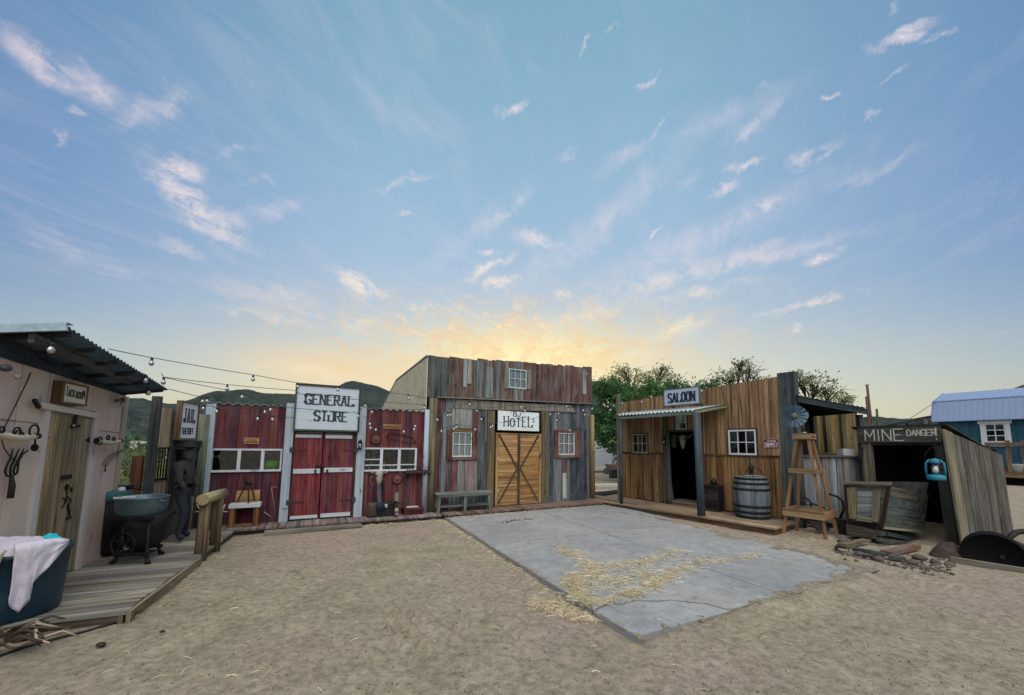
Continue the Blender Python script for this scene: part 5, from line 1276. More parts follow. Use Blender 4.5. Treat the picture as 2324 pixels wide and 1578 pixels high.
# leaning log between store and hotel
T = None; mb = MB(); P = [STO.at(STO.px(s2(1650, 1370), .12)[0], .12, .1)] + [gpt(s2, x, y, .1) for x, y in [(1640, 1200), (1625, 1050), (1612, 930)]]
mb.tube(P, [.05, .045, .04, .02], lin('7d6a44'), 9); tag(mb.build('log', M['post'], None, P[0]), 'thin split log leaning against the hotel corner post', 'log')

# ================================================================ hotel
T = thing('hotel', 'tall weathered plank hotel front with metal side wall and plank double doors', 'building', HOT.at(2.6, 0, .1))
def hq(x, y, d=0.0): return HOT.px(ho(x, y), d)
ha0, ha1 = hq(452, 300)[0], hq(1942, 300)[0]
ztop = line(hq(460, 82), hq(1940, 190)); zled = line(hq(530, 462), hq(1925, 522))
GB = [lin(c) for c in ('6d7371', '787c79', '5f6563', '766a60', '656f6e', '7f8384', '5b4e47', '6c5f56')]
RB = [lin(c) for c in ('6e4640', '754d45', '63423e', '7a574d')]
wu = rect(HOT, ho, 1187, 207, 1348, 383, .03); wl_ = rect(HOT, ho, 672, 780, 850, 1006, .03); wr2 = rect(HOT, ho, 1640, 788, 1786, 987, .03)
mb = MB()
sq1 = hq(640, 300)[0]; sq2 = hq(1390, 300)[0]
planks(mb, HOT, ha0, sq1, lambda a: zled(a)+.0, ztop, 0, .03, .16, [lin('4f5858'), lin('586260'), lin('636a67'), lin('5d5850')], jag=.03, vcol=.1)
planks(mb, HOT, sq1, sq2, lambda a: zled(a)+.0, ztop, 0, .03, .15, GB[:2] + [lin('776458'), lin('6d7069'), lin('858683'), lin('74503f'), lin('68564a'), lin('705a48'), lin('6f4c44')], [(wu[0]+.01, wu[1]-.01, wu[2]+.01, wu[3]-.01)], jag=.03, joint=.4)
planks(mb, HOT, sq2, ha1, lambda a: zled(a)+.0, ztop, 0, .03, .17, [lin('6e4f48'), lin('685550'), lin('75574e'), lin('62504c')], jag=.03, vcol=.1)
aDl, aDr = hq(1062, 1000)[0], hq(1482, 1000)[0]
hl = (wl_[0]+.01, wl_[1]-.01, wl_[2]+.01, wl_[3]-.01); hr = (wr2[0]+.01, wr2[1]-.01, wr2[2]+.01, wr2[3]-.01)
zl2 = lambda a: zled(a)-.003
LW = [lin(c) for c in ('5f6c75', '767f86', '404c54', '858c90', '4f5c64', '7b7c7e', '6a4c4c', '68737a')]
planks(mb, HOT, ha0+.05, aDl-.17, .1, zl2, -.03, .03, .14, LW + RB[:2], [hl], gap=.007, vcol=.15, joint=.35)
planks(mb, HOT, aDr+.17, ha1, .1, zl2, -.03, .03, .14, LW[:6] + [lin('687380'), lin('606976')], [hr], gap=.007, vcol=.12, joint=.25)
mb.build('wall', M['barn'], T)
for q, c in (((770, 110, 803, 370), '9aa3a1'), ((808, 115, 845, 340), 'a3a9a7'), ((1855, 215, 1888, 435), 'a2a9ab'), ((885, 130, 925, 465), '748388'), ((970, 190, 1040, 470), '7d8c92')):
    r_ = rect(HOT, ho, *q, .01); tx(T, 'patch_board', M['barn'], lambda m_: m_.box(HOT, r_[0], r_[1], .006, .02+R.uniform(0, .004), r_[2], r_[3], lin(c), 2))
for q, c in (((655, 1035, 715, 1320), '77434a'), ((1680, 1035, 1718, 1150), '74464c'), ((1680, 1152, 1715, 1385), 'c3c4c2'), ((665, 570, 850, 745), '9b9d9a'), ((860, 590, 905, 745), '77423e'), ((640, 1035, 655, 1300), '3f4d52'), ((895, 1035, 935, 1310), '3b4a50'), ((720, 1040, 780, 1320), '8f9090'), ((785, 1040, 895, 1320), '96807f'), ((575, 600, 610, 1330), '7e909a')):
    r_ = rect(HOT, ho, *q, 0); tx(T, 'patch_board', M['barn'], lambda m_: m_.box(HOT, r_[0], r_[1], -.026, -.012+R.uniform(0, .006), max(r_[2], .1), r_[3], lin(c), 2))
tx(T, 'ledge', M['tin'], lambda m_: m_.hexa([HOT.at(a, d, zled(a)+z) for z in (-.012, .008) for a, d in ((hq(530, 462)[0], .07), (ha1-.04, .07), (ha1-.04, .004), (hq(530, 462)[0], .004))], lin('97948c')))
# arched header board
ar = [(650, 562), (690, 520), (700, 500), (735, 482), (1000, 500), (1300, 515), (1740, 537), (1765, 552), (1780, 575), (1800, 600), (1400, 585), (1000, 575)]
tx(T, 'header', M['barn'], lambda m_: m_.slab([HOT.at(a, .0, z) for a, z in (hq(x, y, .0) for x, y in ar)], HOT.n, .026, lin('948d7e')))
# corner posts and door posts
OLV = lin('766c50')
p0, p1 = hq(458, 900, .12)[0], hq(528, 900, .12)[0]
tx(T, 'post', M['post'], lambda m_: m_.tube([HOT.at((p0+p1)/2, .1, .1), HOT.at((p0+p1)/2, .1, 1.2), HOT.at((p0+p1)/2-.01, .1, hq(490, 470, .1)[1])], [.105, .095, .092], lin('7a7056'), 12))
p0, p1 = hq(1922, 900, .06)[0], hq(1966, 900, .06)[0]
tx(T, 'post', M['saw'], lambda m_: m_.tube([HOT.at((p0+p1)/2+.02, .03, .1), HOT.at((p0+p1)/2+.02, .03, hq(1945, 622, .03)[1])], [.085, .075], lin('8e8058'), 12))
for x0, x1 in ((990, 1052), (1484, 1540)):
    p0, p1 = hq(x0, 1000, .05)[0], hq(x1, 1000, .05)[0]
    tx(T, 'post', M['post'], lambda m_: m_.box(HOT, p0, p1, -.02, .055, .1, hq(x0, 582, .05)[1], OLV, 2))
# doors: each a plank leaf with a > or < brace
zdt = (hq(1095, 790, .03)[1]+hq(1475, 790, .03)[1])/2; sp_ = hq(1276, 1000, .03)[0]; dl_, dr_ = hq(1066, 1000, .03)[0], hq(1478, 1000, .03)[0]
TAN = [lin(c) for c in ('bb9460', 'b28b58', 'c59f6c', 'aa8150', 'be9866')]; BRC = lin('5d4c3c')
for k, (a0, a1) in enumerate(((dl_, sp_-.004), (sp_+.004, dr_))):
    mb = MB(); z = .12
    while z < zdt-.01:
        h = min(R.uniform(.10, .17), zdt-z); h = zdt-z if zdt-z-h < .05 else h
        mb.box(HOT, a0, a1, -.005, .02+R.uniform(-.002, .002), z, z+h-.005, vary(TAN[R.randrange(5)], .14), 0); z += h
    mb.box(HOT, a0, a1, -.02, -.006, .12, zdt, (.03, .02, .01))
    D = mb.build('door', M['saw'], T)
    ed = a0 if k == 0 else a1-.07
    tx(D, 'stile', M['saw'], lambda m_: (m_.box(HOT, ed, ed+.07, .024, .044, .12, zdt, lin('ba9868'), 2),))
    ix = a1-.035 if k == 0 else a0
    tx(D, 'stile', M['post'], lambda m_: m_.box(HOT, ix, ix+.035, .024, .042, .12, zdt, BRC, 2))
    xo = a0+.09 if k == 0 else a1-.09; xi = a1-.05 if k == 0 else a0+.05; zm = (zdt+.12)/2 + .02
    tx(D, 'brace', M['post'], lambda m_: (m_.beam(HOT.at(xo, .032, zdt-.05), HOT.at(xi, .032, zm), .018, .045, BRC, HOT.n), m_.beam(HOT.at(xi, .033, zm-.03), HOT.at(xo, .033, .18), .018, .045, BRC, HOT.n)))
    for zz_ in ((1020, 1310) if k == 0 else (1005, )):
        hx, hz = hq(1085 if k == 0 else 1468, zz_, .05); tx(D, 'hinge', M['iron'], lambda m_: m_.box(HOT, hx-.02, hx+.02, .045, .06, hz-.05, hz+.05, lin('bdb7a6') if k == 0 else lin('4a3a30')))
# windows
PALE = glass_mat('curtained_glass', (.80, .86, .86), .05)
def trim(nm, mat, qs):
    mb = MB()
    for q, c in qs:
        r_ = rect(HOT, ho, *q, .02); mb.box(HOT, r_[0], r_[1], -.028, .028+R.uniform(0, .003), r_[2], r_[3], lin(c))
    mb.build(nm, mat, T)
trim('window_trim', M['barn'], [((625, 762, 671, 1030), '6b4432'), ((851, 755, 900, 1032), '6e4130'), ((673, 755, 849, 779), '82663f'), ((673, 1008, 849, 1032), '7d6656')])
trim('window_trim', M['barn'], [((1604, 762, 1639, 1012), '70412f'), ((1787, 768, 1832, 1012), '74432f'), ((1641, 764, 1785, 786), '7a4a38'), ((1641, 989, 1785, 1014), '7d6556')])
trim('window_trim', M['barn'], [((1146, 195, 1184, 386), '8b887a'), ((1352, 207, 1390, 390), '8b8674')])
CW = lin('d5dee0')
window(T, HOT, .02, *wu, 3, 2, .03, lin('b9ccd2'), glass=M['glass']); window(T, HOT, .016, *wl_, 3, 2, .028, CW); window(T, HOT, .016, *wr2, 3, 2, .028, CW)
for w in (wu, wl_, wr2):
    mb = MB(); n = 26
    for i in range(n):
        a0 = lerp(w[0]+.02, w[1]-.02, i/n); a1 = lerp(w[0]+.02, w[1]-.02, (i+1)/n); d0 = -.05+.006*math.sin(i*1.3); d1 = -.05+.006*math.sin((i+1)*1.3)
        b = len(mb.v); mb.v += [tuple(HOT.at(a0, d0, w[2])), tuple(HOT.at(a1, d1, w[2])), tuple(HOT.at(a1, d1, w[3])), tuple(HOT.at(a0, d0, w[3]))]
        mb.face([b, b+1, b+2, b+3], [(0, 0)]*4, lin('dfe8e8'), True)
    mb.build('curtain', M['sign'], T)
# metal clad side wall running back, and the roof behind the false front
SID2 = Fr(HOT.at(ha0+.02, -.03, 0).x, HOT.at(ha0+.02, -.03, 0).y, 29+90)
def sp2(x, y): return SID2.px(ho(x, y))
q1, q2, q3 = sp2(452, 92), sp2(180, 318), sp2(50, 560)
zs_ = q1[1]-.05
L2, z2 = q2[0], q2[1]; L3, z3 = q3[0], q3[1]
mb = MB(); a = 0; MC = lin('cfcbb6')
while a < L3:
    w = min(.12, L3-a)
    zt = lambda a_: zs_ + (z2-zs_)*a_/L2 if a_ < L2 else z2 + (z3-z2)*(a_-L2)/(L3-L2)
    for (x0, x1, dd) in ((a, a+w*.68, .0), (a+w*.75, a+w, -.018)):
        x1 = min(x1, L3); mb.hexa([SID2.at(x0, dd-.03, 0), SID2.at(x1, dd-.03, 0), SID2.at(x1, dd-.06, 0), SID2.at(x0, dd-.06, 0), SID2.at(x0, dd-.03, zt(x0)), SID2.at(x1, dd-.03, zt(x1)), SID2.at(x1, dd-.06, zt(x1)), SID2.at(x0, dd-.06, zt(x0))], MC)
    a += w
mb.build('side_wall', M['tin'], T)
mb = MB(); W5 = ha1-ha0-.05; RC = lin('6f7470')
R0 = lambda x, y, z: HOT.at(ha0+.0+x, -.04-y, z)
e = .06
for (xa, za), (xb, zb) in (((0, zs_+e), (L2, z2+e)), ((L2, z2+e), (L3, z3+e))):
    mb.hexa([R0(-e, xa, za-.04), R0(W5, xa, za-.04), R0(W5, xb, zb-.04), R0(-e, xb, zb-.04), R0(-e, xa, za), R0(W5, xa, za), R0(W5, xb, zb), R0(-e, xb, zb)], RC)
mb.build('roof', M['tin'], T)
mb = MB(); mb.box(HOT, ha1-.08, ha1-.04, -L2, -.04, 0, zs_-.6, MC); mb.box(HOT, ha0, ha1-.1, -2.0, -1.95, 0, zs_-.3, (.02, .02, .02)); mb.build('back_wall', M['tin'], T)
# sign
sr = rect(HOT, ho, 1082, 590, 1463, 770, .08); T2 = thing('sign', 'white sign reading BJ HOTEL over the plank double doors', 'sign', HOT.at((sr[0]+sr[1])/2, .05, sr[2]))
mb = MB(); fw_ = .012
for q in ((sr[0], sr[0]+fw_, sr[2], sr[3]), (sr[1]-fw_, sr[1], sr[2], sr[3]), (sr[0]+fw_, sr[1]-fw_, sr[2], sr[2]+fw_), (sr[0]+fw_, sr[1]-fw_, sr[3]-fw_, sr[3])): mb.box(HOT, q[0], q[1], .058, .082, q[2], q[3], lin('8a7458'))
mb.build('frame', M['saw'], T2)
tx(T2, 'board', M['sign'], lambda m_: m_.box(HOT, sr[0]+fw_, sr[1]-fw_, .06, .078, sr[2]+fw_, sr[3]-fw_, lin('dfeef0')))
mb = MB(); ww, hh = sr[1]-sr[0], sr[3]-sr[2]; K = (.012, .014, .016)
letters(mb, HOT, .083, 'HOTEL', sr[0]+ww*.15, sr[0]+ww*.82, sr[2]+hh*.22, sr[2]+hh*.72, .032, .018, K, .03, .5, taper=[1, .78, .85, 1, 1.08])
letters(mb, HOT, .083, "'BJ'", sr[0]+ww*.315, sr[0]+ww*.60, sr[2]+hh*.735, sr[2]+hh*.955, .022, .016, K, .0, .35)
mb.build('lettering', M['paint'], T2)
# bench
bd_ = .40; A0, A1 = HOT.px(ho(528, 1345), bd_)[0], HOT.px(ho(1035, 1330), bd_)[0]; zs = (HOT.px(ho(530, 1340), bd_)[1]+HOT.px(ho(1033, 1318), bd_)[1])/2
BG = lin('77827a'); T = thing('bench', 'long weathered grey bench with a lower shelf in front of the hotel', 'bench', HOT.at((A0+A1)/2, .3, .1))
for k in range(2): tx(T, 'seat_board', M['barn'], lambda m_: m_.box(HOT, A0, A1, .12+.145*k, .26+.145*k, zs-.035, zs, vary(BG, .1), 0))
for x in (A0+.06, (A0+A1)/2-.02, A1-.11):
    sl_ = -.03 if x == A0+.06 else (.03 if x > (A0+A1)/2 else 0)
    for dd in (.15, .34): tx(T, 'leg', M['barn'], lambda m_: m_.beam(HOT.at(x+sl_+.03, dd+.02, .1), HOT.at(x+.03, dd+.02, zs-.037), .055, .05, BG, HOT.e))
zsh = HOT.px(ho(780, 1450), .38)[1]
tx(T, 'shelf', M['barn'], lambda m_: m_.box(HOT, A0+.03, A1-.03, .14, .345, zsh-.02, zsh+.02, lin('6f7a74'), 0)); tx(T, 'apron', M['barn'], lambda m_: m_.box(HOT, A0+.03, A1-.03, .385, .402, zs-.09, zs-.037, lin('66716b'), 0))

# ================================================================ saloon
T = thing('saloon', 'honey coloured plank saloon with an awning over an open dark doorway', 'building', SAL.at(2.2, 0, .13))
def lq(x, y, d=0.0): return SAL.px(sa(x, y), d)
def rq(x, y, d=0.0): return SAL.px(sb(x, y), d)
sx0 = (lq(300, 400)[0]+lq(330, 1250)[0])/2; sx1 = (rq(716, 150)[0]+rq(765, 1200)[0])/2
zt = line(lq(300, 392), rq(712, 142))
zmid = (lq(500, 850)[1]+rq(500, 815)[1])/2
wA = rect(SAL, sa, 418, 676, 550, 848, .02); wB = rect(SAL, sb, 296, 592, 530, 804, .02); wC = rect(SAL, sa, 810, 492, 910, 640, .02)
dA0, dA1 = lq(752, 900)[0], lq(1015, 900, 0)[0]; dz1 = lq(850, 655)[1]
SP = [lin(c) for c in ('ac8a64', 'a4825f', 'b3926a', '9a7a5a', 'ae8d68', 'ab8c68')]; SPL_ = [lin(c) for c in ('a57f52', '997349', 'ad8658', '8e6a45', '9d7d54', '8a7152')]
holes = [(w[0]-.0, w[1]+.0, w[2], w[3]) for w in (wA, wB, wC)] + [(dA0, dA1, 0, dz1)]
mb = MB()
planks(mb, SAL, sx0, sx1, zmid+.02, zt, 0, .03, .19, SP, holes, gap=.004, vw=.35, vcol=.1)
planks(mb, SAL, sx0, sx1, .13, zmid-.012, -.004, .03, .15, SPL_, holes, gap=.006, vw=.35, vcol=.16, zb=.03)
for a0, a1 in ((sx0, dA0-.16), (dA1+.16, sx1)): mb.box(SAL, a0, a1, -.02, .012, zmid-.024, zmid+.024, lin('4a331f'), 0)
mb.build('wall', M['sal'], T)
# big weathered corner post
pz = rq(780, 105, .03)[1]; p1 = (rq(860, 200, .03)[0]+rq(858, 105, .03)[0])/2
tx(T, 'corner_post', M['post'], lambda m_: (m_.box(SAL, sx1+.004, p1, -.16, .03, .0, pz, lin('4d595c'), 2), m_.box(SAL, sx1-.03, sx1+.06, .032, .055, .13, rq(760, 800, .05)[1], lin('6a655c'), 2)))
def win(rc, nx, ny, col, fw, tc):
    w = window(T, SAL, .02, *rc, nx, ny, fw, col)
    mb = MB(); e = .035
    mb.box(SAL, rc[0]-e, rc[0]-.002, -.02, .016, rc[2]-e, rc[3]+e, tc, 2); mb.box(SAL, rc[1]+.002, rc[1]+e, -.02, .016, rc[2]-e, rc[3]+e, tc, 2)
    mb.box(SAL, rc[0], rc[1], -.02, .016, rc[3]+.002, rc[3]+e, tc, 0); mb.box(SAL, rc[0], rc[1], -.02, .02, rc[2]-e, rc[2]-.002, tc, 0)
    mb.build('window_trim', M['post'], T)
win(wA, 3, 2, lin('b9bda6'), .022, lin('4c3f2c')); win(wB, 3, 2, lin('dde2e2'), .034, lin('4f4030')); win(wC, 1, 1, lin('c3ccb8'), .035, lin('3f4438'))
# door frame, threshold, interior
mb = MB()
mb.box(SAL, dA0-.17, dA0-.01, -.03, .05, .13, dz1+.5, lin('5e5f50'), 2); mb.box(SAL, dA1+.005, dA1+.085, -.03, .045, .13, dz1+.8, lin('75604a'), 2); mb.box(SAL, dA1+.088, dA1+.16, -.03, .04, .13, dz1+.75, lin('6c5743'), 2); mb.box(SAL, dA0-.008, dA1+.004, -.03, .03, dz1+.002, dz1+.05, lin('3c3a2e'))
mb.build('door_frame', M['post'], T)
mb = MB(); mb.tube([SAL.at(dA0+.03, .02, .13), SAL.at(dA0+.02, .03, .35), SAL.at(dA0-.005, .03, .8), SAL.at(dA0-.02, .03, dz1)], [.13, .085, .065, .06], lin('5a6058'), 10)
mb.build('door_post', M['post'], T)
tx(T, 'threshold', M['deck'], lambda m_: m_.box(SAL, dA0+.0, dA1+.02, -.5, .10, .131, .235, lin('8f856f'), 0))
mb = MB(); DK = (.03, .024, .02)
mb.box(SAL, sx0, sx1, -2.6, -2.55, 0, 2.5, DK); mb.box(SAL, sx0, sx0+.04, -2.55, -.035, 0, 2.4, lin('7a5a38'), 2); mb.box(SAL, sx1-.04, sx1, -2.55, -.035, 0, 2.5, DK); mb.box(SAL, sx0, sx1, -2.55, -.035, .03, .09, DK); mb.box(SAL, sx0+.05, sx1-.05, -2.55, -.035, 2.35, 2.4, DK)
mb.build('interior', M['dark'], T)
# awning: sheet metal on two leaning posts
aw0 = lq(288, 512)[0]; awz = (lq(300, 510)[1]+rq(280, 365)[1])/2; aw1 = rq(278, 365)[0]; AD = 1.22
fz = (SAL.px(sa(290, 540), AD)[1]+SAL.px(sa(972, 442), AD)[1])/2
f0, f1_ = SAL.px(sa(287, 535), AD)[0], SAL.px(sa(978, 435), AD)[0]
mb = MB(); n = int((aw1-aw0)/.02); k = 0
for i in range(n+1):
    t = i/n; w = .02*math.sin(2*PI*t*(aw1-aw0)/.17)
    for d, z, a in ((AD+.02, fz+.03, lerp(f0, f1_, t)), (.0, awz+.03, lerp(aw0, aw1, t))):
        p = SAL.at(a, d, z+w); mb.v.append(tuple(p)); mb.v.append((p.x, p.y, p.z-.005))
for i in range(n):
    q = i*4
    mb.face([q, q+4, q+6, q+2], [(0, 0)]*4, lin('a9b5b8'), True); mb.face([q+1, q+3, q+7, q+5], [(0, 0)]*4, lin('a9b5b8'), True); mb.face([q, q+1, q+5, q+4], [(0, 0)]*4, lin('a9b5b8')); mb.face([q+2, q+6, q+7, q+3], [(0, 0)]*4, lin('a9b5b8'))
AW = mb.build('awning', M['tin'], T)
tx(AW, 'fascia', M['post'], lambda m_: (m_.beam(SAL.at(f0, AD-.03, fz-.03), SAL.at(f1_, AD-.03, fz-.03), .09, .03, lin('87968d'), (0, 0, 1)), m_.beam(SAL.at(f1_, AD-.03, fz-.02), SAL.at(aw1, .01, awz-.02), .06, .03, lin('8d8a72'), (0, 0, 1))))
for x, y0, y1, xb, w in ((306, 545, 1310, 316, .05), (1000, 440, 1420, 1045, .085)):
    b = G(*sa(xb, y1), .13); d = SAL.loc(b)[1]; a, _ = SAL.loc(b); at_, _z = SAL.px(sa(x, y0), AD-.06)
    tx(T, 'post', M['post'], lambda m_: m_.tube([SAL.at(a, d, .13), SAL.at(lerp(a, at_, .5), lerp(d, AD-.06, .5), .13+(fz-.13)*.5), SAL.at(at_, AD-.06, fz-.04)], [w, w*.98, w], lin('43545f'), 12))
pz2 = SAL.px(sa(285, 310), .75); c = SAL.at(pz2[0], .75, 0)
mb = MB(); mb.box(SAL, pz2[0]-.045, pz2[0]+.045, .7, .79, .13, pz2[1], lin('7d7f70'), 2); tag(mb.build('post', M['post'], None, SAL.at(pz2[0], .75, .13)), 'tall pale grey post standing clear at the left end of the saloon boardwalk', 'post')
# sign on the awning
sd = .55; q0 = SAL.px(sa(697, 290), sd); q1 = SAL.px(sa(1025, 222), sd); q2 = SAL.px(sa(708, 437), sd); q3 = SAL.px(sa(1030, 388), sd)
a0, a1 = (q0[0]+q2[0])/2, (q1[0]+q3[0])/2; z0, z1 = (q2[1]+q3[1])/2, (q0[1]+q1[1])/2
T2 = thing('sign', 'pale blue sign reading SALOON standing on the saloon awning', 'sign', SAL.at((a0+a1)/2, sd, z0))
mb = MB(); fw_ = .02
for q in ((a0, a0+fw_, z0, z1), (a1-fw_, a1, z0, z1), (a0+fw_, a1-fw_, z0, z0+fw_), (a0+fw_, a1-fw_, z1-fw_, z1)): mb.box(SAL, q[0], q[1], sd-.05, sd+.006, q[2], q[3], lin('6d6d70'))
mb.build('frame', M['saw'], T2); tx(T2, 'board', M['sign'], lambda m_: m_.box(SAL, a0+fw_, a1-fw_, sd-.03, sd, z0+fw_, z1-fw_, lin('aebed2')))
mb = MB(); ww, hh = a1-a0, z1-z0
letters(mb, SAL, sd+.006, 'SALOON', a0+ww*.14, a0+ww*.87, z0+hh*.2, z0+hh*.74, .045, .02, lin('1d2530'), .03, .42)
mb.build('lettering', M['paint'], T2)
mb = MB()
for a in (a0+.1, a1-.1): mb.beam(SAL.at(a, sd-.06, z0+.1), SAL.at(a, .05, lerp(awz, fz, sd/AD)+.05), .03, .03, lin('55524a'))
mb.build('brace', M['post'], T2)
# house number plate
q = rect(SAL, sb, 592, 668, 722, 744, .02); T2 = thing('number_plate', 'small maroon metal plate reading JACKSON 28957 right of the saloon window', 'sign', SAL.at((q[0]+q[1])/2, .02, q[2]))
tx(T2, 'plate', M['paint'], lambda m_: (m_.box(SAL, q[0], q[1], .004, .012, q[2], q[3], lin('b39a94')), m_.box(SAL, q[0]+.012, q[1]-.012, .0125, .0145, q[2]+.012, q[3]-.012, lin('5f1e33'))))
mb = MB(); ww, hh = q[1]-q[0], q[3]-q[2]
letters(mb, SAL, .020, '28957', q[0]+ww*.09, q[0]+ww*.92, q[2]+hh*.12, q[2]+hh*.52, .017, .014, lin('e6d4dc'), 0, .35); letters(mb, SAL, .020, 'JACKSON', q[0]+ww*.2, q[0]+ww*.82, q[2]+hh*.66, q[2]+hh*.83, .008, .008, lin('d6c4cc'), 0, .4)
mb.build('lettering', M['paint'], T2)
lantern(SAL, sa, 690, 690, 718, 780, .05, 'black wall lantern on the left doorpost of the saloon'); lantern(SAL, sa, 1018, 680, 1042, 768, .04, 'black wall lantern right of the saloon doorway')
sk_ = SAL.px(sa(885, 745), -.35); skull(SAL, SAL.at(sk_[0], -.35, sk_[1]+.02), 1.0, 'large pale cow skull hanging inside the dark saloon doorway')
c = SAL.px(sa(795, 745), -.5); mb = MB(); mb.box(SAL, c[0]-.08, c[0]+.06, -.52, -.5, c[1]-.17, c[1]+.2, lin('8d8c62'))
tag(mb.build('poster', M['paint'], None, SAL.at(c[0], -.5, c[1])), 'olive yellow poster hanging inside the saloon doorway on the left', 'poster')
# barrel with pump, dark crate with basket
def barrel(c, h, r, label):
    t = thing('barrel', label, 'barrel', c)
    prof = [(r*.86*(1-abs(i/10-.5)**2.2*.0)+r*.14*math.sin(PI*i/10), h*i/10) for i in range(11)]
    mb = MB(); n = 40
    cols = [vary(lin('75808a'), .25) for _ in range(20)]
    b = len(mb.v)
    for rr, z in prof:
        for k in range(n): mb.v.append((c.x+rr*math.cos(2*PI*k/n), c.y+rr*math.sin(2*PI*k/n), c.z+z))
    for i in range(10):
        for k in range(n):
            k2 = (k+1) % n; o = 7.3*(k//2)
            mb.face([b+i*n+k, b+i*n+k2, b+(i+1)*n+k2, b+(i+1)*n+k], [(o+(k % 2)*.045, i*.09), (o+(k % 2)*.045+.045, i*.09), (o+(k % 2)*.045+.045, i*.09+.09), (o+(k % 2)*.045, i*.09+.09)], cols[k//2], True)
    mb.face([b+10*n+k for k in range(n)][::1], [(math.cos(2*PI*k/n)*.2, math.sin(2*PI*k/n)*.2) for k in range(n)], lin('5d5f5c'))
    mb.build('staves', M['barn'], t)
    for f in (.045, .16, .30, .70, .84, .955):
        rr = r*.86+r*.14*math.sin(PI*f)
        tx(t, 'hoop', M['iron'], lambda m_: m_.lathe(c + Vector((0, 0, h*f-.027)), [(rr*.99, 0), (rr+.010, .002), (rr+.010, .052), (rr*.99, .054)], (.014, .016, .02), 40))
    return t
bl = G(*sb(500, 1352), .13); br = P_at(*sb(640, 1150), bl.y+.25); blf = P_at(*sb(358, 1150), bl.y+.25)
rB2 = (br.xy-blf.xy).length/2*.97; dv = Vector((bl.x, bl.y, 0)).normalized(); bc = Vector((bl.x, bl.y, .13)) + dv*rB2*.9
bh = P_at(*sb(500, 985), bc.y).z - .13
barrel(bc, bh, rB2, 'grey weathered wooden barrel with black hoops on the saloon boardwalk')
top = bc + Vector((0, 0, bh)); T2 = thing('hand_pump', 'black iron hand pump standing on top of the grey barrel', 'pump', top)
tx(T2, 'body', M['iron'], lambda m_: m_.lathe(top + Vector((.04, .03, .001)), [(.09, 0), (.09, .015), (.045, .03), (.04, .12), (.055, .13), (.055, .2), (.03, .23), (.015, .3), (.001, .31)], BLK, 12))
tx(T2, 'handle', M['iron'], lambda m_: m_.tube([top + Vector((.04, .03, .24)), top + Vector((.14, -.02, .20)), top + Vector((.22, -.06, .12)), top + Vector((.25, -.08, .02))], .011, BLK, 6)); tx(T2, 'spout', M['iron'], lambda m_: m_.tube([top + Vector((.02, .02, .15)), top + Vector((-.08, -.03, .14)), top + Vector((-.1, -.04, .10))], .018, BLK, 7))
mb = MB(); mb.beam(top + Vector((-.18, -.05, .02)), top + Vector((.2, -.16, .02)), .1, .02, lin('99948a'), (1, 1, 0)); tag(mb.build('lid_board', M['barn'], None, top), 'pale loose board lying across the top of the grey barrel', 'board')
q = rect(SAL, sa, 1062, 1150, 1190, 1375, .35); T2 = thing('crate', 'dark crate box between the leaning awning post and the saloon wall', 'crate', SAL.at((q[0]+q[1])/2, .2, .13))
tx(T2, 'box', M['post'], lambda m_: m_.box(SAL, q[0], q[1], .02, .34, .13, q[3], (.02, .014, .016), 0)); tx(T2, 'lid', M['post'], lambda m_: m_.box(SAL, q[0]-.01, q[1]+.01, .01, .355, q[3]+.001, q[3]+.02, (.03, .02, .022), 0))
mb = MB(); ac = (q[0]+q[1])/2+.03
for s_ in (-.07, .07): mb.tube([SAL.at(ac+s_*.9, .2, q[3]+.022), SAL.at(ac+s_, .2, q[3]+.1), SAL.at(ac+s_*.5, .2, q[3]+.17), SAL.at(ac, .2, q[3]+.19)], .012, BLK, 6)
mb.box(SAL, ac-.09, ac+.09, .12, .28, q[3]+.021, q[3]+.05, BLK); mb.lathe(SAL.at(ac, .2, q[3]+.051), [(.05, 0), (.055, .06), (.03, .09)], (.03, .03, .03), 10)
tag(mb.build('lantern', M['iron'], None, SAL.at(ac, .2, q[3]+.02)), 'old black hand lantern sitting on the dark crate', 'lantern')

# ================================================================ open lean-to shed right of the saloon
SHD = Fr(SAL.at(sx1+.32, -.2, 0).x, SAL.at(sx1+.32, -.2, 0).y, 0)
def hq2(x, y, d=0.0): return SHD.px(ml(x, y), d)
T = thing('lean_to_shed', 'open lean-to shed with dark tin roof and a plank counter right of the saloon', 'building', SHD.at(.8, -.5, 0))
cz = (hq2(340, 692)[1]+hq2(920, 668)[1])/2; ca1 = hq2(930, 670)[0]
mb = MB(); planks(mb, SHD, -.15, ca1, .02, cz-.04, 0, .03, .2, [lin(c) for c in ('8b959a', '9ba4a6', '7d8587', '948d80', 'a39c8c', '8b8472')], gap=.012, vw=.3, vcol=.18, zb=.05); mb.build('counter_front', M['barn'], T)
tx(T, 'counter_top', M['post'], lambda m_: m_.box(SHD, -.18, ca1+.05, -.4, .06, cz-.038, cz, lin('5c5f5a'), 0))
DB = 1.3
be = hq2(890, 400, -1.3)[0]
mb = MB(); zb = hq2(600, 270, -DB)[1]
planks(mb, SHD, -.4, be, 0, zb+.12, -DB, .02, .6, [lin('8c7a50'), lin('7e6f4b'), lin('93815a')], gap=.004, vcol=.1)
for a in (-.1, hq2(420, 400, -1.3)[0], hq2(545, 400, -1.3)[0], hq2(705, 400, -1.3)[0]): mb.box(SHD, a, a+.09, -DB+.005, -DB+.09, 0, zb+.1, lin('5e5a42'), 2)
mb.box(SHD, -.4, be, -DB+.095, -DB+.12, 1.55, 1.62, lin('5e5a42'), 0); mb.build('back_wall', M['saw'], T)
r0 = hq2(300, 90, .25); r1 = hq2(985, 213, .25); rz = line(r0, r1)
mb = MB(); n = int((r1[0]-r0[0]+.0)/.02)
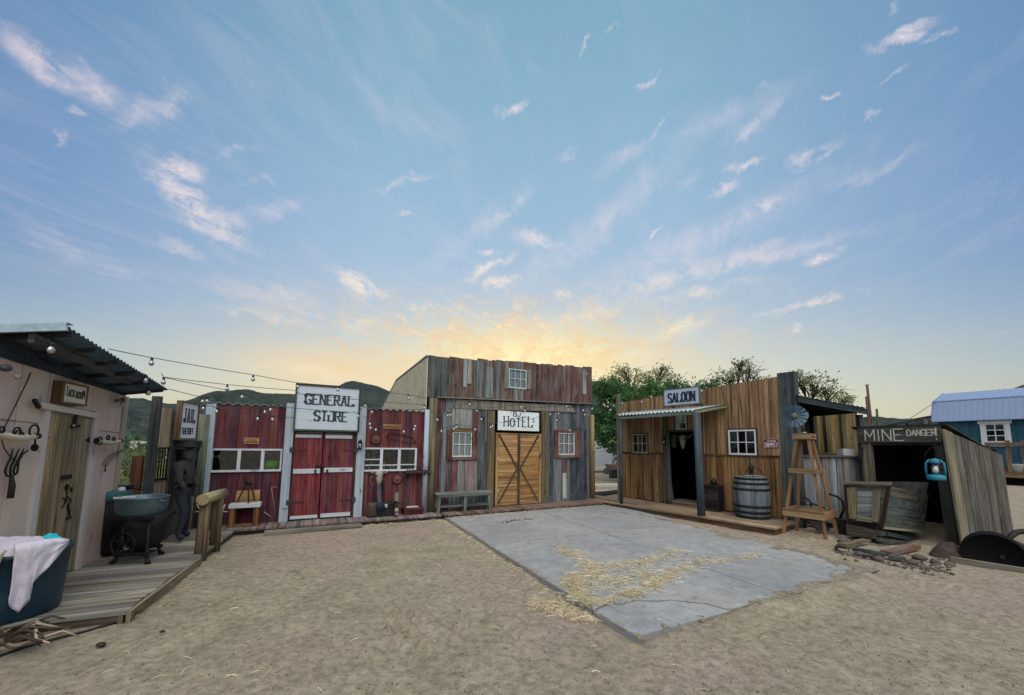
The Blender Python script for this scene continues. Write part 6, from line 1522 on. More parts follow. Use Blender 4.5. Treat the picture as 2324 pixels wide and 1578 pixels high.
for i in range(n+1):
    a = lerp(r0[0], r1[0], i/n); w = .012*math.sin(2*PI*a/.1)
    for d, dz in ((.25, 0), (-1.5, .02)):
        p = SHD.at(a, d, rz(a)+dz+w); mb.v.append(tuple(p)); mb.v.append((p.x, p.y, p.z-.006))
for i in range(n):
    q = i*4; mb.face([q, q+4, q+6, q+2], [(0, 0)]*4, lin('4f6068'), True); mb.face([q+1, q+3, q+7, q+5], [(0, 0)]*4, lin('4f6068'), True); mb.face([q, q+1, q+5, q+4], [(0, 0)]*4, lin('4f6068'))
rr_ = mb.build('roof', M['tin'], T)
mb = MB(); mb.hexa([SHD.at(a, d, rz(a)-.02+z) for z in (-.12, 0) for a, d in ((r0[0], .235), (r1[0], .235), (r1[0], .20), (r0[0], .20))], lin('33444c'))
for k in range(6):
    a = lerp(r0[0]+.15, r1[0]-.1, k/5); mb.beam(SHD.at(a, .19, rz(a)-.07), SHD.at(a, -1.4, rz(a)-.05), .09, .045, lin('3c464a'), (0, 0, 1))
mb.build('rafter', M['post'], rr_)
tx(T, 'post', M['post'], lambda m_: m_.box(SHD, r1[0]-.12, r1[0]-.03, .06, .15, 0, rz(r1[0])-.14, lin('4a5654'), 2))
tx(T, 'post', M['post'], lambda m_: m_.box(SHD, r1[0]-.12, r1[0]-.03, -1.26, -1.17, 0, rz(r1[0])-.12, lin('4a5654'), 2))
mb = MB(); q = rect(SHD, ml, 712, 605, 825, 655, -.1); mb.box(SHD, q[0], q[1], -.2, -.02, cz+.001, q[3]-.02, lin('c6ccca')); mb.box(SHD, q[0]+.01, q[1]-.04, -.19, -.019, q[3]-.018, q[3], lin('4b5a52'))
tag(mb.build('box', M['paint'], None, SHD.at(q[0], -.1, cz)), 'white box with dark lid on the plank counter', 'box')
mb = MB(); q = rect(SHD, ml, 828, 640, 890, 660, -.1); mb.box(SHD, q[0], q[1], -.2, -.04, cz+.001, cz+.045, lin('cfd3d0')); tag(mb.build('tray', M['paint'], None, SHD.at(q[0], -.1, cz)), 'low white tray at the right end of the plank counter', 'tray')

# ================================================================ plough and old ironwork behind the tower
c = G(*ml(480, 1330), 0); T = thing('plough', 'black iron plough with curved handles behind the windmill tower', 'plough', c)
def mp(x, y, yy): return P_at(*ml(x, y), yy)
tx(T, 'handle', M['iron'], lambda m_: m_.tube([mp(600, 1060, 8.35), mp(680, 1085, 8.3), mp(735, 1130, 8.25), mp(750, 1210, 8.2), mp(700, 1320, 8.2)], [.02, .022, .024, .024, .024], BLK, 8))
tx(T, 'handle', M['iron'], lambda m_: m_.tube([mp(420, 1150, 8.5), mp(540, 1190, 8.45), mp(620, 1250, 8.4), mp(700, 1330, 8.3)], [.018, .02, .022, .022], BLK, 8))
tx(T, 'beam', M['iron'], lambda m_: (m_.beam(mp(330, 1300, 8.4), mp(720, 1390, 8.2), .08, .06, BLK), m_.beam(mp(360, 1330, 8.4), mp(600, 1400, 8.1), .05, .05, IRON)))
tx(T, 'share', M['iron'], lambda m_: m_.slab([mp(400, 1320, 8.2), mp(560, 1340, 8.2), mp(620, 1420, 8.05), mp(480, 1415, 8.05)], (-.5, -.8, .3), .03, IRON))
def wh(m_):
    c = mp(350, 1160, 8.5); r = .14
    m_.tube([c + SAL.e*(r*math.cos(w)) + Vector((0, 0, r*math.sin(w))) for w in [2*PI*k/18 for k in range(19)]], .018, BLK, 6, False)
    for k in range(4): w = k*PI/4; q = SAL.e*(r*math.cos(w)) + Vector((0, 0, r*math.sin(w))); m_.tube([c-q, c+q], .008, BLK, 5)
    m_.tube([c, Vector((c.x, c.y, .05))], .02, BLK, 6)
tx(T, 'wheel', M['iron'], wh)
mb = MB()
for k in range(14):
    p = G(*ml(R.uniform(340, 700), R.uniform(1360, 1425)), 0); q = p + Vector((R.uniform(-.3, .3), R.uniform(-.3, .3), R.uniform(.02, .2))); mb.tube([p + Vector((0, 0, .02)), q], R.uniform(.01, .025), vary(IRON, .4), 6)
tag(mb.build('scrap_iron', M['iron'], None, c), 'heap of dark scrap iron on the dirt behind the windmill tower', 'scrap', kind='stuff')

# ================================================================ model windmill on a wooden tower
feet = [G(*ml(*p), 0) for p in ((150, 1445), (575, 1515), (690, 1475), (285, 1425))]
WM = (feet[0]+feet[1]+feet[2]+feet[3])/4; WF = Fr(WM.x, WM.y, -54)
T = thing('windmill_tower', 'four legged wooden windmill tower with a small metal fan beside the saloon', 'windmill', WM)
HP = (P_at(*ml(200, 515), WM.y-.05).z + P_at(*ml(460, 515), WM.y).z)/2; HT = (P_at(*ml(350, 462), WM.y-.2).z)
PINE = lin('a07a58'); hb, htp = .33, .10
zm1, zm0 = P_at(*ml(300, 815), 7.85).z, P_at(*ml(300, 858), 7.85).z; zl1, zl0 = P_at(*ml(330, 1225), 7.75).z, P_at(*ml(330, 1300), 7.75).z
sgn = ((-1, 1), (1, 1), (1, -1), (-1, -1))
def hw_(z): return lerp(hb, htp, z/HP)
for s_, f in zip(sgn, feet):
    fb = Vector(WF.loc(f)); 
    tx(T, 'leg', M['saw'], lambda m_: m_.beam(WF.at(fb.x, fb.y, -.02), WF.at(s_[0]*htp, s_[1]*htp, HP), .05, .04, vary(PINE, .12), WF.e))
def ringb(z0, z1, ex_):
    h = hw_((z0+z1)/2)+.028+ex_
    for q in ((-h-.03, h+.03, h, h+.03), (-h-.03, h+.03, -h-.03, -h)): tx(T, 'brace', M['saw'], lambda m_: m_.box(WF, *q, z0, z1, vary(lin('b0906c'), .1), 0))
    for q in ((-h-.03, -h, -h+.002, h-.002), (h, h+.03, -h+.002, h-.002)): tx(T, 'brace', M['saw'], lambda m_: m_.box(WF, *q, z0+.002, z1-.002, vary(lin('96745a'), .1), 1))
ringb(zm0, zm1, 0); ringb(zl0, zl1, .01); ringb(HP-.01, HT, .005)
tx(T, 'platform', M['saw'], lambda m_: m_.box(WF, -.125, .125, -.125, .125, HT-.03, HT-.004, lin('a5815f'), 0))
hub = P_at(*ml(258, 292), WM.y-.15); edge = P_at(*ml(368, 292), WM.y-.15); rw = (edge-hub).length
mb = MB(); ax = Vector((-.62, -.78, .05)).normalized(); fx = ax.cross(Vector((0, 0, 1))).normalized(); fy = fx.cross(ax)
mt_ = Vector((WM.x, WM.y, HT)); tx(T, 'mast', M['zinc'], lambda m_: (m_.tube([mt_, Vector((WM.x, WM.y, hub.z))], .02, lin('5a656b'), 8), m_.tube([hub, Vector((WM.x, WM.y, hub.z))], .018, lin('4a555b'), 8), m_.lathe(mt_, [(.05, 0), (.05, .03), (.001, .035)], lin('9aa2a6'), 12)))
for k in range(16):
    w = 2*PI*k/16; w2 = w + 2*PI/16*.8
    p = lambda r, w_, tw: hub + fx*(r*math.cos(w_)) + fy*(r*math.sin(w_)) + ax*tw
    mb.slab([p(rw*.28, w, .0), p(rw, w-.02, .0), p(rw*1.0, w2, .03), p(rw*.28, w2-.06, .012)], ax, .004, vary(lin('4f6a7c'), .15))
mb.tube([hub + fx*(rw*.28*math.cos(w)) + fy*(rw*.28*math.sin(w)) for w in [2*PI*j/20 for j in range(21)]], .006, lin('55666f'), 5, False); mb.tube([hub + fx*(rw*.78*math.cos(w)) + fy*(rw*.78*math.sin(w)) - ax*.006 for w in [2*PI*j/24 for j in range(25)]], .005, lin('55666f'), 5, False)
mb.build('fan', M['tin'], T)
tx(T, 'hub', M['iron'], lambda m_: m_.lathe(hub, [(.06, -.02), (.06, .02), (.03, .04), (.001, .045)], lin('6f6a58'), 14, axis=ax))
tl = P_at(*ml(365, 282), WM.y+.12); t2 = P_at(*ml(400, 280), WM.y+.2)
tx(T, 'tail_vane', M['tin'], lambda m_: (m_.tube([Vector((WM.x, WM.y, hub.z)), tl], .01, lin('5a6a72'), 6), m_.slab([tl + Vector((0, 0, -.03)), tl + Vector((0, 0, .03)), t2 + Vector((.0, .0, .05)), t2 + Vector((.01, .01, 0)), t2 + Vector((.0, .0, -.05))], (.6, -.8, 0), .004, lin('7f98a6'))))

# ================================================================ mine hut
T = thing('mine_hut', 'leaning grey plank mine hut with a dark doorway on the right', 'building', (MNS.o+MNF.o)/2)
def mq(x, y, d=0.0): return MNS.px(mw(x, y), d)
Tf, Tb, Bf, Bb = P_at(*mw(955, 412), 7.12), P_at(*mw(1400, 608), 8.35), G(*mw(1100, 1302), 0), G(*mw(1484, 1172), 0)
def side(pl_, x0t, x1t, x0b, x1b, n, mb, pal, d=0.0):
    tl = lambda x: 415 + (x-960)*(610-415)/(1395-960); bl = lambda x: 1290 + (x-1165)*(1172-1290)/(1480-1165)
    for i in range(n):
        f0, f1 = i/n + (0 if i == 0 else .002), (i+1)/n - .004
        f0 += R.uniform(-.12, .12)/n if 0 < i else 0
        q = [(lerp(x0b, x1b, f0), None), (lerp(x0b, x1b, f1), None), (lerp(x0t, x1t, f1), 1), (lerp(x0t, x1t, f0), 1)]
        P = []
        for x, top in q:
            y = (tl(x) if top else min(1300, bl(x))); a, z = mq(x, y, d); P.append(MNS.at(a, d, max(z, .0)))
        back = [p - MNS.n*.025 for p in P]; c = vary(pal[i % len(pal)], .15)
        mb.hexa([back[0], back[1], P[1], P[0], back[3], back[2], P[2], P[3]], c, 2)
mb = MB(); GRY = [lin(c) for c in ('5d5a51', '645f55', '524f49', '6b6558', '59564f', '615c4f', '504d48')]
nb = 9; cuts = [0, .135] + [.135 + .865*(i+(R.uniform(-.14, .14) if i < 7 else 0))/7 for i in range(1, 8)]
nrm_ = (Bb-Bf).cross(Tf-Bf).normalized()
if nrm_.y > 0: nrm_ = -nrm_
for i in range(len(cuts)-1):
    f0, f1 = cuts[i]+.004, cuts[i+1]-.004; o_ = nrm_*(.014 if i == 0 else R.uniform(-.004, .006)); bk = nrm_*.03
    P = [Bf.lerp(Bb, f0), Bf.lerp(Bb, f1), Tf.lerp(Tb, f1), Tf.lerp(Tb, f0)]; P = [p + o_ for p in P]
    mb.hexa([P[0]-bk, P[1]-bk, P[1], P[0], P[3]-bk, P[2]-bk, P[2], P[3]], lin('857e60') if i == 0 else vary(GRY[i % len(GRY)], .15), 2)
mb.build('side_wall', M['barn'], T)
mb = MB(); P = [(985, 1292), (1092, 1302), (962, 505), (886, 510)]
Q = [MNF.at(*(lambda q: (q[0], .0, max(0, q[1])))(MNF.px(mw(x, y), .0))) for x, y in P]
mb.hexa([Q[0]-MNF.n*.06, Q[1]-MNF.n*.06, Q[1], Q[0], Q[3]-MNF.n*.06, Q[2]-MNF.n*.06, Q[2], Q[3]], lin('45463f'), 2); mb.build('post', M['post'], T)
def fq(x, y, d=0.0): return MNF.px(mw(x, y), d)
sgr = fq(322, 415, .06), fq(935, 375, .06), fq(322, 520, .06), fq(935, 500, .06)
zt_ = (sgr[0][1]+sgr[1][1])/2; zb_ = (sgr[2][1]+sgr[3][1])/2; a0, a1 = sgr[0][0], sgr[1][0]
pl0 = fq(365, 700, .02)[0], fq(440, 700, .02)[0]
tx(T, 'post', M['barn'], lambda m_: m_.box(MNF, pl0[0], pl0[1], -.05, .02, 0, zt_-.02, lin('857c68'), 2))
tx(T, 'lintel', M['post'], lambda m_: m_.box(MNF, pl0[0], a1-.05, -.05, .018, zb_-.06, zb_+.02, lin('4c463c'), 0))
# roof slopes down to the back
rise = (Tb.z-Tf.z)/(Tb.xy-Tf.xy).length
ZR = lambda x: zt_+.03 + rise*x
mb = MB(); A_ = MNF.at(a1, .08, 0); B_ = MNF.at(a0-.1, .08, 0)
back_ = MNS.e; L = 3.2
pA, pB = A_ + MNS.n*.1, B_
def rp(p, x, dz=0): return Vector((p.x, p.y, ZR(x)+dz)) + back_*x
for i in range(4):
    p0, p1 = pA.lerp(pB, i/4), pA.lerp(pB, (i+1)/4-.003)
    mb.hexa([rp(p0, 0, -.03), rp(p0, L, -.03), rp(p1, L, -.03), rp(p1, 0, -.03), rp(p0, 0), rp(p0, L), rp(p1, L), rp(p1, 0)], lin('32383a'), 0)
mb.build('roof', M['post'], T)
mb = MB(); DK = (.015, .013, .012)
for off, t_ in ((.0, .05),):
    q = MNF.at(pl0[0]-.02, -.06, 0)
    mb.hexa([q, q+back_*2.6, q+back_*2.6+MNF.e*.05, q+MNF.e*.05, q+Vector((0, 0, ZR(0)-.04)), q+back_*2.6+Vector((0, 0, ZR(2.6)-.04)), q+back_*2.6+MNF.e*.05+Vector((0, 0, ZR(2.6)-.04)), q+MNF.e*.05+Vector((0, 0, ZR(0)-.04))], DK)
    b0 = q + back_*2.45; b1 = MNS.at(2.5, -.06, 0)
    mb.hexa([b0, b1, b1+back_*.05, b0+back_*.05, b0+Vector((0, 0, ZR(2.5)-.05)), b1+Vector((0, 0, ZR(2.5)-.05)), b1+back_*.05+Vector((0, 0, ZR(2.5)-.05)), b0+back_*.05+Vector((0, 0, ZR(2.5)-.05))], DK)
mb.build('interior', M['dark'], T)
# sign board
T2 = thing('sign', 'dark plank sign hand painted MINE DANGER! above the dark doorway', 'sign', MNF.at((a0+a1)/2, .05, zb_))
tx(T2, 'board', M['barn'], lambda m_: (m_.box(MNF, a0, a1, .025, .06, zb_, (zb_+zt_)/2-.002, lin('55544c'), 0), m_.box(MNF, a0, a1, .025, .062, (zb_+zt_)/2+.002, zt_, lin('5c5a50'), 0)))
mb = MB(); hh = zt_-zb_; WL = lin('cfcfc4')
m0, m1 = fq(383, 460, .065)[0], fq(662, 460, .065)[0]; g0, g1 = fq(692, 440, .065)[0], fq(905, 440, .065)[0]; x0_, x1_ = fq(893, 440, .065)[0], fq(922, 440, .065)[0]
letters(mb, MNF, .068, 'MINE', m0, m1, zb_+hh*.1, zb_+hh*.84, .022, .02, WL, 0, .35); letters(mb, MNF, .068, 'DANGER', g0, g1, zb_+hh*.40, zb_+hh*.76, .017, .016, WL, 0, .3); letters(mb, MNF, .068, '!', x0_, x1_, zb_+hh*.14, zb_+hh*.88, .02, .02, WL)
mb.build('lettering', M['paint'], T2)
# blue oil lantern
lc = P_at(*mw(910, 790), 6.98); lz1 = P_at(*mw(910, 630), 6.98).z; h = lz1-lc.z; rL = (P_at(*mw(975, 720), 6.98)-P_at(*mw(845, 720), 6.98)).length/2*.78
T2 = thing('oil_lantern', 'turquoise blue oil lantern hanging on the mine doorpost', 'lantern', lc)
TQ = lin('1d7c94'); vx = Vector((math.cos(math.atan2(lc.x, lc.y)), -math.sin(math.atan2(lc.x, lc.y)), 0)); vy = Vector((-vx.y, vx.x, 0))
tx(T2, 'base', M['paint'], lambda m_: m_.lathe(lc, [(rL*.95, 0), (rL*1.0, h*.03), (rL*1.0, h*.2), (rL*.6, h*.25), (.001, h*.26)], TQ, 20))
tx(T2, 'cap', M['paint'], lambda m_: m_.lathe(lc + Vector((0, 0, h*.76)), [(rL*.5, 0), (rL*.62, h*.03), (rL*.5, h*.1), (rL*.45, h*.2), (.001, h*.24)], TQ, 16))
for s_ in (-1, 1): tx(T2, 'side_tube', M['paint'], lambda m_: m_.tube([lc + vx*(s_*rL*.9) + Vector((0, 0, h*.18)), lc + vx*(s_*rL*.95) + Vector((0, 0, h*.5)), lc + vx*(s_*rL*.88) + Vector((0, 0, h*.78)), lc + vx*(s_*rL*.5) + Vector((0, 0, h*.93))], rL*.14, TQ, 8))
tx(T2, 'globe', M['glass'], lambda m_: m_.lathe(lc + Vector((0, 0, h*.27)), [(rL*.42, 0), (rL*.6, h*.15), (rL*.56, h*.32), (rL*.4, h*.48)], (.8, .8, .8), 14))
tx(T2, 'burner', M['lampglint'], lambda m_: m_.lathe(lc + Vector((0, 0, h*.27)), [(rL*.3, 0), (rL*.34, h*.2), (rL*.2, h*.34), (.001, h*.36)], (.6, .6, .55), 10))
tx(T2, 'bail', M['iron'], lambda m_: m_.tube([lc + vx*(-rL*.95) + Vector((0, 0, h*.75)), lc + vx*(-rL*.9) + Vector((0, 0, h*1.2)), lc + vx*(-.2*rL) + Vector((0, 0, h*1.5)), lc + vx*(rL*.4) + Vector((0, 0, h*1.48)), lc + vx*(rL*.95) + Vector((0, 0, h*.75))], .006, BLK, 5))
# crow on the fence post
c = MNF.at(pl0[0], .05, fq(350, 600, .05)[1]); mb = MB(); mb.tube([c + Vector((.02, .0, .1)), c + Vector((.0, 0, .02)), c + Vector((-.03, 0, -.1)), c + Vector((-.05, 0, -.2))], [.02, .04, .03, .008], BLK, 8); mb.tube([c + Vector((.02, 0, .1)), c + Vector((.05, 0, .14)), c + Vector((.1, -.01, .13))], [.03, .028, .004], BLK, 8)
tag(mb.build('crow_figure', M['iron'], None, c), 'small black crow figure fixed to the grey post left of the mine doorway', 'figure')

# ================================================================ ore cart, leaning in front of the mine doorway
c0 = P_at(*ct(800, 745), 7.25); END = Fr(c0.x, c0.y, -66); SDE = Fr(c0.x, c0.y, 22)
T = thing('ore_cart', 'old wooden mine cart tipped on a stack of timbers before the mine doorway', 'cart', (c0.x, c0.y, 0))
def ep(x, y, d=0.0): a, z = END.px(ct(x, y), d); return END.at(a, d, z)
def dp(x, y, d=0.0): a, z = SDE.px(ct(x, y), d); return SDE.at(a, d, z)
def quadboard(mb, f, xy, t, nrm, col, grain=None):
    P = [f(*q) for q in xy]; B = [p - nrm*t for p in P]
    mb.hexa([B[0], B[1], P[1], P[0], B[3], B[2], P[2], P[3]], col, grain)
def rows_(mb, f, BL, BR, TR, TL, n, t, nrm, pal):
    for i in range(n):
        g0, g1 = i/n+.006, (i+1)/n-.006
        L0 = (lerp(BL[0], TL[0], g0), lerp(BL[1], TL[1], g0)); L1 = (lerp(BL[0], TL[0], g1), lerp(BL[1], TL[1], g1)); R0_ = (lerp(BR[0], TR[0], g0), lerp(BR[1], TR[1], g0)); R1_ = (lerp(BR[0], TR[0], g1), lerp(BR[1], TR[1], g1))
        quadboard(mb, f, [L0, R0_, R1_, L1], t, nrm, vary(pal[i % len(pal)], .12), 0)
mb = MB(); rows_(mb, ep, (335, 690), (785, 745), (925, 140), (245, 125), 6, .03, END.n, [lin('7d7a62'), lin('8a8874'), lin('6d6a55')])
rows_(mb, lambda x, y: ep(x, y, .004), (445, 610), (665, 625), (685, 240), (455, 240), 4, .01, END.n, [lin('8d938f'), lin('99a09e')]); mb.build('end_panel', M['barn'], T)
mb = MB(); e2 = lambda x, y: ep(x, y, .03)
for q in ([(325, 650), (425, 660), (440, 180), (285, 200)], [(660, 690), (770, 710), (800, 200), (685, 195)], [(440, 680), (665, 710), (670, 640), (440, 610)]): quadboard(mb, e2, q, .025, END.n, vary(lin('958f6c'), .08))
mb.build('cleat', M['barn'], T)
mb = MB(); e3 = lambda x, y: ep(x, y, .05)
quadboard(mb, e3, [(240, 150), (935, 165), (940, 120), (240, 100)], .07, END.n, lin('7f7c64'))
quadboard(mb, lambda x, y: ep(x, y, .062), [(320, 165), (830, 195), (830, 170), (320, 140)], .01, END.n, (.02, .02, .03)); mb.build('rim', M['barn'], T)
for q in ([(245, 150), (285, 150), (330, 690), (285, 650)], [(880, 180), (940, 150), (830, 790), (780, 760)]):
    tx(T, 'corner_iron', M['iron'], lambda m_: quadboard(m_, lambda x, y: ep(x, y, .045), [q[3], q[2], q[1], q[0]], .05, END.n, lin('3c2522'), 2))
mb = MB(); rows_(mb, dp, (850, 775), (1430, 850), (1512, 285), (935, 170), 4, .03, SDE.n, [lin('4d5a50'), lin('46544f'), lin('525f5a'), lin('5c5d4e')])
quadboard(mb, lambda x, y: dp(x, y, .02), [(845, 805), (1438, 868), (1440, 835), (848, 768)], .02, SDE.n, lin('97956f'), 0); mb.build('side_panel', M['barn'], T)
# far end, far side, floor
far = SDE.e*1.1; mb = MB()
E0, E1, E2, E3 = ep(335, 690), ep(785, 745), ep(925, 140), ep(245, 125)
f2 = SDE.e*(dp(1480, 500)-dp(880, 500)).length*.97
for P in ([E0, E1, E2, E3],):
    Q = [p + f2 for p in P]; mb.hexa([Q[0], Q[1], Q[1]-SDE.e*.03, Q[0]-SDE.e*.03, Q[3], Q[2], Q[2]-SDE.e*.03, Q[3]-SDE.e*.03], lin('4c4a40'))
mb.hexa([E0, E0+f2, E0+f2+END.e*.03, E0+END.e*.03, E3, E3+f2, E3+f2+END.e*.03, E3+END.e*.03], lin('4c4a40')); mb.hexa([E0, E1, E1+f2, E0+f2, E0+Vector((0, 0, .03)), E1+Vector((0, 0, .03)), E1+f2+Vector((0, 0, .03)), E0+f2+Vector((0, 0, .03))], lin('3c3a32')); mb.build('tub', M['barn'], T)
# timbers under it, and a near-black block for the dark underneath
mb = MB()
for q, d in (([(285, 850), (700, 890), (705, 830), (285, 740)], .03), ([(300, 900), (695, 950), (700, 890), (300, 850)], .06), ([(690, 890), (990, 915), (985, 850), (690, 815)], -.02)): quadboard(mb, lambda x, y: ep(x, y, d) if x < 680 else ep(min(x, 800), y, d), q, .2, END.n, vary(lin('62594a'), .12), 0)
mb.beam(dp(860, 870, -.05), dp(1420, 1000, -.05), .07, .09, lin('3b4644')); mb.beam(dp(760, 960, .04), dp(1400, 1040, .04), .06, .06, lin('4c5654'))
for x in (950, 1240): mb.beam(dp(x, 860, -.1), Vector((dp(x, 1000, -.1).x, dp(x, 1000, -.1).y, .02)), .12, .1, lin('2c302e'))
g1 = END.at(-.65, -.1, 0); mb.beam(g1, g1 + Vector((0, 0, E0.z)), .12, .12, (.03, .03, .03)); g1 = END.at(-.12, -.12, 0); mb.beam(g1, g1 + Vector((0, 0, E1.z)), .12, .12, (.03, .03, .03))
mb.box(SDE, .08, 1.0, -.62, -.12, .04, c0.z-.03, (.025, .022, .02), 0)
mb.build('undercarriage', M['post'], T)
for s_ in (.25, .95):
    c = SDE.at(s_, -.06, .16); tx(T, 'wheel', M['iron'], lambda m_: m_.lathe(c, [(.001, -.03), (.13, -.03), (.14, -.02), (.14, .0), (.11, .02), (.05, .025), (.03, .05), (.001, .05)], BLK, 20, axis=SDE.n))
# hoop, rails, loose planks and stones in front
P = [G(*ct(x, y), .02) for x, y in [(600, 975), (500, 968), (400, 975), (280, 1005), (170, 1045), (135, 1085), (160, 1125), (260, 1165), (420, 1190), (600, 1215), (760, 1240)]]
mb = MB(); mb.tube(P, .022, BLK, 8); tag(mb.build('iron_hoop', M['iron'], None, P[4]), 'curved black iron hoop lying on the ground in front of the mine cart', 'hoop')
for A, B, w, col, lb in (((390, 1140), (860, 1230), .07, '3b4448', 'dark steel rail lying beneath the mine cart'), ((870, 1205), (1320, 1105), .14, '6f5240', 'reddish brown plank lying below the cart side'), ((230, 1090), (600, 1020), .13, '75664c', 'tan board lying inside the iron hoop'), ((920, 1265), (1170, 1300), .09, '35443c', 'dark green log with a pale cut end among the stones')):
    mb = MB(); a, b = G(*ct(*A), .0), G(*ct(*B), .0); mb.beam(a + Vector((0, 0, .045)), b + Vector((0, 0, .05)), .06, w, lin(col))
    tag(mb.build('timber', M['barn'], None, a), lb, 'timber', 'loose timbers round the mine cart')
def rock(m_, c, r, col): m_.ball(c, r, col, 9, 6, (R.uniform(.8, 1.4), R.uniform(.7, 1.2), R.uniform(.5, .8)), .18)
for k, (x, y, r) in enumerate(((330, 1180, .07), (490, 1190, .08), (755, 1250, .085), (220, 930, .10), (245, 985, .08), (1150, 1275, .06), (1270, 1300, .07), (1370, 1230, .09), (1600, 1290, .06))):
    c = G(*ct(x, y), .02); mb = MB(); rock(mb, c, r, vary(lin('5f5751'), .25))
    tag(mb.build('rock', M['stone'], None, c), ('pale flat rock in front of the iron hoop', 'grey rock beside the pale flat rock at the hoop', 'pinkish round rock at the right end of the dark rail', 'largest grey rock by the right foot of the windmill tower', 'smaller grey rock in front of the rock at the tower foot', 'yellowish rock at the cut end of the green log', 'grey rock right of the green log', 'grey rock below the mine doorway', 'small rock near the brown sack by the mine hut')[k], 'rock', 'rocks round the mine cart')
mb = MB()
for k in range(230):
    x = R.uniform(150, 1900); y = lerp(1180, 1330, min(1, (x-150)/1200)) + R.gauss(20, 55); c = G(*ct(x, y), 0); rock(mb, c + Vector((0, 0, gz(c.x, c.y)+.01)), R.uniform(.008, .032), vary(lin('5f564f'), .4))
tag(mb.build('gravel', M['stone'], None, G(*ct(800, 1280), 0)), 'scattered stones and gravel in front of the mine cart', 'gravel', kind='stuff')
c = G(*ct(1800, 1190), 0); o = heap(c, .36, .2, .2, lin('3e3432'), 4, .4).build('sack', M['cloth'], None, c); tag(o, 'dark brown sack lying at the foot of the mine doorpost', 'sack')
# big black drum
cb_ = G(*mn(680, 1440), 0); cl, cr_ = G(*mn(500, 1420), 0), G(*mn(850, 1440), 0); rD = (P_at(*mn(850, 1350), cb_.y)-P_at(*mn(500, 1350), cb_.y)).length/2
zT = P_at(*mn(670, 1203), cb_.y+.1).z; axd = Vector((cb_.x, cb_.y, 0)).normalized(); cc = Vector((cb_.x, cb_.y, zT-rD))
T = thing('drum', 'large black drum lying half sunk beside the mine hut', 'drum', (cc.x, cc.y, 0))
tx(T, 'shell', M['dark'], lambda m_: m_.lathe(cc, [(.001, .03), (rD*.93, .03), (rD*.95, 0), (rD, 0), (rD, .02), (rD*.985, .06), (rD*.985, .2), (rD, .22), (rD*.985, .25), (rD*.985, .4), (.001, .4)], (.008, .008, .009), 32, axis=axd))
tx(T, 'bung', M['iron'], lambda m_: m_.lathe(cc - axd*.02 + Vector((.08, -.05, .02)), [(.03, 0), (.03, .05), (.001, .05)], (.02, .02, .02), 10, axis=axd))
a, b = G(*mn(345, 1425), 0), G(*mn(1000, 1530), 0); mb = MB(); mb.beam(a + Vector((0, 0, .03)), b + Vector((0, 0, .03)), .08, .08, lin('7d7361')); tag(mb.build('timber', M['barn'], None, a), 'long grey edging timber on the dirt in front of the black drum', 'timber', 'loose timbers round the mine cart')
mb = MB(); P = [P_at(*mn(x, y), yy) for x, y, yy in ((790, 1330, 7.4), (800, 1240, 7.4), (850, 1200, 7.4), (905, 1190, 7.4), (960, 1210, 7.4))]; mb.tube(P, .05, (.02, .02, .02), 9); tag(mb.build('pipe', M['iron'], None, (P[0].x, P[0].y, 0)), 'black bent pipe behind the black drum at the right edge', 'pipe')
for q0, q1, lb in (((820, 1265), (1000, 1285), 'grey straight pipe leaning behind the black drum'), ((850, 1330), (980, 1440), 'dark sloping pipe right of the black drum')):
    a, b = P_at(*mn(*q0), 7.1), P_at(*mn(*q1), 6.8); b.z = .04; mb = MB(); mb.tube([a, b], .036, lin('625c58'), 8); tag(mb.build('pipe', M['iron'], None, b), lb, 'pipe')

# dark low roof behind the mine hut
B1, B2, B3 = P_at(*mw(430, 405), 13), P_at(*mw(872, 312), 12), P_at(*mw(905, 400), 12)
T = thing('shade_roof', 'dark sloping shade roof behind the mine hut', 'shelter', (B3.x, B3.y, 0))
bk = Vector((1.2, 2.0, .0))
tx(T, 'roof', M['post'], lambda m_: m_.hexa([B1 - Vector((0, 0, .06)), B2 - Vector((0, 0, .12)), B2 + bk - Vector((0, 0, .12)), B1 + bk - Vector((0, 0, .06)), B1, B2, B2+bk, B1+bk], lin('2c3b3c')))
for p in (B1 + Vector((.3, .1, 0)), B2 + Vector((-.1, .1, 0)), B1 + bk*.9, B2 + bk*.9): tx(T, 'post', M['post'], lambda m_: m_.tube([Vector((p.x, p.y, 0)), p - Vector((0, 0, .1))], .06, lin('3f4240'), 8))
tx(T, 'side_wall', M['post'], lambda m_: m_.hexa([Vector((p.x, p.y, z)) for z, ps in ((0, (B1, B2, B2+bk*.05, B1+bk*.05)), ) for p in ps] + [p - Vector((0, 0, .13)) for p in (B1, B2, B2+bk*.05, B1+bk*.05)], lin('35413f')))

# ================================================================ blue barn
def bq(x, y, d=0.0): return BRN.px(mn(x, y), d)
T = thing('blue_barn', 'teal blue barn with pale blue gambrel metal roof at the right edge', 'building', BRN.at(5, -1.5, 0))
e0 = bq(192, 345, .25); zE = (e0[1]+bq(914, 301, .25)[1])/2; zB = (bq(216, 196, -.4)[1]+bq(914, 131, -.4)[1])/2; zR = (bq(300, 125, -2.7)[1]+bq(914, 65, -2.7)[1])/2
A0 = e0[0]; A1 = A0+11; RFC = lin('7a8fb0')
mb = MB(); zw = zE+.06
planks(mb, BRN, A0+.2, A1-.2, .15, zw, 0, .05, .42, [lin('1f4f62'), lin('1d4a5e'), lin('225468')], [], gap=.012, vw=0, vcol=.05)
mb.box(BRN, A0+.2, A0+.26, -5.3, -.06, .15, zw, lin('1d4a5e'), 2); mb.box(BRN, A1-.3, A1-.24, -5.3, -.06, .15, zw, lin('1d4a5e'), 2); mb.box(BRN, A0+.2, A1-.2, -5.4, -5.35, .15, zw, lin('1d4a5e'), 2)
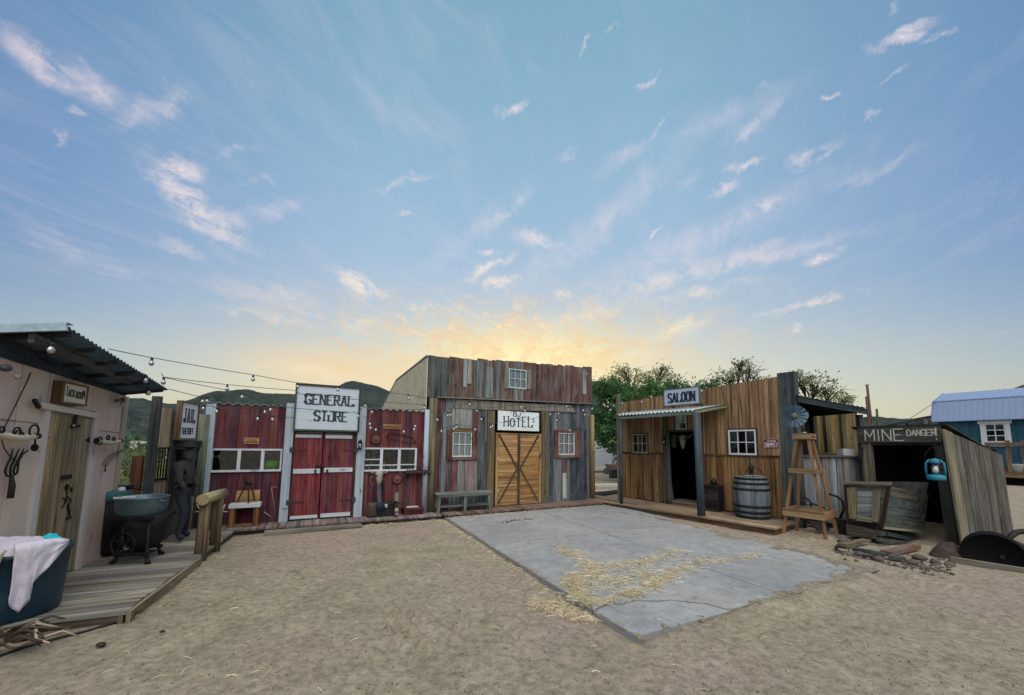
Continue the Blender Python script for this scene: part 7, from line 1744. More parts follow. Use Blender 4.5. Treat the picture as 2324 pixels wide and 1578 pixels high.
for x in (A0+.22, A1-.28): mb.slab([BRN.at(x, .0, zw), BRN.at(x, -.45, zB-.05), BRN.at(x, -2.7, zR-.06), BRN.at(x, -4.95, zB-.05), BRN.at(x, -5.35, zw)], BRN.e, .05, lin('1d4a5e'))
mb.build('wall', M['siding'], T)
mb = MB()
prof = [(.25, zE), (-.4, zB), (-2.7, zR), (-5.0, zB), (-5.65, zE)]
rib = .23; n = int((A1-A0)/rib)
for (d0, z0), (d1, z1) in zip(prof, prof[1:]):
    for i in range(n):
        x0, x1 = A0+i*rib, A0+(i+1)*rib
        mb.hexa([BRN.at(x0, d0, z0-.03), BRN.at(x1, d0, z0-.03), BRN.at(x1, d1, z1-.03), BRN.at(x0, d1, z1-.03), BRN.at(x0, d0, z0), BRN.at(x1, d0, z0), BRN.at(x1, d1, z1), BRN.at(x0, d1, z1)], RFC)
        mb.hexa([BRN.at(x0, d0, z0), BRN.at(x0+.035, d0, z0), BRN.at(x0+.035, d1, z1), BRN.at(x0, d1, z1), BRN.at(x0, d0, z0+.022), BRN.at(x0+.035, d0, z0+.022), BRN.at(x0+.035, d1, z1+.022), BRN.at(x0, d1, z1+.022)], RFC)
rf_ = mb.build('roof', M['sign'], T)
mb = MB()
for (d0, z0), (d1, z1) in zip(prof[:2], prof[1:3]): mb.beam(BRN.at(A0-.03, d0, z0), BRN.at(A0-.03, d1, z1), .12, .03, lin('b9c9da'), (0, 0, 1))
mb.beam(BRN.at(A0, -.4, zB+.03), BRN.at(A1, -.4, zB+.03), .06, .03, lin('8ba0bc')); mb.build('roof_trim', M['tin'], rf_)
wz = rect(BRN, mn, 612, 352, 772, 497, .05)
mb = MB(); mb.box(BRN, wz[0]-.0, wz[1]+.0, -.045, .003, wz[2], wz[3], (.02, .03, .04)); mb.build('window_recess', M['dark'], T)
window(T, BRN, .06, *wz, 2, 3, .05, lin('d5dde0'), bar=.04)
mb = MB(); e = .17
mb.box(BRN, wz[0]-e, wz[0]-.003, .002, .07, wz[2]-.1, wz[3]+.003, lin('d3dce0'), 2); mb.box(BRN, wz[1]+.003, wz[1]+e, .002, .07, wz[2]-.1, wz[3]+.003, lin('d3dce0'), 2); mb.box(BRN, wz[0]-e-.08, wz[1]+e+.08, .002, .085, wz[3]+.005, wz[3]+.17, lin('d9e1e4'), 0); mb.box(BRN, wz[0]-e, wz[1]+e, .002, .08, wz[2]-.22, wz[2]-.103, lin('d3dce0'), 0)
mb.build('window_trim', M['white'], T)
# timber deck with rail in front of the barn
DD = 2.2
zd1 = bq(850, 732, DD)[1]; zd0 = bq(850, 775, DD)[1]; da0 = bq(700, 750, DD)[0]
T = thing('barn_deck', 'timber deck and railing in front of the blue barn', 'deck', BRN.at(da0+2, DD, 0))
tx(T, 'floor', M['deck'], lambda m_: (m_.box(BRN, da0, A1, .1, DD, zd0, zd1, lin('8a6a4c'), 0),))
tx(T, 'under_shade', M['dark'], lambda m_: m_.box(BRN, da0+.1, A1, .2, DD-.25, .0, zd0-.002, (.008, .008, .008)))  # near-black box paints the shade under the deck
rl = rect(BRN, mn, 605, 497, 800, 525, DD); 
tx(T, 'rail', M['deck'], lambda m_: m_.box(BRN, rl[0], A1, DD-.08, DD-.02, rl[2], rl[3], lin('85705a'), 0))
for x in (790, 914):
    a = bq(x, 600, DD)[0]; tx(T, 'post', M['deck'], lambda m_: m_.box(BRN, a-.08, a+.08, DD-.2, DD-.09, zd1, rl[3]+.1, lin('7d6450'), 2))
tx(T, 'post', M['deck'], lambda m_: m_.box(BRN, rl[0]+.02, rl[0]+.16, DD-.2, DD-.09, zd1, rl[3], lin('7d6450'), 2))
b = bq(878, 726, DD-.3); mb = MB(); mb.lathe(BRN.at(b[0], DD-.3, zd1+.002), [(.22, 0), (.3, .4), (.31, .41), (.27, .41), (.2, .05), (.001, .05)], lin('ccd3d0'), 18); tag(mb.build('bucket', M['plastic'], None, BRN.at(b[0], DD-.3, zd1)), 'white bucket standing on the barn deck', 'bucket')
b = bq(810, 722, DD-.5); o = heap(BRN.at(b[0], DD-.5, zd1), .55, .3, .35, lin('35363c'), 9).build('tarp', M['cloth'], None, BRN.at(b[0], DD-.5, zd1)); tag(o, 'dark bundled tarp on the barn deck beside the white bucket', 'tarp')

# ================================================================ trees and far things
def leaves(mb, c, rx, ry, rz, n, ls, pal, seed, clump=.16, dens=1.0):
    """leaf sized faces gathered in loose clumps through an uneven crown"""
    k = 0; tries = 0
    nc = max(8, int(n*dens/26))
    while k < nc and tries < nc*12:
        tries += 1
        d = Vector((R.gauss(0, 1), R.gauss(0, 1), R.gauss(0, 1))).normalized() * (R.random()**.42)
        if mnoise.noise(d*2.3 + Vector((seed, seed*.7, 1))) < -.12: continue
        lump = .82 + .34*mnoise.noise(d*1.7 + Vector((seed*1.3, 4, seed)))
        cc = c + Vector((d.x*rx, d.y*ry, d.z*rz))*lump; k += 1
        col = vary(pal[R.randrange(len(pal))], .3); cr = clump*R.uniform(.6, 1.5)
        for _ in range(26):
            p = cc + Vector((R.gauss(0, cr), R.gauss(0, cr), R.gauss(0, cr*.75)))
            u = Vector((R.gauss(0, 1), R.gauss(0, 1), R.gauss(0, .8))).normalized(); w = u.cross(Vector((R.gauss(0, 1), R.gauss(0, 1), R.gauss(0, 1)))).normalized()
            s = ls*R.uniform(.6, 1.4); b = len(mb.v)
            mb.v += [tuple(p-u*s), tuple(p+w*s*.38), tuple(p+u*s), tuple(p-w*s*.38)]
            mb.face([b, b+1, b+2, b+3], [(0, 0)]*4, vary(col, .12))
def tree(name, label, base, blobs, ls, pal, tr, group='trees behind the saloon', clump=.16, twigs=0):
    t = thing(name, label, 'tree', base, group)
    base = Vector(base); mb = MB(); top = Vector((0, 0, 0))
    for b in blobs: top += b[0]
    top /= len(blobs); fk = base.lerp(top, .38) + Vector((R.uniform(-.1, .1), R.uniform(-.1, .1), 0))
    mb.tube([base - Vector((0, 0, .1)), base.lerp(fk, .5) + Vector((.06, 0, 0)), fk], [tr*1.25, tr, tr*.85], lin('4a3f34'), 9)
    for c, rx, ry, rz, n in blobs:
        m_ = fk.lerp(c, .5) + Vector((R.uniform(-.2, .2), R.uniform(-.2, .2), .15)); mb.tube([fk, m_, c], [tr*.6, tr*.4, tr*.2], lin('4a3f34'), 7)
        for _ in range(9 + twigs):
            d = Vector((R.gauss(0, 1), R.gauss(0, 1), abs(R.gauss(.3, .8)))).normalized(); e = c + Vector((d.x*rx, d.y*ry, d.z*rz))*R.uniform(.7, 1.0)
            q = c.lerp(e, .5) + Vector((R.uniform(-.15, .15), R.uniform(-.15, .15), R.uniform(-.1, .2)))
            mb.tube([m_.lerp(c, R.uniform(.3, 1)), q, e], [tr*.22, tr*.13, tr*.04], lin('453b31'), 5)
    mb.build('trunk', M['post'], t)
    mb = MB()
    for i, (c, rx, ry, rz, n) in enumerate(blobs): leaves(mb, c, rx, ry, rz, n, ls, pal, i*3.1 + base.x, clump, .5 if twigs else (.8 if ls < .1 else .68))
    mb.build('crown', M['leaf'], t); return t
def B(u, v, y, rx, rz, n, ry=None): return (P_at(u, v, y), rx, ry or rx, rz, n)
GRN = [lin(c) for c in ('577f4a', '476f43', '668b57', '3c613d', '71925f')]; OLV_ = [lin(c) for c in ('7f8c62', '8c976a', '6c7b56', '979c70')]; DRK = [lin(c) for c in ('4c6f4c', '3f6345', '5a7c54')]
g0 = lambda u, y: (P_at(u, 1000, y).x, y, 0)
tree('mesquite_tree', 'dense bright green tree in the gap between hotel and saloon', g0(1425, 19.5), [B(1420, 925, 19.5, 1.5, 1.5, 9000), B(1395, 985, 19.2, 1.0, 1.1, 5000), B(1455, 990, 19.5, 1.0, 1.2, 5000), B(1380, 890, 20, .9, .8, 3000), B(1470, 905, 20, 1.0, .9, 3500), B(1415, 1040, 19, .35, .5, 900), B(1360, 960, 19.8, .6, 1.0, 2200)], .10, GRN, .16, clump=.2)
tree('mesquite_tree', 'sparse olive tree standing left of the saloon sign', g0(1440, 25), [B(1425, 850, 25, 1.6, .8, 1000), B(1480, 866, 25, 1.6, .9, 1200), B(1395, 868, 25.4, 1.0, .7, 600), B(1530, 872, 25, 1.2, .8, 800), B(1500, 842, 25.5, .9, .5, 450)], .085, OLV_, .13, clump=.2, twigs=8)
tree('mesquite_tree', 'dark green tree directly behind the saloon sign', g0(1540, 22), [B(1545, 900, 22, 1.5, 1.0, 2600), B(1490, 905, 22, 1.2, .8, 2000), B(1600, 890, 22.5, 1.1, .8, 1400)], .10, DRK, .13, clump=.2)
tree('mesquite_tree', 'thin feathery tree rising behind the saloon right of its sign', g0(1670, 23), [B(1655, 862, 23, 1.4, .85, 700), B(1700, 845, 23, 1.1, .75, 480), B(1610, 876, 23.3, 1.1, .7, 520), B(1735, 872, 23, .9, .7, 380), B(1680, 828, 23.3, .7, .4, 220)], .09, OLV_, .12, clump=.18, twigs=14)
tree('mesquite_tree', 'round feathery tree behind the dark lean-to roof', g0(1850, 20), [B(1845, 876, 20, 1.1, .8, 800), B(1885, 893, 20, 1.0, .6, 650), B(1815, 864, 20.2, .8, .6, 420), B(1912, 912, 20.3, .6, .4, 300)], .085, OLV_, .11, clump=.17, twigs=14)
# low brush to the right, and behind the left buildings
def bush(name, label, base, r, h, n, pal, group, ls=.07):
    t = thing(name, label, 'bush', base, group); base = Vector(base); mb = MB()
    for _ in range(9):
        a = R.uniform(0, 2*PI); mb.tube([base, base + Vector((math.cos(a)*r*.4, math.sin(a)*r*.4, h*.5)), base + Vector((math.cos(a)*r*.8, math.sin(a)*r*.8, h*.9))], [.03, .02, .008], lin('4d4436'), 5)
    mb.build('stem', M['post'], t); mb = MB(); leaves(mb, base + Vector((0, 0, h*.55)), r, r, h*.5, n, ls, pal, base.x, .12); mb.build('foliage', M['leaf'], t)
SG = [lin(c) for c in ('6f7f55', '5f7048', '7d8a60', '556843')]
for k, (u, v, y, r, h, lb) in enumerate(((262, 1050, 9.5, .8, .9, 'yellow green bush nearest behind the blue grey washtub corner'), (300, 1035, 13, 1.1, 1.0, 'green bush in the gap left of the jail post'), (255, 1020, 17, 1.3, 1.1, 'bush beyond the corner of the beige building'), (315, 1015, 22, 1.6, 1.3, 'farther bush between the beige building and the jail'), (290, 1010, 30, 2.0, 1.5, 'far bush below the hillside behind the jail'))):
    c = P_at(u, v, y); bush('creosote_bush', lb, (c.x, c.y, 0), r, h, 1500, SG if k else [lin('8a9a50'), lin('7a8c48')], 'bushes behind the left buildings')
mb = MB()
for k in range(260):
    az = R.uniform(-58, 62); rr = R.uniform(38, 170); x, y = rr*math.sin(math.radians(az)), rr*math.cos(math.radians(az))
    if BRN.loc(Vector((x, y, 0)))[1] < 3 and az > 44 and rr < 60: continue
    h = R.uniform(.6, 2.2)*(1 + rr/200); leaves(mb, Vector((x, y, h*.5)), h*.8, h*.8, h*.55, 52 if rr < 90 else 26, .16+rr*.0016, SG+DRK, k*.7, .3)
tag(mb.build('desert_scrub', M['leaf'], None, (0, 60, 0)), 'scattered desert scrub on the flats below the hills', 'scrub', kind='stuff')
mb = MB()
for k in range(420):
    az = R.uniform(-50, -36); rr = R.uniform(8.5, 40); x, y = rr*math.sin(math.radians(az)), rr*math.cos(math.radians(az))
    if STO.loc(Vector((x, y, 0)))[1] > -2.2 and STO.loc(Vector((x, y, 0)))[0] > -1.8: continue
    leaves(mb, Vector((x, y, .1)), .3, .3, .16, 26, .05, [lin('8f9a55'), lin('9aa066'), lin('7d8a4c')], k*.3, .12)
tag(mb.build('grass', M['leaf'], None, (-9, 11, 0)), 'low yellow green grass behind the jail and beige building', 'grass', kind='stuff')
c = P_at(280, 1003, 45); mb = MB(); mb.hexa([Vector((c.x+x, c.y+y, z)) for z in (.0, 1.75) for x, y in ((-4, 0), (3.2, .6), (3.1, 1.2), (-4.1, .6))], lin('c3c4bb')); tag(mb.build('wall', M['stone'], None, (c.x, c.y, 0)), 'pale low wall far off below the left hillside', 'wall')
# cholla, poles and wire
c = P_at(1995, 1000, 30); T = thing('cactus', 'single tall saguaro cactus standing beyond the mine sign', 'cactus', (c.x, c.y, 0)); zt_ = P_at(1995, 928, 30).z
tx(T, 'stem', M['leaf'], lambda m_: m_.tube([Vector((c.x, c.y, -.1)), Vector((c.x, c.y, zt_*.6)), Vector((c.x, c.y, zt_))], [.08, .09, .07], lin('5d6b45'), 10))
for (x0, y0, x1, y1, yy, lb) in ((397, 88, 425, 330, 17, 'tall thin reddish pole leaning behind the lean-to shed'), (392, 172, 408, 330, 17.4, 'short reddish pole beside the tall leaning pole')):
    a, b = P_at(*mw(x0, y0), yy), P_at(*mw(x1, y1), yy); d = (b-a); b2 = a + d*((a.z)/(a.z-b.z)); t = thing('pole', lb, 'pole', b2, 'leaning poles behind the shed')
    tx(t, 'shaft', M['post'], lambda m_: m_.tube([b2, a], [.05, .045], lin('6e4c44'), 9))
    if y0 < 100: tx(t, 'cap', M['iron'], lambda m_: m_.beam(a - Vector((.06, 0, 0)), a + Vector((.08, 0, 0)), .04, .04, IRON)); PT = a
mb = MB(); a = PT - Vector((0, 0, 2.3)); e = P_at(*mw(900, 216), 24); mb.tube([a, a.lerp(e, .25) - Vector((0, 0, .12)), a.lerp(e, .5) - Vector((0, 0, .14)), e], .016, (.05, .05, .05), 5); tag(mb.build('cable', M['plastic'], None, a), 'overhead wire between the leaning pole and the blue barn roof', 'cable')
# beyond the gap: pale mesh fence, two parked cars, pale kerbs and rails
f0, f1_ = P_at(1320, 1075, 22.5), P_at(1520, 1075, 24.5); FN = Fr(f0.x, f0.y, math.degrees(math.atan2(f1_.y-f0.y, f1_.x-f0.x))); LF = (f1_-f0).length
T = thing('mesh_fence', 'pale wire mesh fence beyond the gap beside the saloon', 'fence', FN.at(LF/2, 0, 0)); mb = MB()
for k in range(int(LF*2/.16)+12):
    x = k*.16-1.4
    for s_ in (-1, 1):
        x0, x1 = x, x+s_*1.35
        if 0 <= x0 <= LF and 0 <= x1 <= LF: mb.beam(FN.at(x0, s_*.006, .1), FN.at(x1, s_*.006, 1.45), .012, .008, lin('b9bec0'), FN.n)
mb.build('mesh', M['zinc'], T)
for k in range(4): tx(T, 'post', M['zinc'], lambda m_: m_.tube([FN.at(LF*k/3, 0, 0), FN.at(LF*k/3, 0, 1.5)], .03, lin('9aa0a2'), 8))
tx(T, 'top_rail', M['zinc'], lambda m_: m_.tube([FN.at(0, 0, 1.46), FN.at(LF, 0, 1.46)], .022, lin('aab0b2'), 8))
def car(label, c, ang, col, van=False):
    f = Fr(c.x, c.y, ang); t = thing('parked_car', label, 'car', c, 'vehicles parked beyond the gap')
    pr = [(-2.2, .35), (2.2, .35), (2.25, .7), (2.0, .9), (1.15, .98), (.6, 1.5), (-1.2, 1.52), (-1.9, 1.0), (-2.22, .95)] if not van else [(-2.6, .4), (2.4, .4), (2.45, 1.0), (1.9, 1.25), (1.5, 2.1), (-2.6, 2.15)]
    tx(t, 'body', M['paint'], lambda m_: m_.slab([f.at(a, .85, z) for a, z in pr], f.n, 1.7, col))
    wp = [(1.0, 1.0), (.55, 1.42), (-1.1, 1.44), (-1.6, 1.02)] if not van else [(1.7, 1.3), (1.4, 1.95), (.4, 1.95), (.4, 1.3)]
    tx(t, 'window', M['dark'], lambda m_: m_.slab([f.at(a, .862, z) for a, z in wp], f.n, .02, (.02, .025, .03)))
    for a in (-1.4, 1.45):
        for d in (.8, -.8):
            w = tx(t, 'wheel', M['plastic'], lambda m_: m_.lathe(f.at(a, d-.1, .33), [(.001, 0), (.3, 0), (.33, .04), (.33, .17), (.3, .2), (.001, .2)], (.015, .015, .015), 18, axis=f.n)); tx(w, 'rim', M['zinc'], lambda m_: m_.lathe(f.at(a, d+.1, .33), [(.18, 0), (.18, .012), (.001, .015)], lin('9aa0a4'), 12, axis=f.n))
    for a in (2.2, ): tx(t, 'headlight', M['paint'], lambda m_: m_.box(f, a-.05, a+.04, .5, .8, .7, .82, (.7, .7, .7)))
c = P_at(1362, 1070, 27); car('pale silver van behind the mesh fence', Vector((c.x, c.y, 0)), 12, lin('b5bec6'), True)
c = P_at(1455, 1070, 28); car('pale grey car behind the mesh fence on the right', Vector((c.x, c.y, 0)), 15, lin('aeb8bc'), True)
c = P_at(1402, 1075, 21.8); mb = MB(); mb.box(Fr(c.x, c.y, 10), -.45, .35, -.2, .2, 0, .42, (.02, .02, .03)); mb.box(Fr(c.x, c.y, 10), -.4, .3, -.15, .15, .421, .5, (.04, .04, .05)); tag(mb.build('box', M['plastic'], None, (c.x, c.y, 0)), 'dark box on the ground by the mesh fence', 'box')
c = G(*gp(640, 812), 0); f = Fr(c.x, c.y, 8); T = thing('wheelbarrow', 'small red wheelbarrow with black wheel by the mesh fence', 'wheelbarrow', c)
tx(T, 'tray', M['paint'], lambda m_: m_.hexa([f.at(-.3, .25, .3), f.at(.4, .25, .3), f.at(.4, -.25, .3), f.at(-.3, -.25, .3), f.at(-.5, .32, .62), f.at(.6, .32, .58), f.at(.6, -.32, .58), f.at(-.5, -.32, .62)], lin('7c2326'))); tx(T, 'wheel', M['plastic'], lambda m_: m_.lathe(f.at(-.5, .05, .2), [(.001, -.05), (.2, -.05), (.2, .05), (.001, .05)], (.02, .02, .02), 16, axis=f.n)); tx(T, 'leg', M['iron'], lambda m_: (m_.tube([f.at(.3, .2, .3), f.at(.35, .2, 0)], .02, BLK, 6), m_.tube([f.at(.3, -.2, .3), f.at(.35, -.2, 0)], .02, BLK, 6)))
for y0, y1, z, h, nm, lb in ((1130, 1112, 0, .12, 'kerb', 'kerb'), (1240, 1225, 0, .05, 'kerb', 'kerb')):
    a, b = G(*gp(60, y0), z), G(*gp(900, y1), z); mb = MB(); mb.beam(a + Vector((0, 0, h/2)), b + Vector((0, 0, h/2)), h, .35 if h > .1 else .2, lin('cfcdc4'), (0, 0, 1)); tag(mb.build(nm, M['stone'], None, a), kind='structure')
for k, (y0, y1) in enumerate(((1330, 1225), (1285, 1195))):
    a, b = G(*gp(120, y0), .05), G(*gp(860, y1), .05); mb = MB(); mb.beam(a, b, .09, .07, lin('4b4a4c'), (0, 0, 1)); tag(mb.build('rail', M['iron'], None, a), ('dark steel rail crossing the gap nearest the boardwalk', 'dark steel rail crossing the gap behind the nearest rail')[k], 'rail', 'rails beyond the boardwalk')

# ================================================================ string lights
def strand(label, pts_, sag=.0):
    """pts_: (Vector, has_bulb)"""
    t = thing('string_lights', label, 'string lights', pts_[0][0], 'string lights over the yard'); mb = MB(); q = []
    for (a, _), (b, _) in zip(pts_, pts_[1:]):
        n = 5; L = (b-a).length
        for i in range(n): q.append(a.lerp(b, i/n) - Vector((0, 0, sag*L*4*(i/n)*(1-i/n))))
    q.append(pts_[-1][0]); mb.tube(q, .0055, (.03, .03, .03), 5); mb.build('cord', M['plastic'], t)
    for p, has in pts_:
        if not has: continue
        b = tx(t, 'bulb', M['bulb'], lambda m_: m_.lathe(p - Vector((0, 0, .115)), [(.001, -.004), (.018, .0), (.03, .018), (.031, .032), (.022, .058), (.014, .072)], (.9, .9, .9), 10))
        tx(b, 'socket', M['plastic'], lambda m_: m_.lathe(p - Vector((0, 0, .045)), [(.015, 0), (.017, .004), (.017, .04), (.006, .05)], (.02, .02, .02), 8))
        tx(b, 'glint_core', M['lampglint'], lambda m_: m_.lathe(p - Vector((0, 0, .105)), [(.001, -.012), (.02, -.006), (.028, .01), (.026, .03), (.012, .054)], (.9, .9, .9), 7))  # white core paints the sky's glint into the clear bulb
pt = lambda cr, x, y, yy: P_at(*cr(x, y), yy)
hp_ = lambda x, y, d=.45: (lambda q: HOT.at(q[0], d, q[1]))(HOT.px(ho(x, y), d))
sp_2 = lambda cr, x, y, d=.45: (lambda q: STO.at(q[0], d, q[1]))(STO.px(cr(x, y), d))
lp_ = lambda cr, x, y, d=1.0: (lambda q: SAL.at(q[0], d, q[1]))(SAL.px(cr(x, y), d))
ID = lambda x, y: (x, y)
strand('topmost string of bulbs from the beige building roof over the store sign to the hotel', [(pt(ID, 246, 792, 4.9), 0), (pt(ID, 345, 812, 5.5), 1), (pt(ID, 575, 851, 6.9), 1), (pt(ID, 676, 869, 7.5), 1), (pt(ID, 767, 876, 7.9), 1), (pt(ID, 927, 896, 8.8), 1), (hp_(480, 480, .22), 0)], .004)
strand('second string of bulbs crossing the top of the store sign to the hotel corner', [(pt(ID, 366, 848, 5.9), 0), (pt(ID, 372, 856, 5.95), 1), (pt(ID, 516, 873, 6.9), 1), (pt(s2, 270, 170, 7.3), 0), (pt(s2, 330, 205, 7.4), 0), (pt(s2, 925, 265, 8.3), 0), (pt(s2, 1555, 312, 9.1), 1), (hp_(535, 640), 1), (hp_(630, 600), 1), (hp_(655, 595), 1), (hp_(830, 500), 1)], .004)
strand('third string of bulbs passing the middle of the store sign', [(pt(ID, 377, 858, 5.95), 0), (pt(wr, 1075, 155, 7.0), 1), (pt(s2, 40, 322, 7.4), 1), (pt(s2, 280, 345, 7.5), 0), (pt(s2, 905, 390, 8.2), 1), (sp_2(s2, 975, 290), 1), (sp_2(s2, 1040, 350), 1), (sp_2(s2, 1550, 360, .2), 0)], .006)
strand('lowest string of bulbs from the beige building roof along the left store eave', [(pt(ID, 383, 883, 6.0), 0), (pt(wr, 762, 190, 6.8), 1), (pt(wr, 798, 188, 6.9), 1), (sp_2(s1, 640, 285), 1), (sp_2(s1, 762, 312), 1), (sp_2(s1, 1200, 318), 1), (sp_2(s1, 1250, 297), 1), (sp_2(s1, 1400, 300, .2), 0)], .008)
strand('loose string of bulbs hanging in front of the left red wall', [(sp_2(s1, 705, 300, .2), 0), (sp_2(s1, 1135, 380), 1), (sp_2(s1, 1268, 385), 1), (sp_2(s2, 62, 420), 1), (sp_2(s2, 275, 440, .2), 0)], .03)
strand('loose string of bulbs hanging in front of the right red wall', [(sp_2(s2, 955, 420, .2), 0), (sp_2(s2, 1020, 468), 1), (sp_2(s2, 1027, 506), 1), (sp_2(s2, 1078, 524), 1), (sp_2(s2, 1355, 545), 1), (sp_2(s2, 1456, 522), 1), (sp_2(s2, 1466, 492), 1), (sp_2(s2, 1570, 470, .2), 0)], .02)
strand('string of bulbs along the arched header over the hotel sign', [(hp_(830, 503), 0), (hp_(893, 560), 1), (hp_(1297, 525), 1), (hp_(1332, 560), 1), (hp_(1712, 525), 1), (hp_(1728, 552), 1), (hp_(1862, 560), 1), (hp_(1942, 545), 1)], .02)
strand('string of bulbs hanging low across the left hotel window', [(hp_(520, 700, .25), 0), (hp_(572, 742), 1), (hp_(685, 722), 1), (hp_(706, 707), 1), (hp_(880, 728), 1), (hp_(935, 635), 1), (hp_(1020, 710), 1), (hp_(1037, 698), 1), (hp_(1085, 690, .15), 0)], .03)
strand('string of bulbs crossing the hotel sign to the right window', [(hp_(1090, 695, .15), 0), (hp_(1410, 655), 1), (hp_(1562, 592), 1), (hp_(1636, 587), 1), (hp_(1620, 648), 1), (hp_(1740, 740), 1), (hp_(1876, 600), 1), (hp_(1930, 590, .1), 0)], .02)
q = [(hp_(1895, 232, .1), 1), (hp_(1942, 548), 0), (pt(sa, 50, 425, 12.2), 1), (pt(sa, 155, 388, 12.1), 1), (pt(sa, 168, 400, 12.1), 1), (pt(sa, 192, 405, 12.0), 1), (pt(sa, 195, 368, 12.0), 1), (pt(sa, 218, 435, 12.0), 1), (pt(sa, 246, 395, 11.9), 1), (lp_(sa, 322, 373, .1), 1), (lp_(sa, 500, 360, .1), 1), (lp_(sa, 586, 315, .1), 1), (lp_(sa, 1045, 258, .1), 1)]
strand('bunched string of bulbs spanning the gap from the hotel to the saloon', q, .01)
bq_ = [(TAK.at(*(lambda q: (q[0], d, q[1]))(TAK.px(rf(x, y), d))), 1) for x, y, d in ((560, 235, .4), (1570, 590, .5), (1600, 725, .4))]
strand('short string of bulbs under the front edge of the beige building roof', [(bq_[0][0]-TAK.e*.15, 0)] + bq_, .01)

# ================================================================ straw
def straws(name, label, gen, n, loc, ls=1.0, chaff=.4):
    mb = MB(); pal = [lin(c) for c in ('cfc6a6', 'b8ac8a', 'dcd5be', '9a8a66', 'c4b996')]
    for _ in range(n):
        p = gen()
        if p is None: continue
        x, y, z = p; a = R.uniform(0, 2*PI); ch = R.random() < chaff; L = (R.uniform(.004, .012) if ch else R.uniform(.018, .065))*ls; w = R.uniform(.0011, .0022); dz = R.uniform(-.006, .012); lift = R.random()**3*.035
        d = Vector((math.cos(a), math.sin(a), 0)); s = Vector((-d.y, d.x, 0))*w
        A_ = Vector((x, y, z+.003+lift)) - d*L; B_ = Vector((x, y, z+.006+lift+abs(dz))) + s*R.uniform(-3, 3); C_ = Vector((x, y, z+.003+lift*R.random())) + d*L
        b = len(mb.v); up_ = Vector((0, 0, w*1.6)); col = vary(pal[R.randrange(5)], .28)
        for q in (A_, B_, C_): mb.v += [tuple(q-s), tuple(q+s), tuple(q+up_)]
        for i in (0, 3):
            for j in range(3):
                j2 = (j+1) % 3; mb.face([b+i+j, b+i+j2, b+i+3+j2, b+i+3+j], [(0, 0)]*4, col)
    o = mb.build(name, M['straw'], None, loc); tag(o, label, 'straw', kind='stuff')
STR = [([(640, 270), (700, 300), (760, 340), (830, 370)], 26, 1.0), ([(690, 430), (770, 400), (860, 375), (1000, 345), (1110, 320), (1235, 288)], 26, 1.6), ([(720, 500), (790, 525), (880, 515), (990, 495), (1080, 455), (1150, 415), (1240, 365), (1370, 325)], 30, 2.4),
       ([(760, 430), (860, 440), (960, 420), (1100, 380)], 42, 1.0), ([(1370, 340), (1500, 320), (1610, 305)], 14, .35), ([(700, 410), (720, 450), (760, 520)], 30, .7)]
tot = sum(s[2] for s in STR)
def onslab():
    k = R.uniform(0, tot)
    for P, w, s in STR:
        if k < s: break
        k -= s
    t = R.random()*(len(P)-1); i = int(t); f = t-i
    x = lerp(P[i][0], P[i+1][0], f) + R.gauss(0, w*1.05); y = lerp(P[i][1], P[i+1][1], f) + R.gauss(0, w*.5)
    g_ = G(*sl(x, y), ZS)
    if mnoise.noise(Vector((g_.x*3.2, g_.y*3.2, 2))) < -.55 + .6*R.random(): return None
    return g_.x, g_.y, ZS + R.random()**2*.018
straws('straw', 'loose pale straw strewn across the concrete slab', onslab, 6800, (3, 6, 0), 1.1, .3)
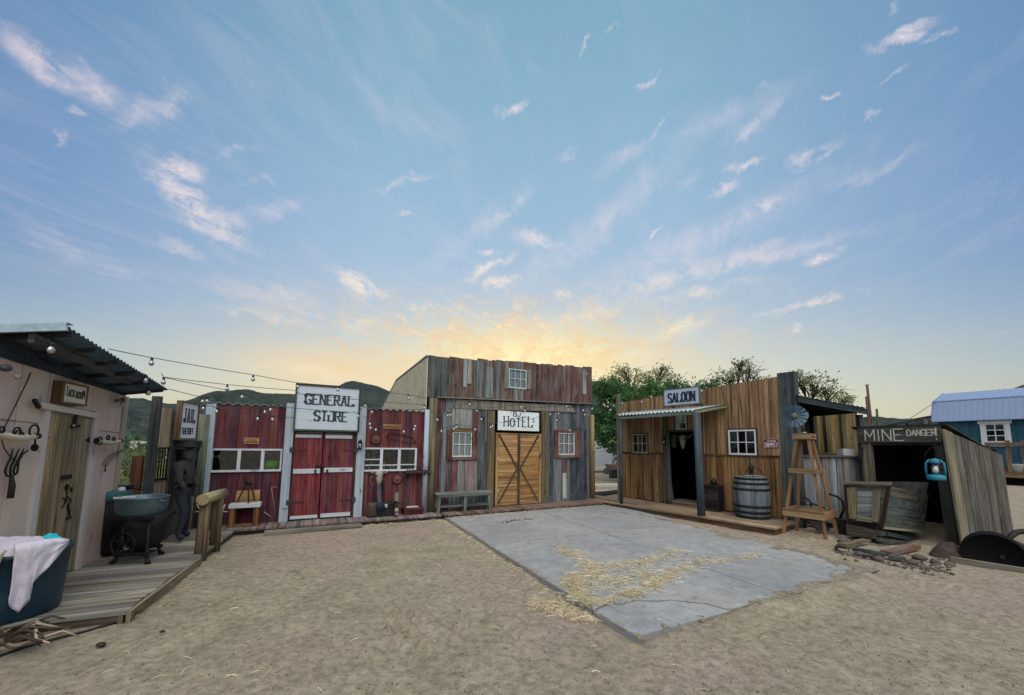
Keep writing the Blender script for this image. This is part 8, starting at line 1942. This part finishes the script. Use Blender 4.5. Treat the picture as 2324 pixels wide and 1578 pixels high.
def ondirt():
    r_ = R.random()
    if r_ < .45:
        t = R.random(); x = lerp(520, 810, t) + R.gauss(0, 22); y = lerp(525, 605, t) + R.gauss(0, 16); g_ = G(*sl(x, y), 0)
        if 0 < slab_uv(g_.x, g_.y)[0] < 6.32 and slab_uv(g_.x, g_.y)[1] > -.02: return None
    elif r_ < .62:
        s = R.uniform(.1, 5.6); t = -abs(R.gauss(0, .09))-.02; e = (cN-cL).normalized(); f = (cR-cN).normalized(); p = cL + e*s + f*t; g_ = Vector((p.x, p.y, 0))
    elif r_ < .80:
        g_ = HOT.at(R.uniform(.2, 5.5), .62 + abs(R.gauss(0, .10)), 0) if R.random() < .6 else STO.at(R.uniform(1.6, 3.2), .58+abs(R.gauss(0, .1)), 0)
        if slab_uv(g_.x, g_.y)[1] > -.03 and slab_uv(g_.x, g_.y)[0] > 0: return g_.x, g_.y, ZS
    elif r_ < .835: g_ = TAK.at(R.uniform(-2.5, -.2), 1.28 + abs(R.gauss(0, .09)), 0)
    elif r_ < .90: g_ = G(R.uniform(0, 2000), R.uniform(1230, 1570), 0); 
    else: g_ = WM + Vector((R.gauss(0, .35), R.gauss(-.35, .25), 0))
    s, t = slab_uv(g_.x, g_.y); on = 0 < s < 6.32 and 0 < t < 4.6
    if TAK.loc(g_)[1] < 1.25 and TAK.loc(g_)[0] < 3: return None
    return g_.x, g_.y, max(gz2(g_.x, g_.y), ZS if on else -1) + R.random()**2*.012
straws('straw', 'straw scattered on the dirt along the slab and boardwalks', ondirt, 4200, (0, 6, 0), .8, .3)
# pebbles and droppings on the dirt
mb = MB()
for k in range(1900):
    g_ = G(R.uniform(-200, 2500), R.uniform(1215, 1640)**1.0, 0); s, t = slab_uv(g_.x, g_.y)
    if 0 < s < 6.3 and 0 < t < 4.7 or (TAK.loc(g_)[1] < 1.3 and TAK.loc(g_)[0] < 3): continue
    r_ = R.uniform(.0025, .0085); mb.ball(g_ + Vector((0, 0, gz2(g_.x, g_.y)+r_*.3)), r_, vary(lin('75695a' if R.random() < .95 else '4d453c'), .35), 6, 4, (R.uniform(.8, 1.4), R.uniform(.7, 1.2), .7), .15)
tag(mb.build('gravel', M['stone'], None, (0, 4, 0)), 'fine pebbles scattered over the dirt yard', 'gravel', kind='stuff')
for k, (x, y, r_) in enumerate(((745, 1425, .03), (1200, 1328, .018))):
    g_ = G(*dk(x, y), 0); mb = MB(); mb.ball(g_ + Vector((0, 0, .01)), r_, lin('2c261f'), 9, 6, (1.3, .9, .6), .2)
    tag(mb.build('clod', M['stone'], None, g_), ('dark clod on the dirt right of the left boardwalk front', 'small dark clod on the dirt near the slab side of the yard')[k], 'clod')
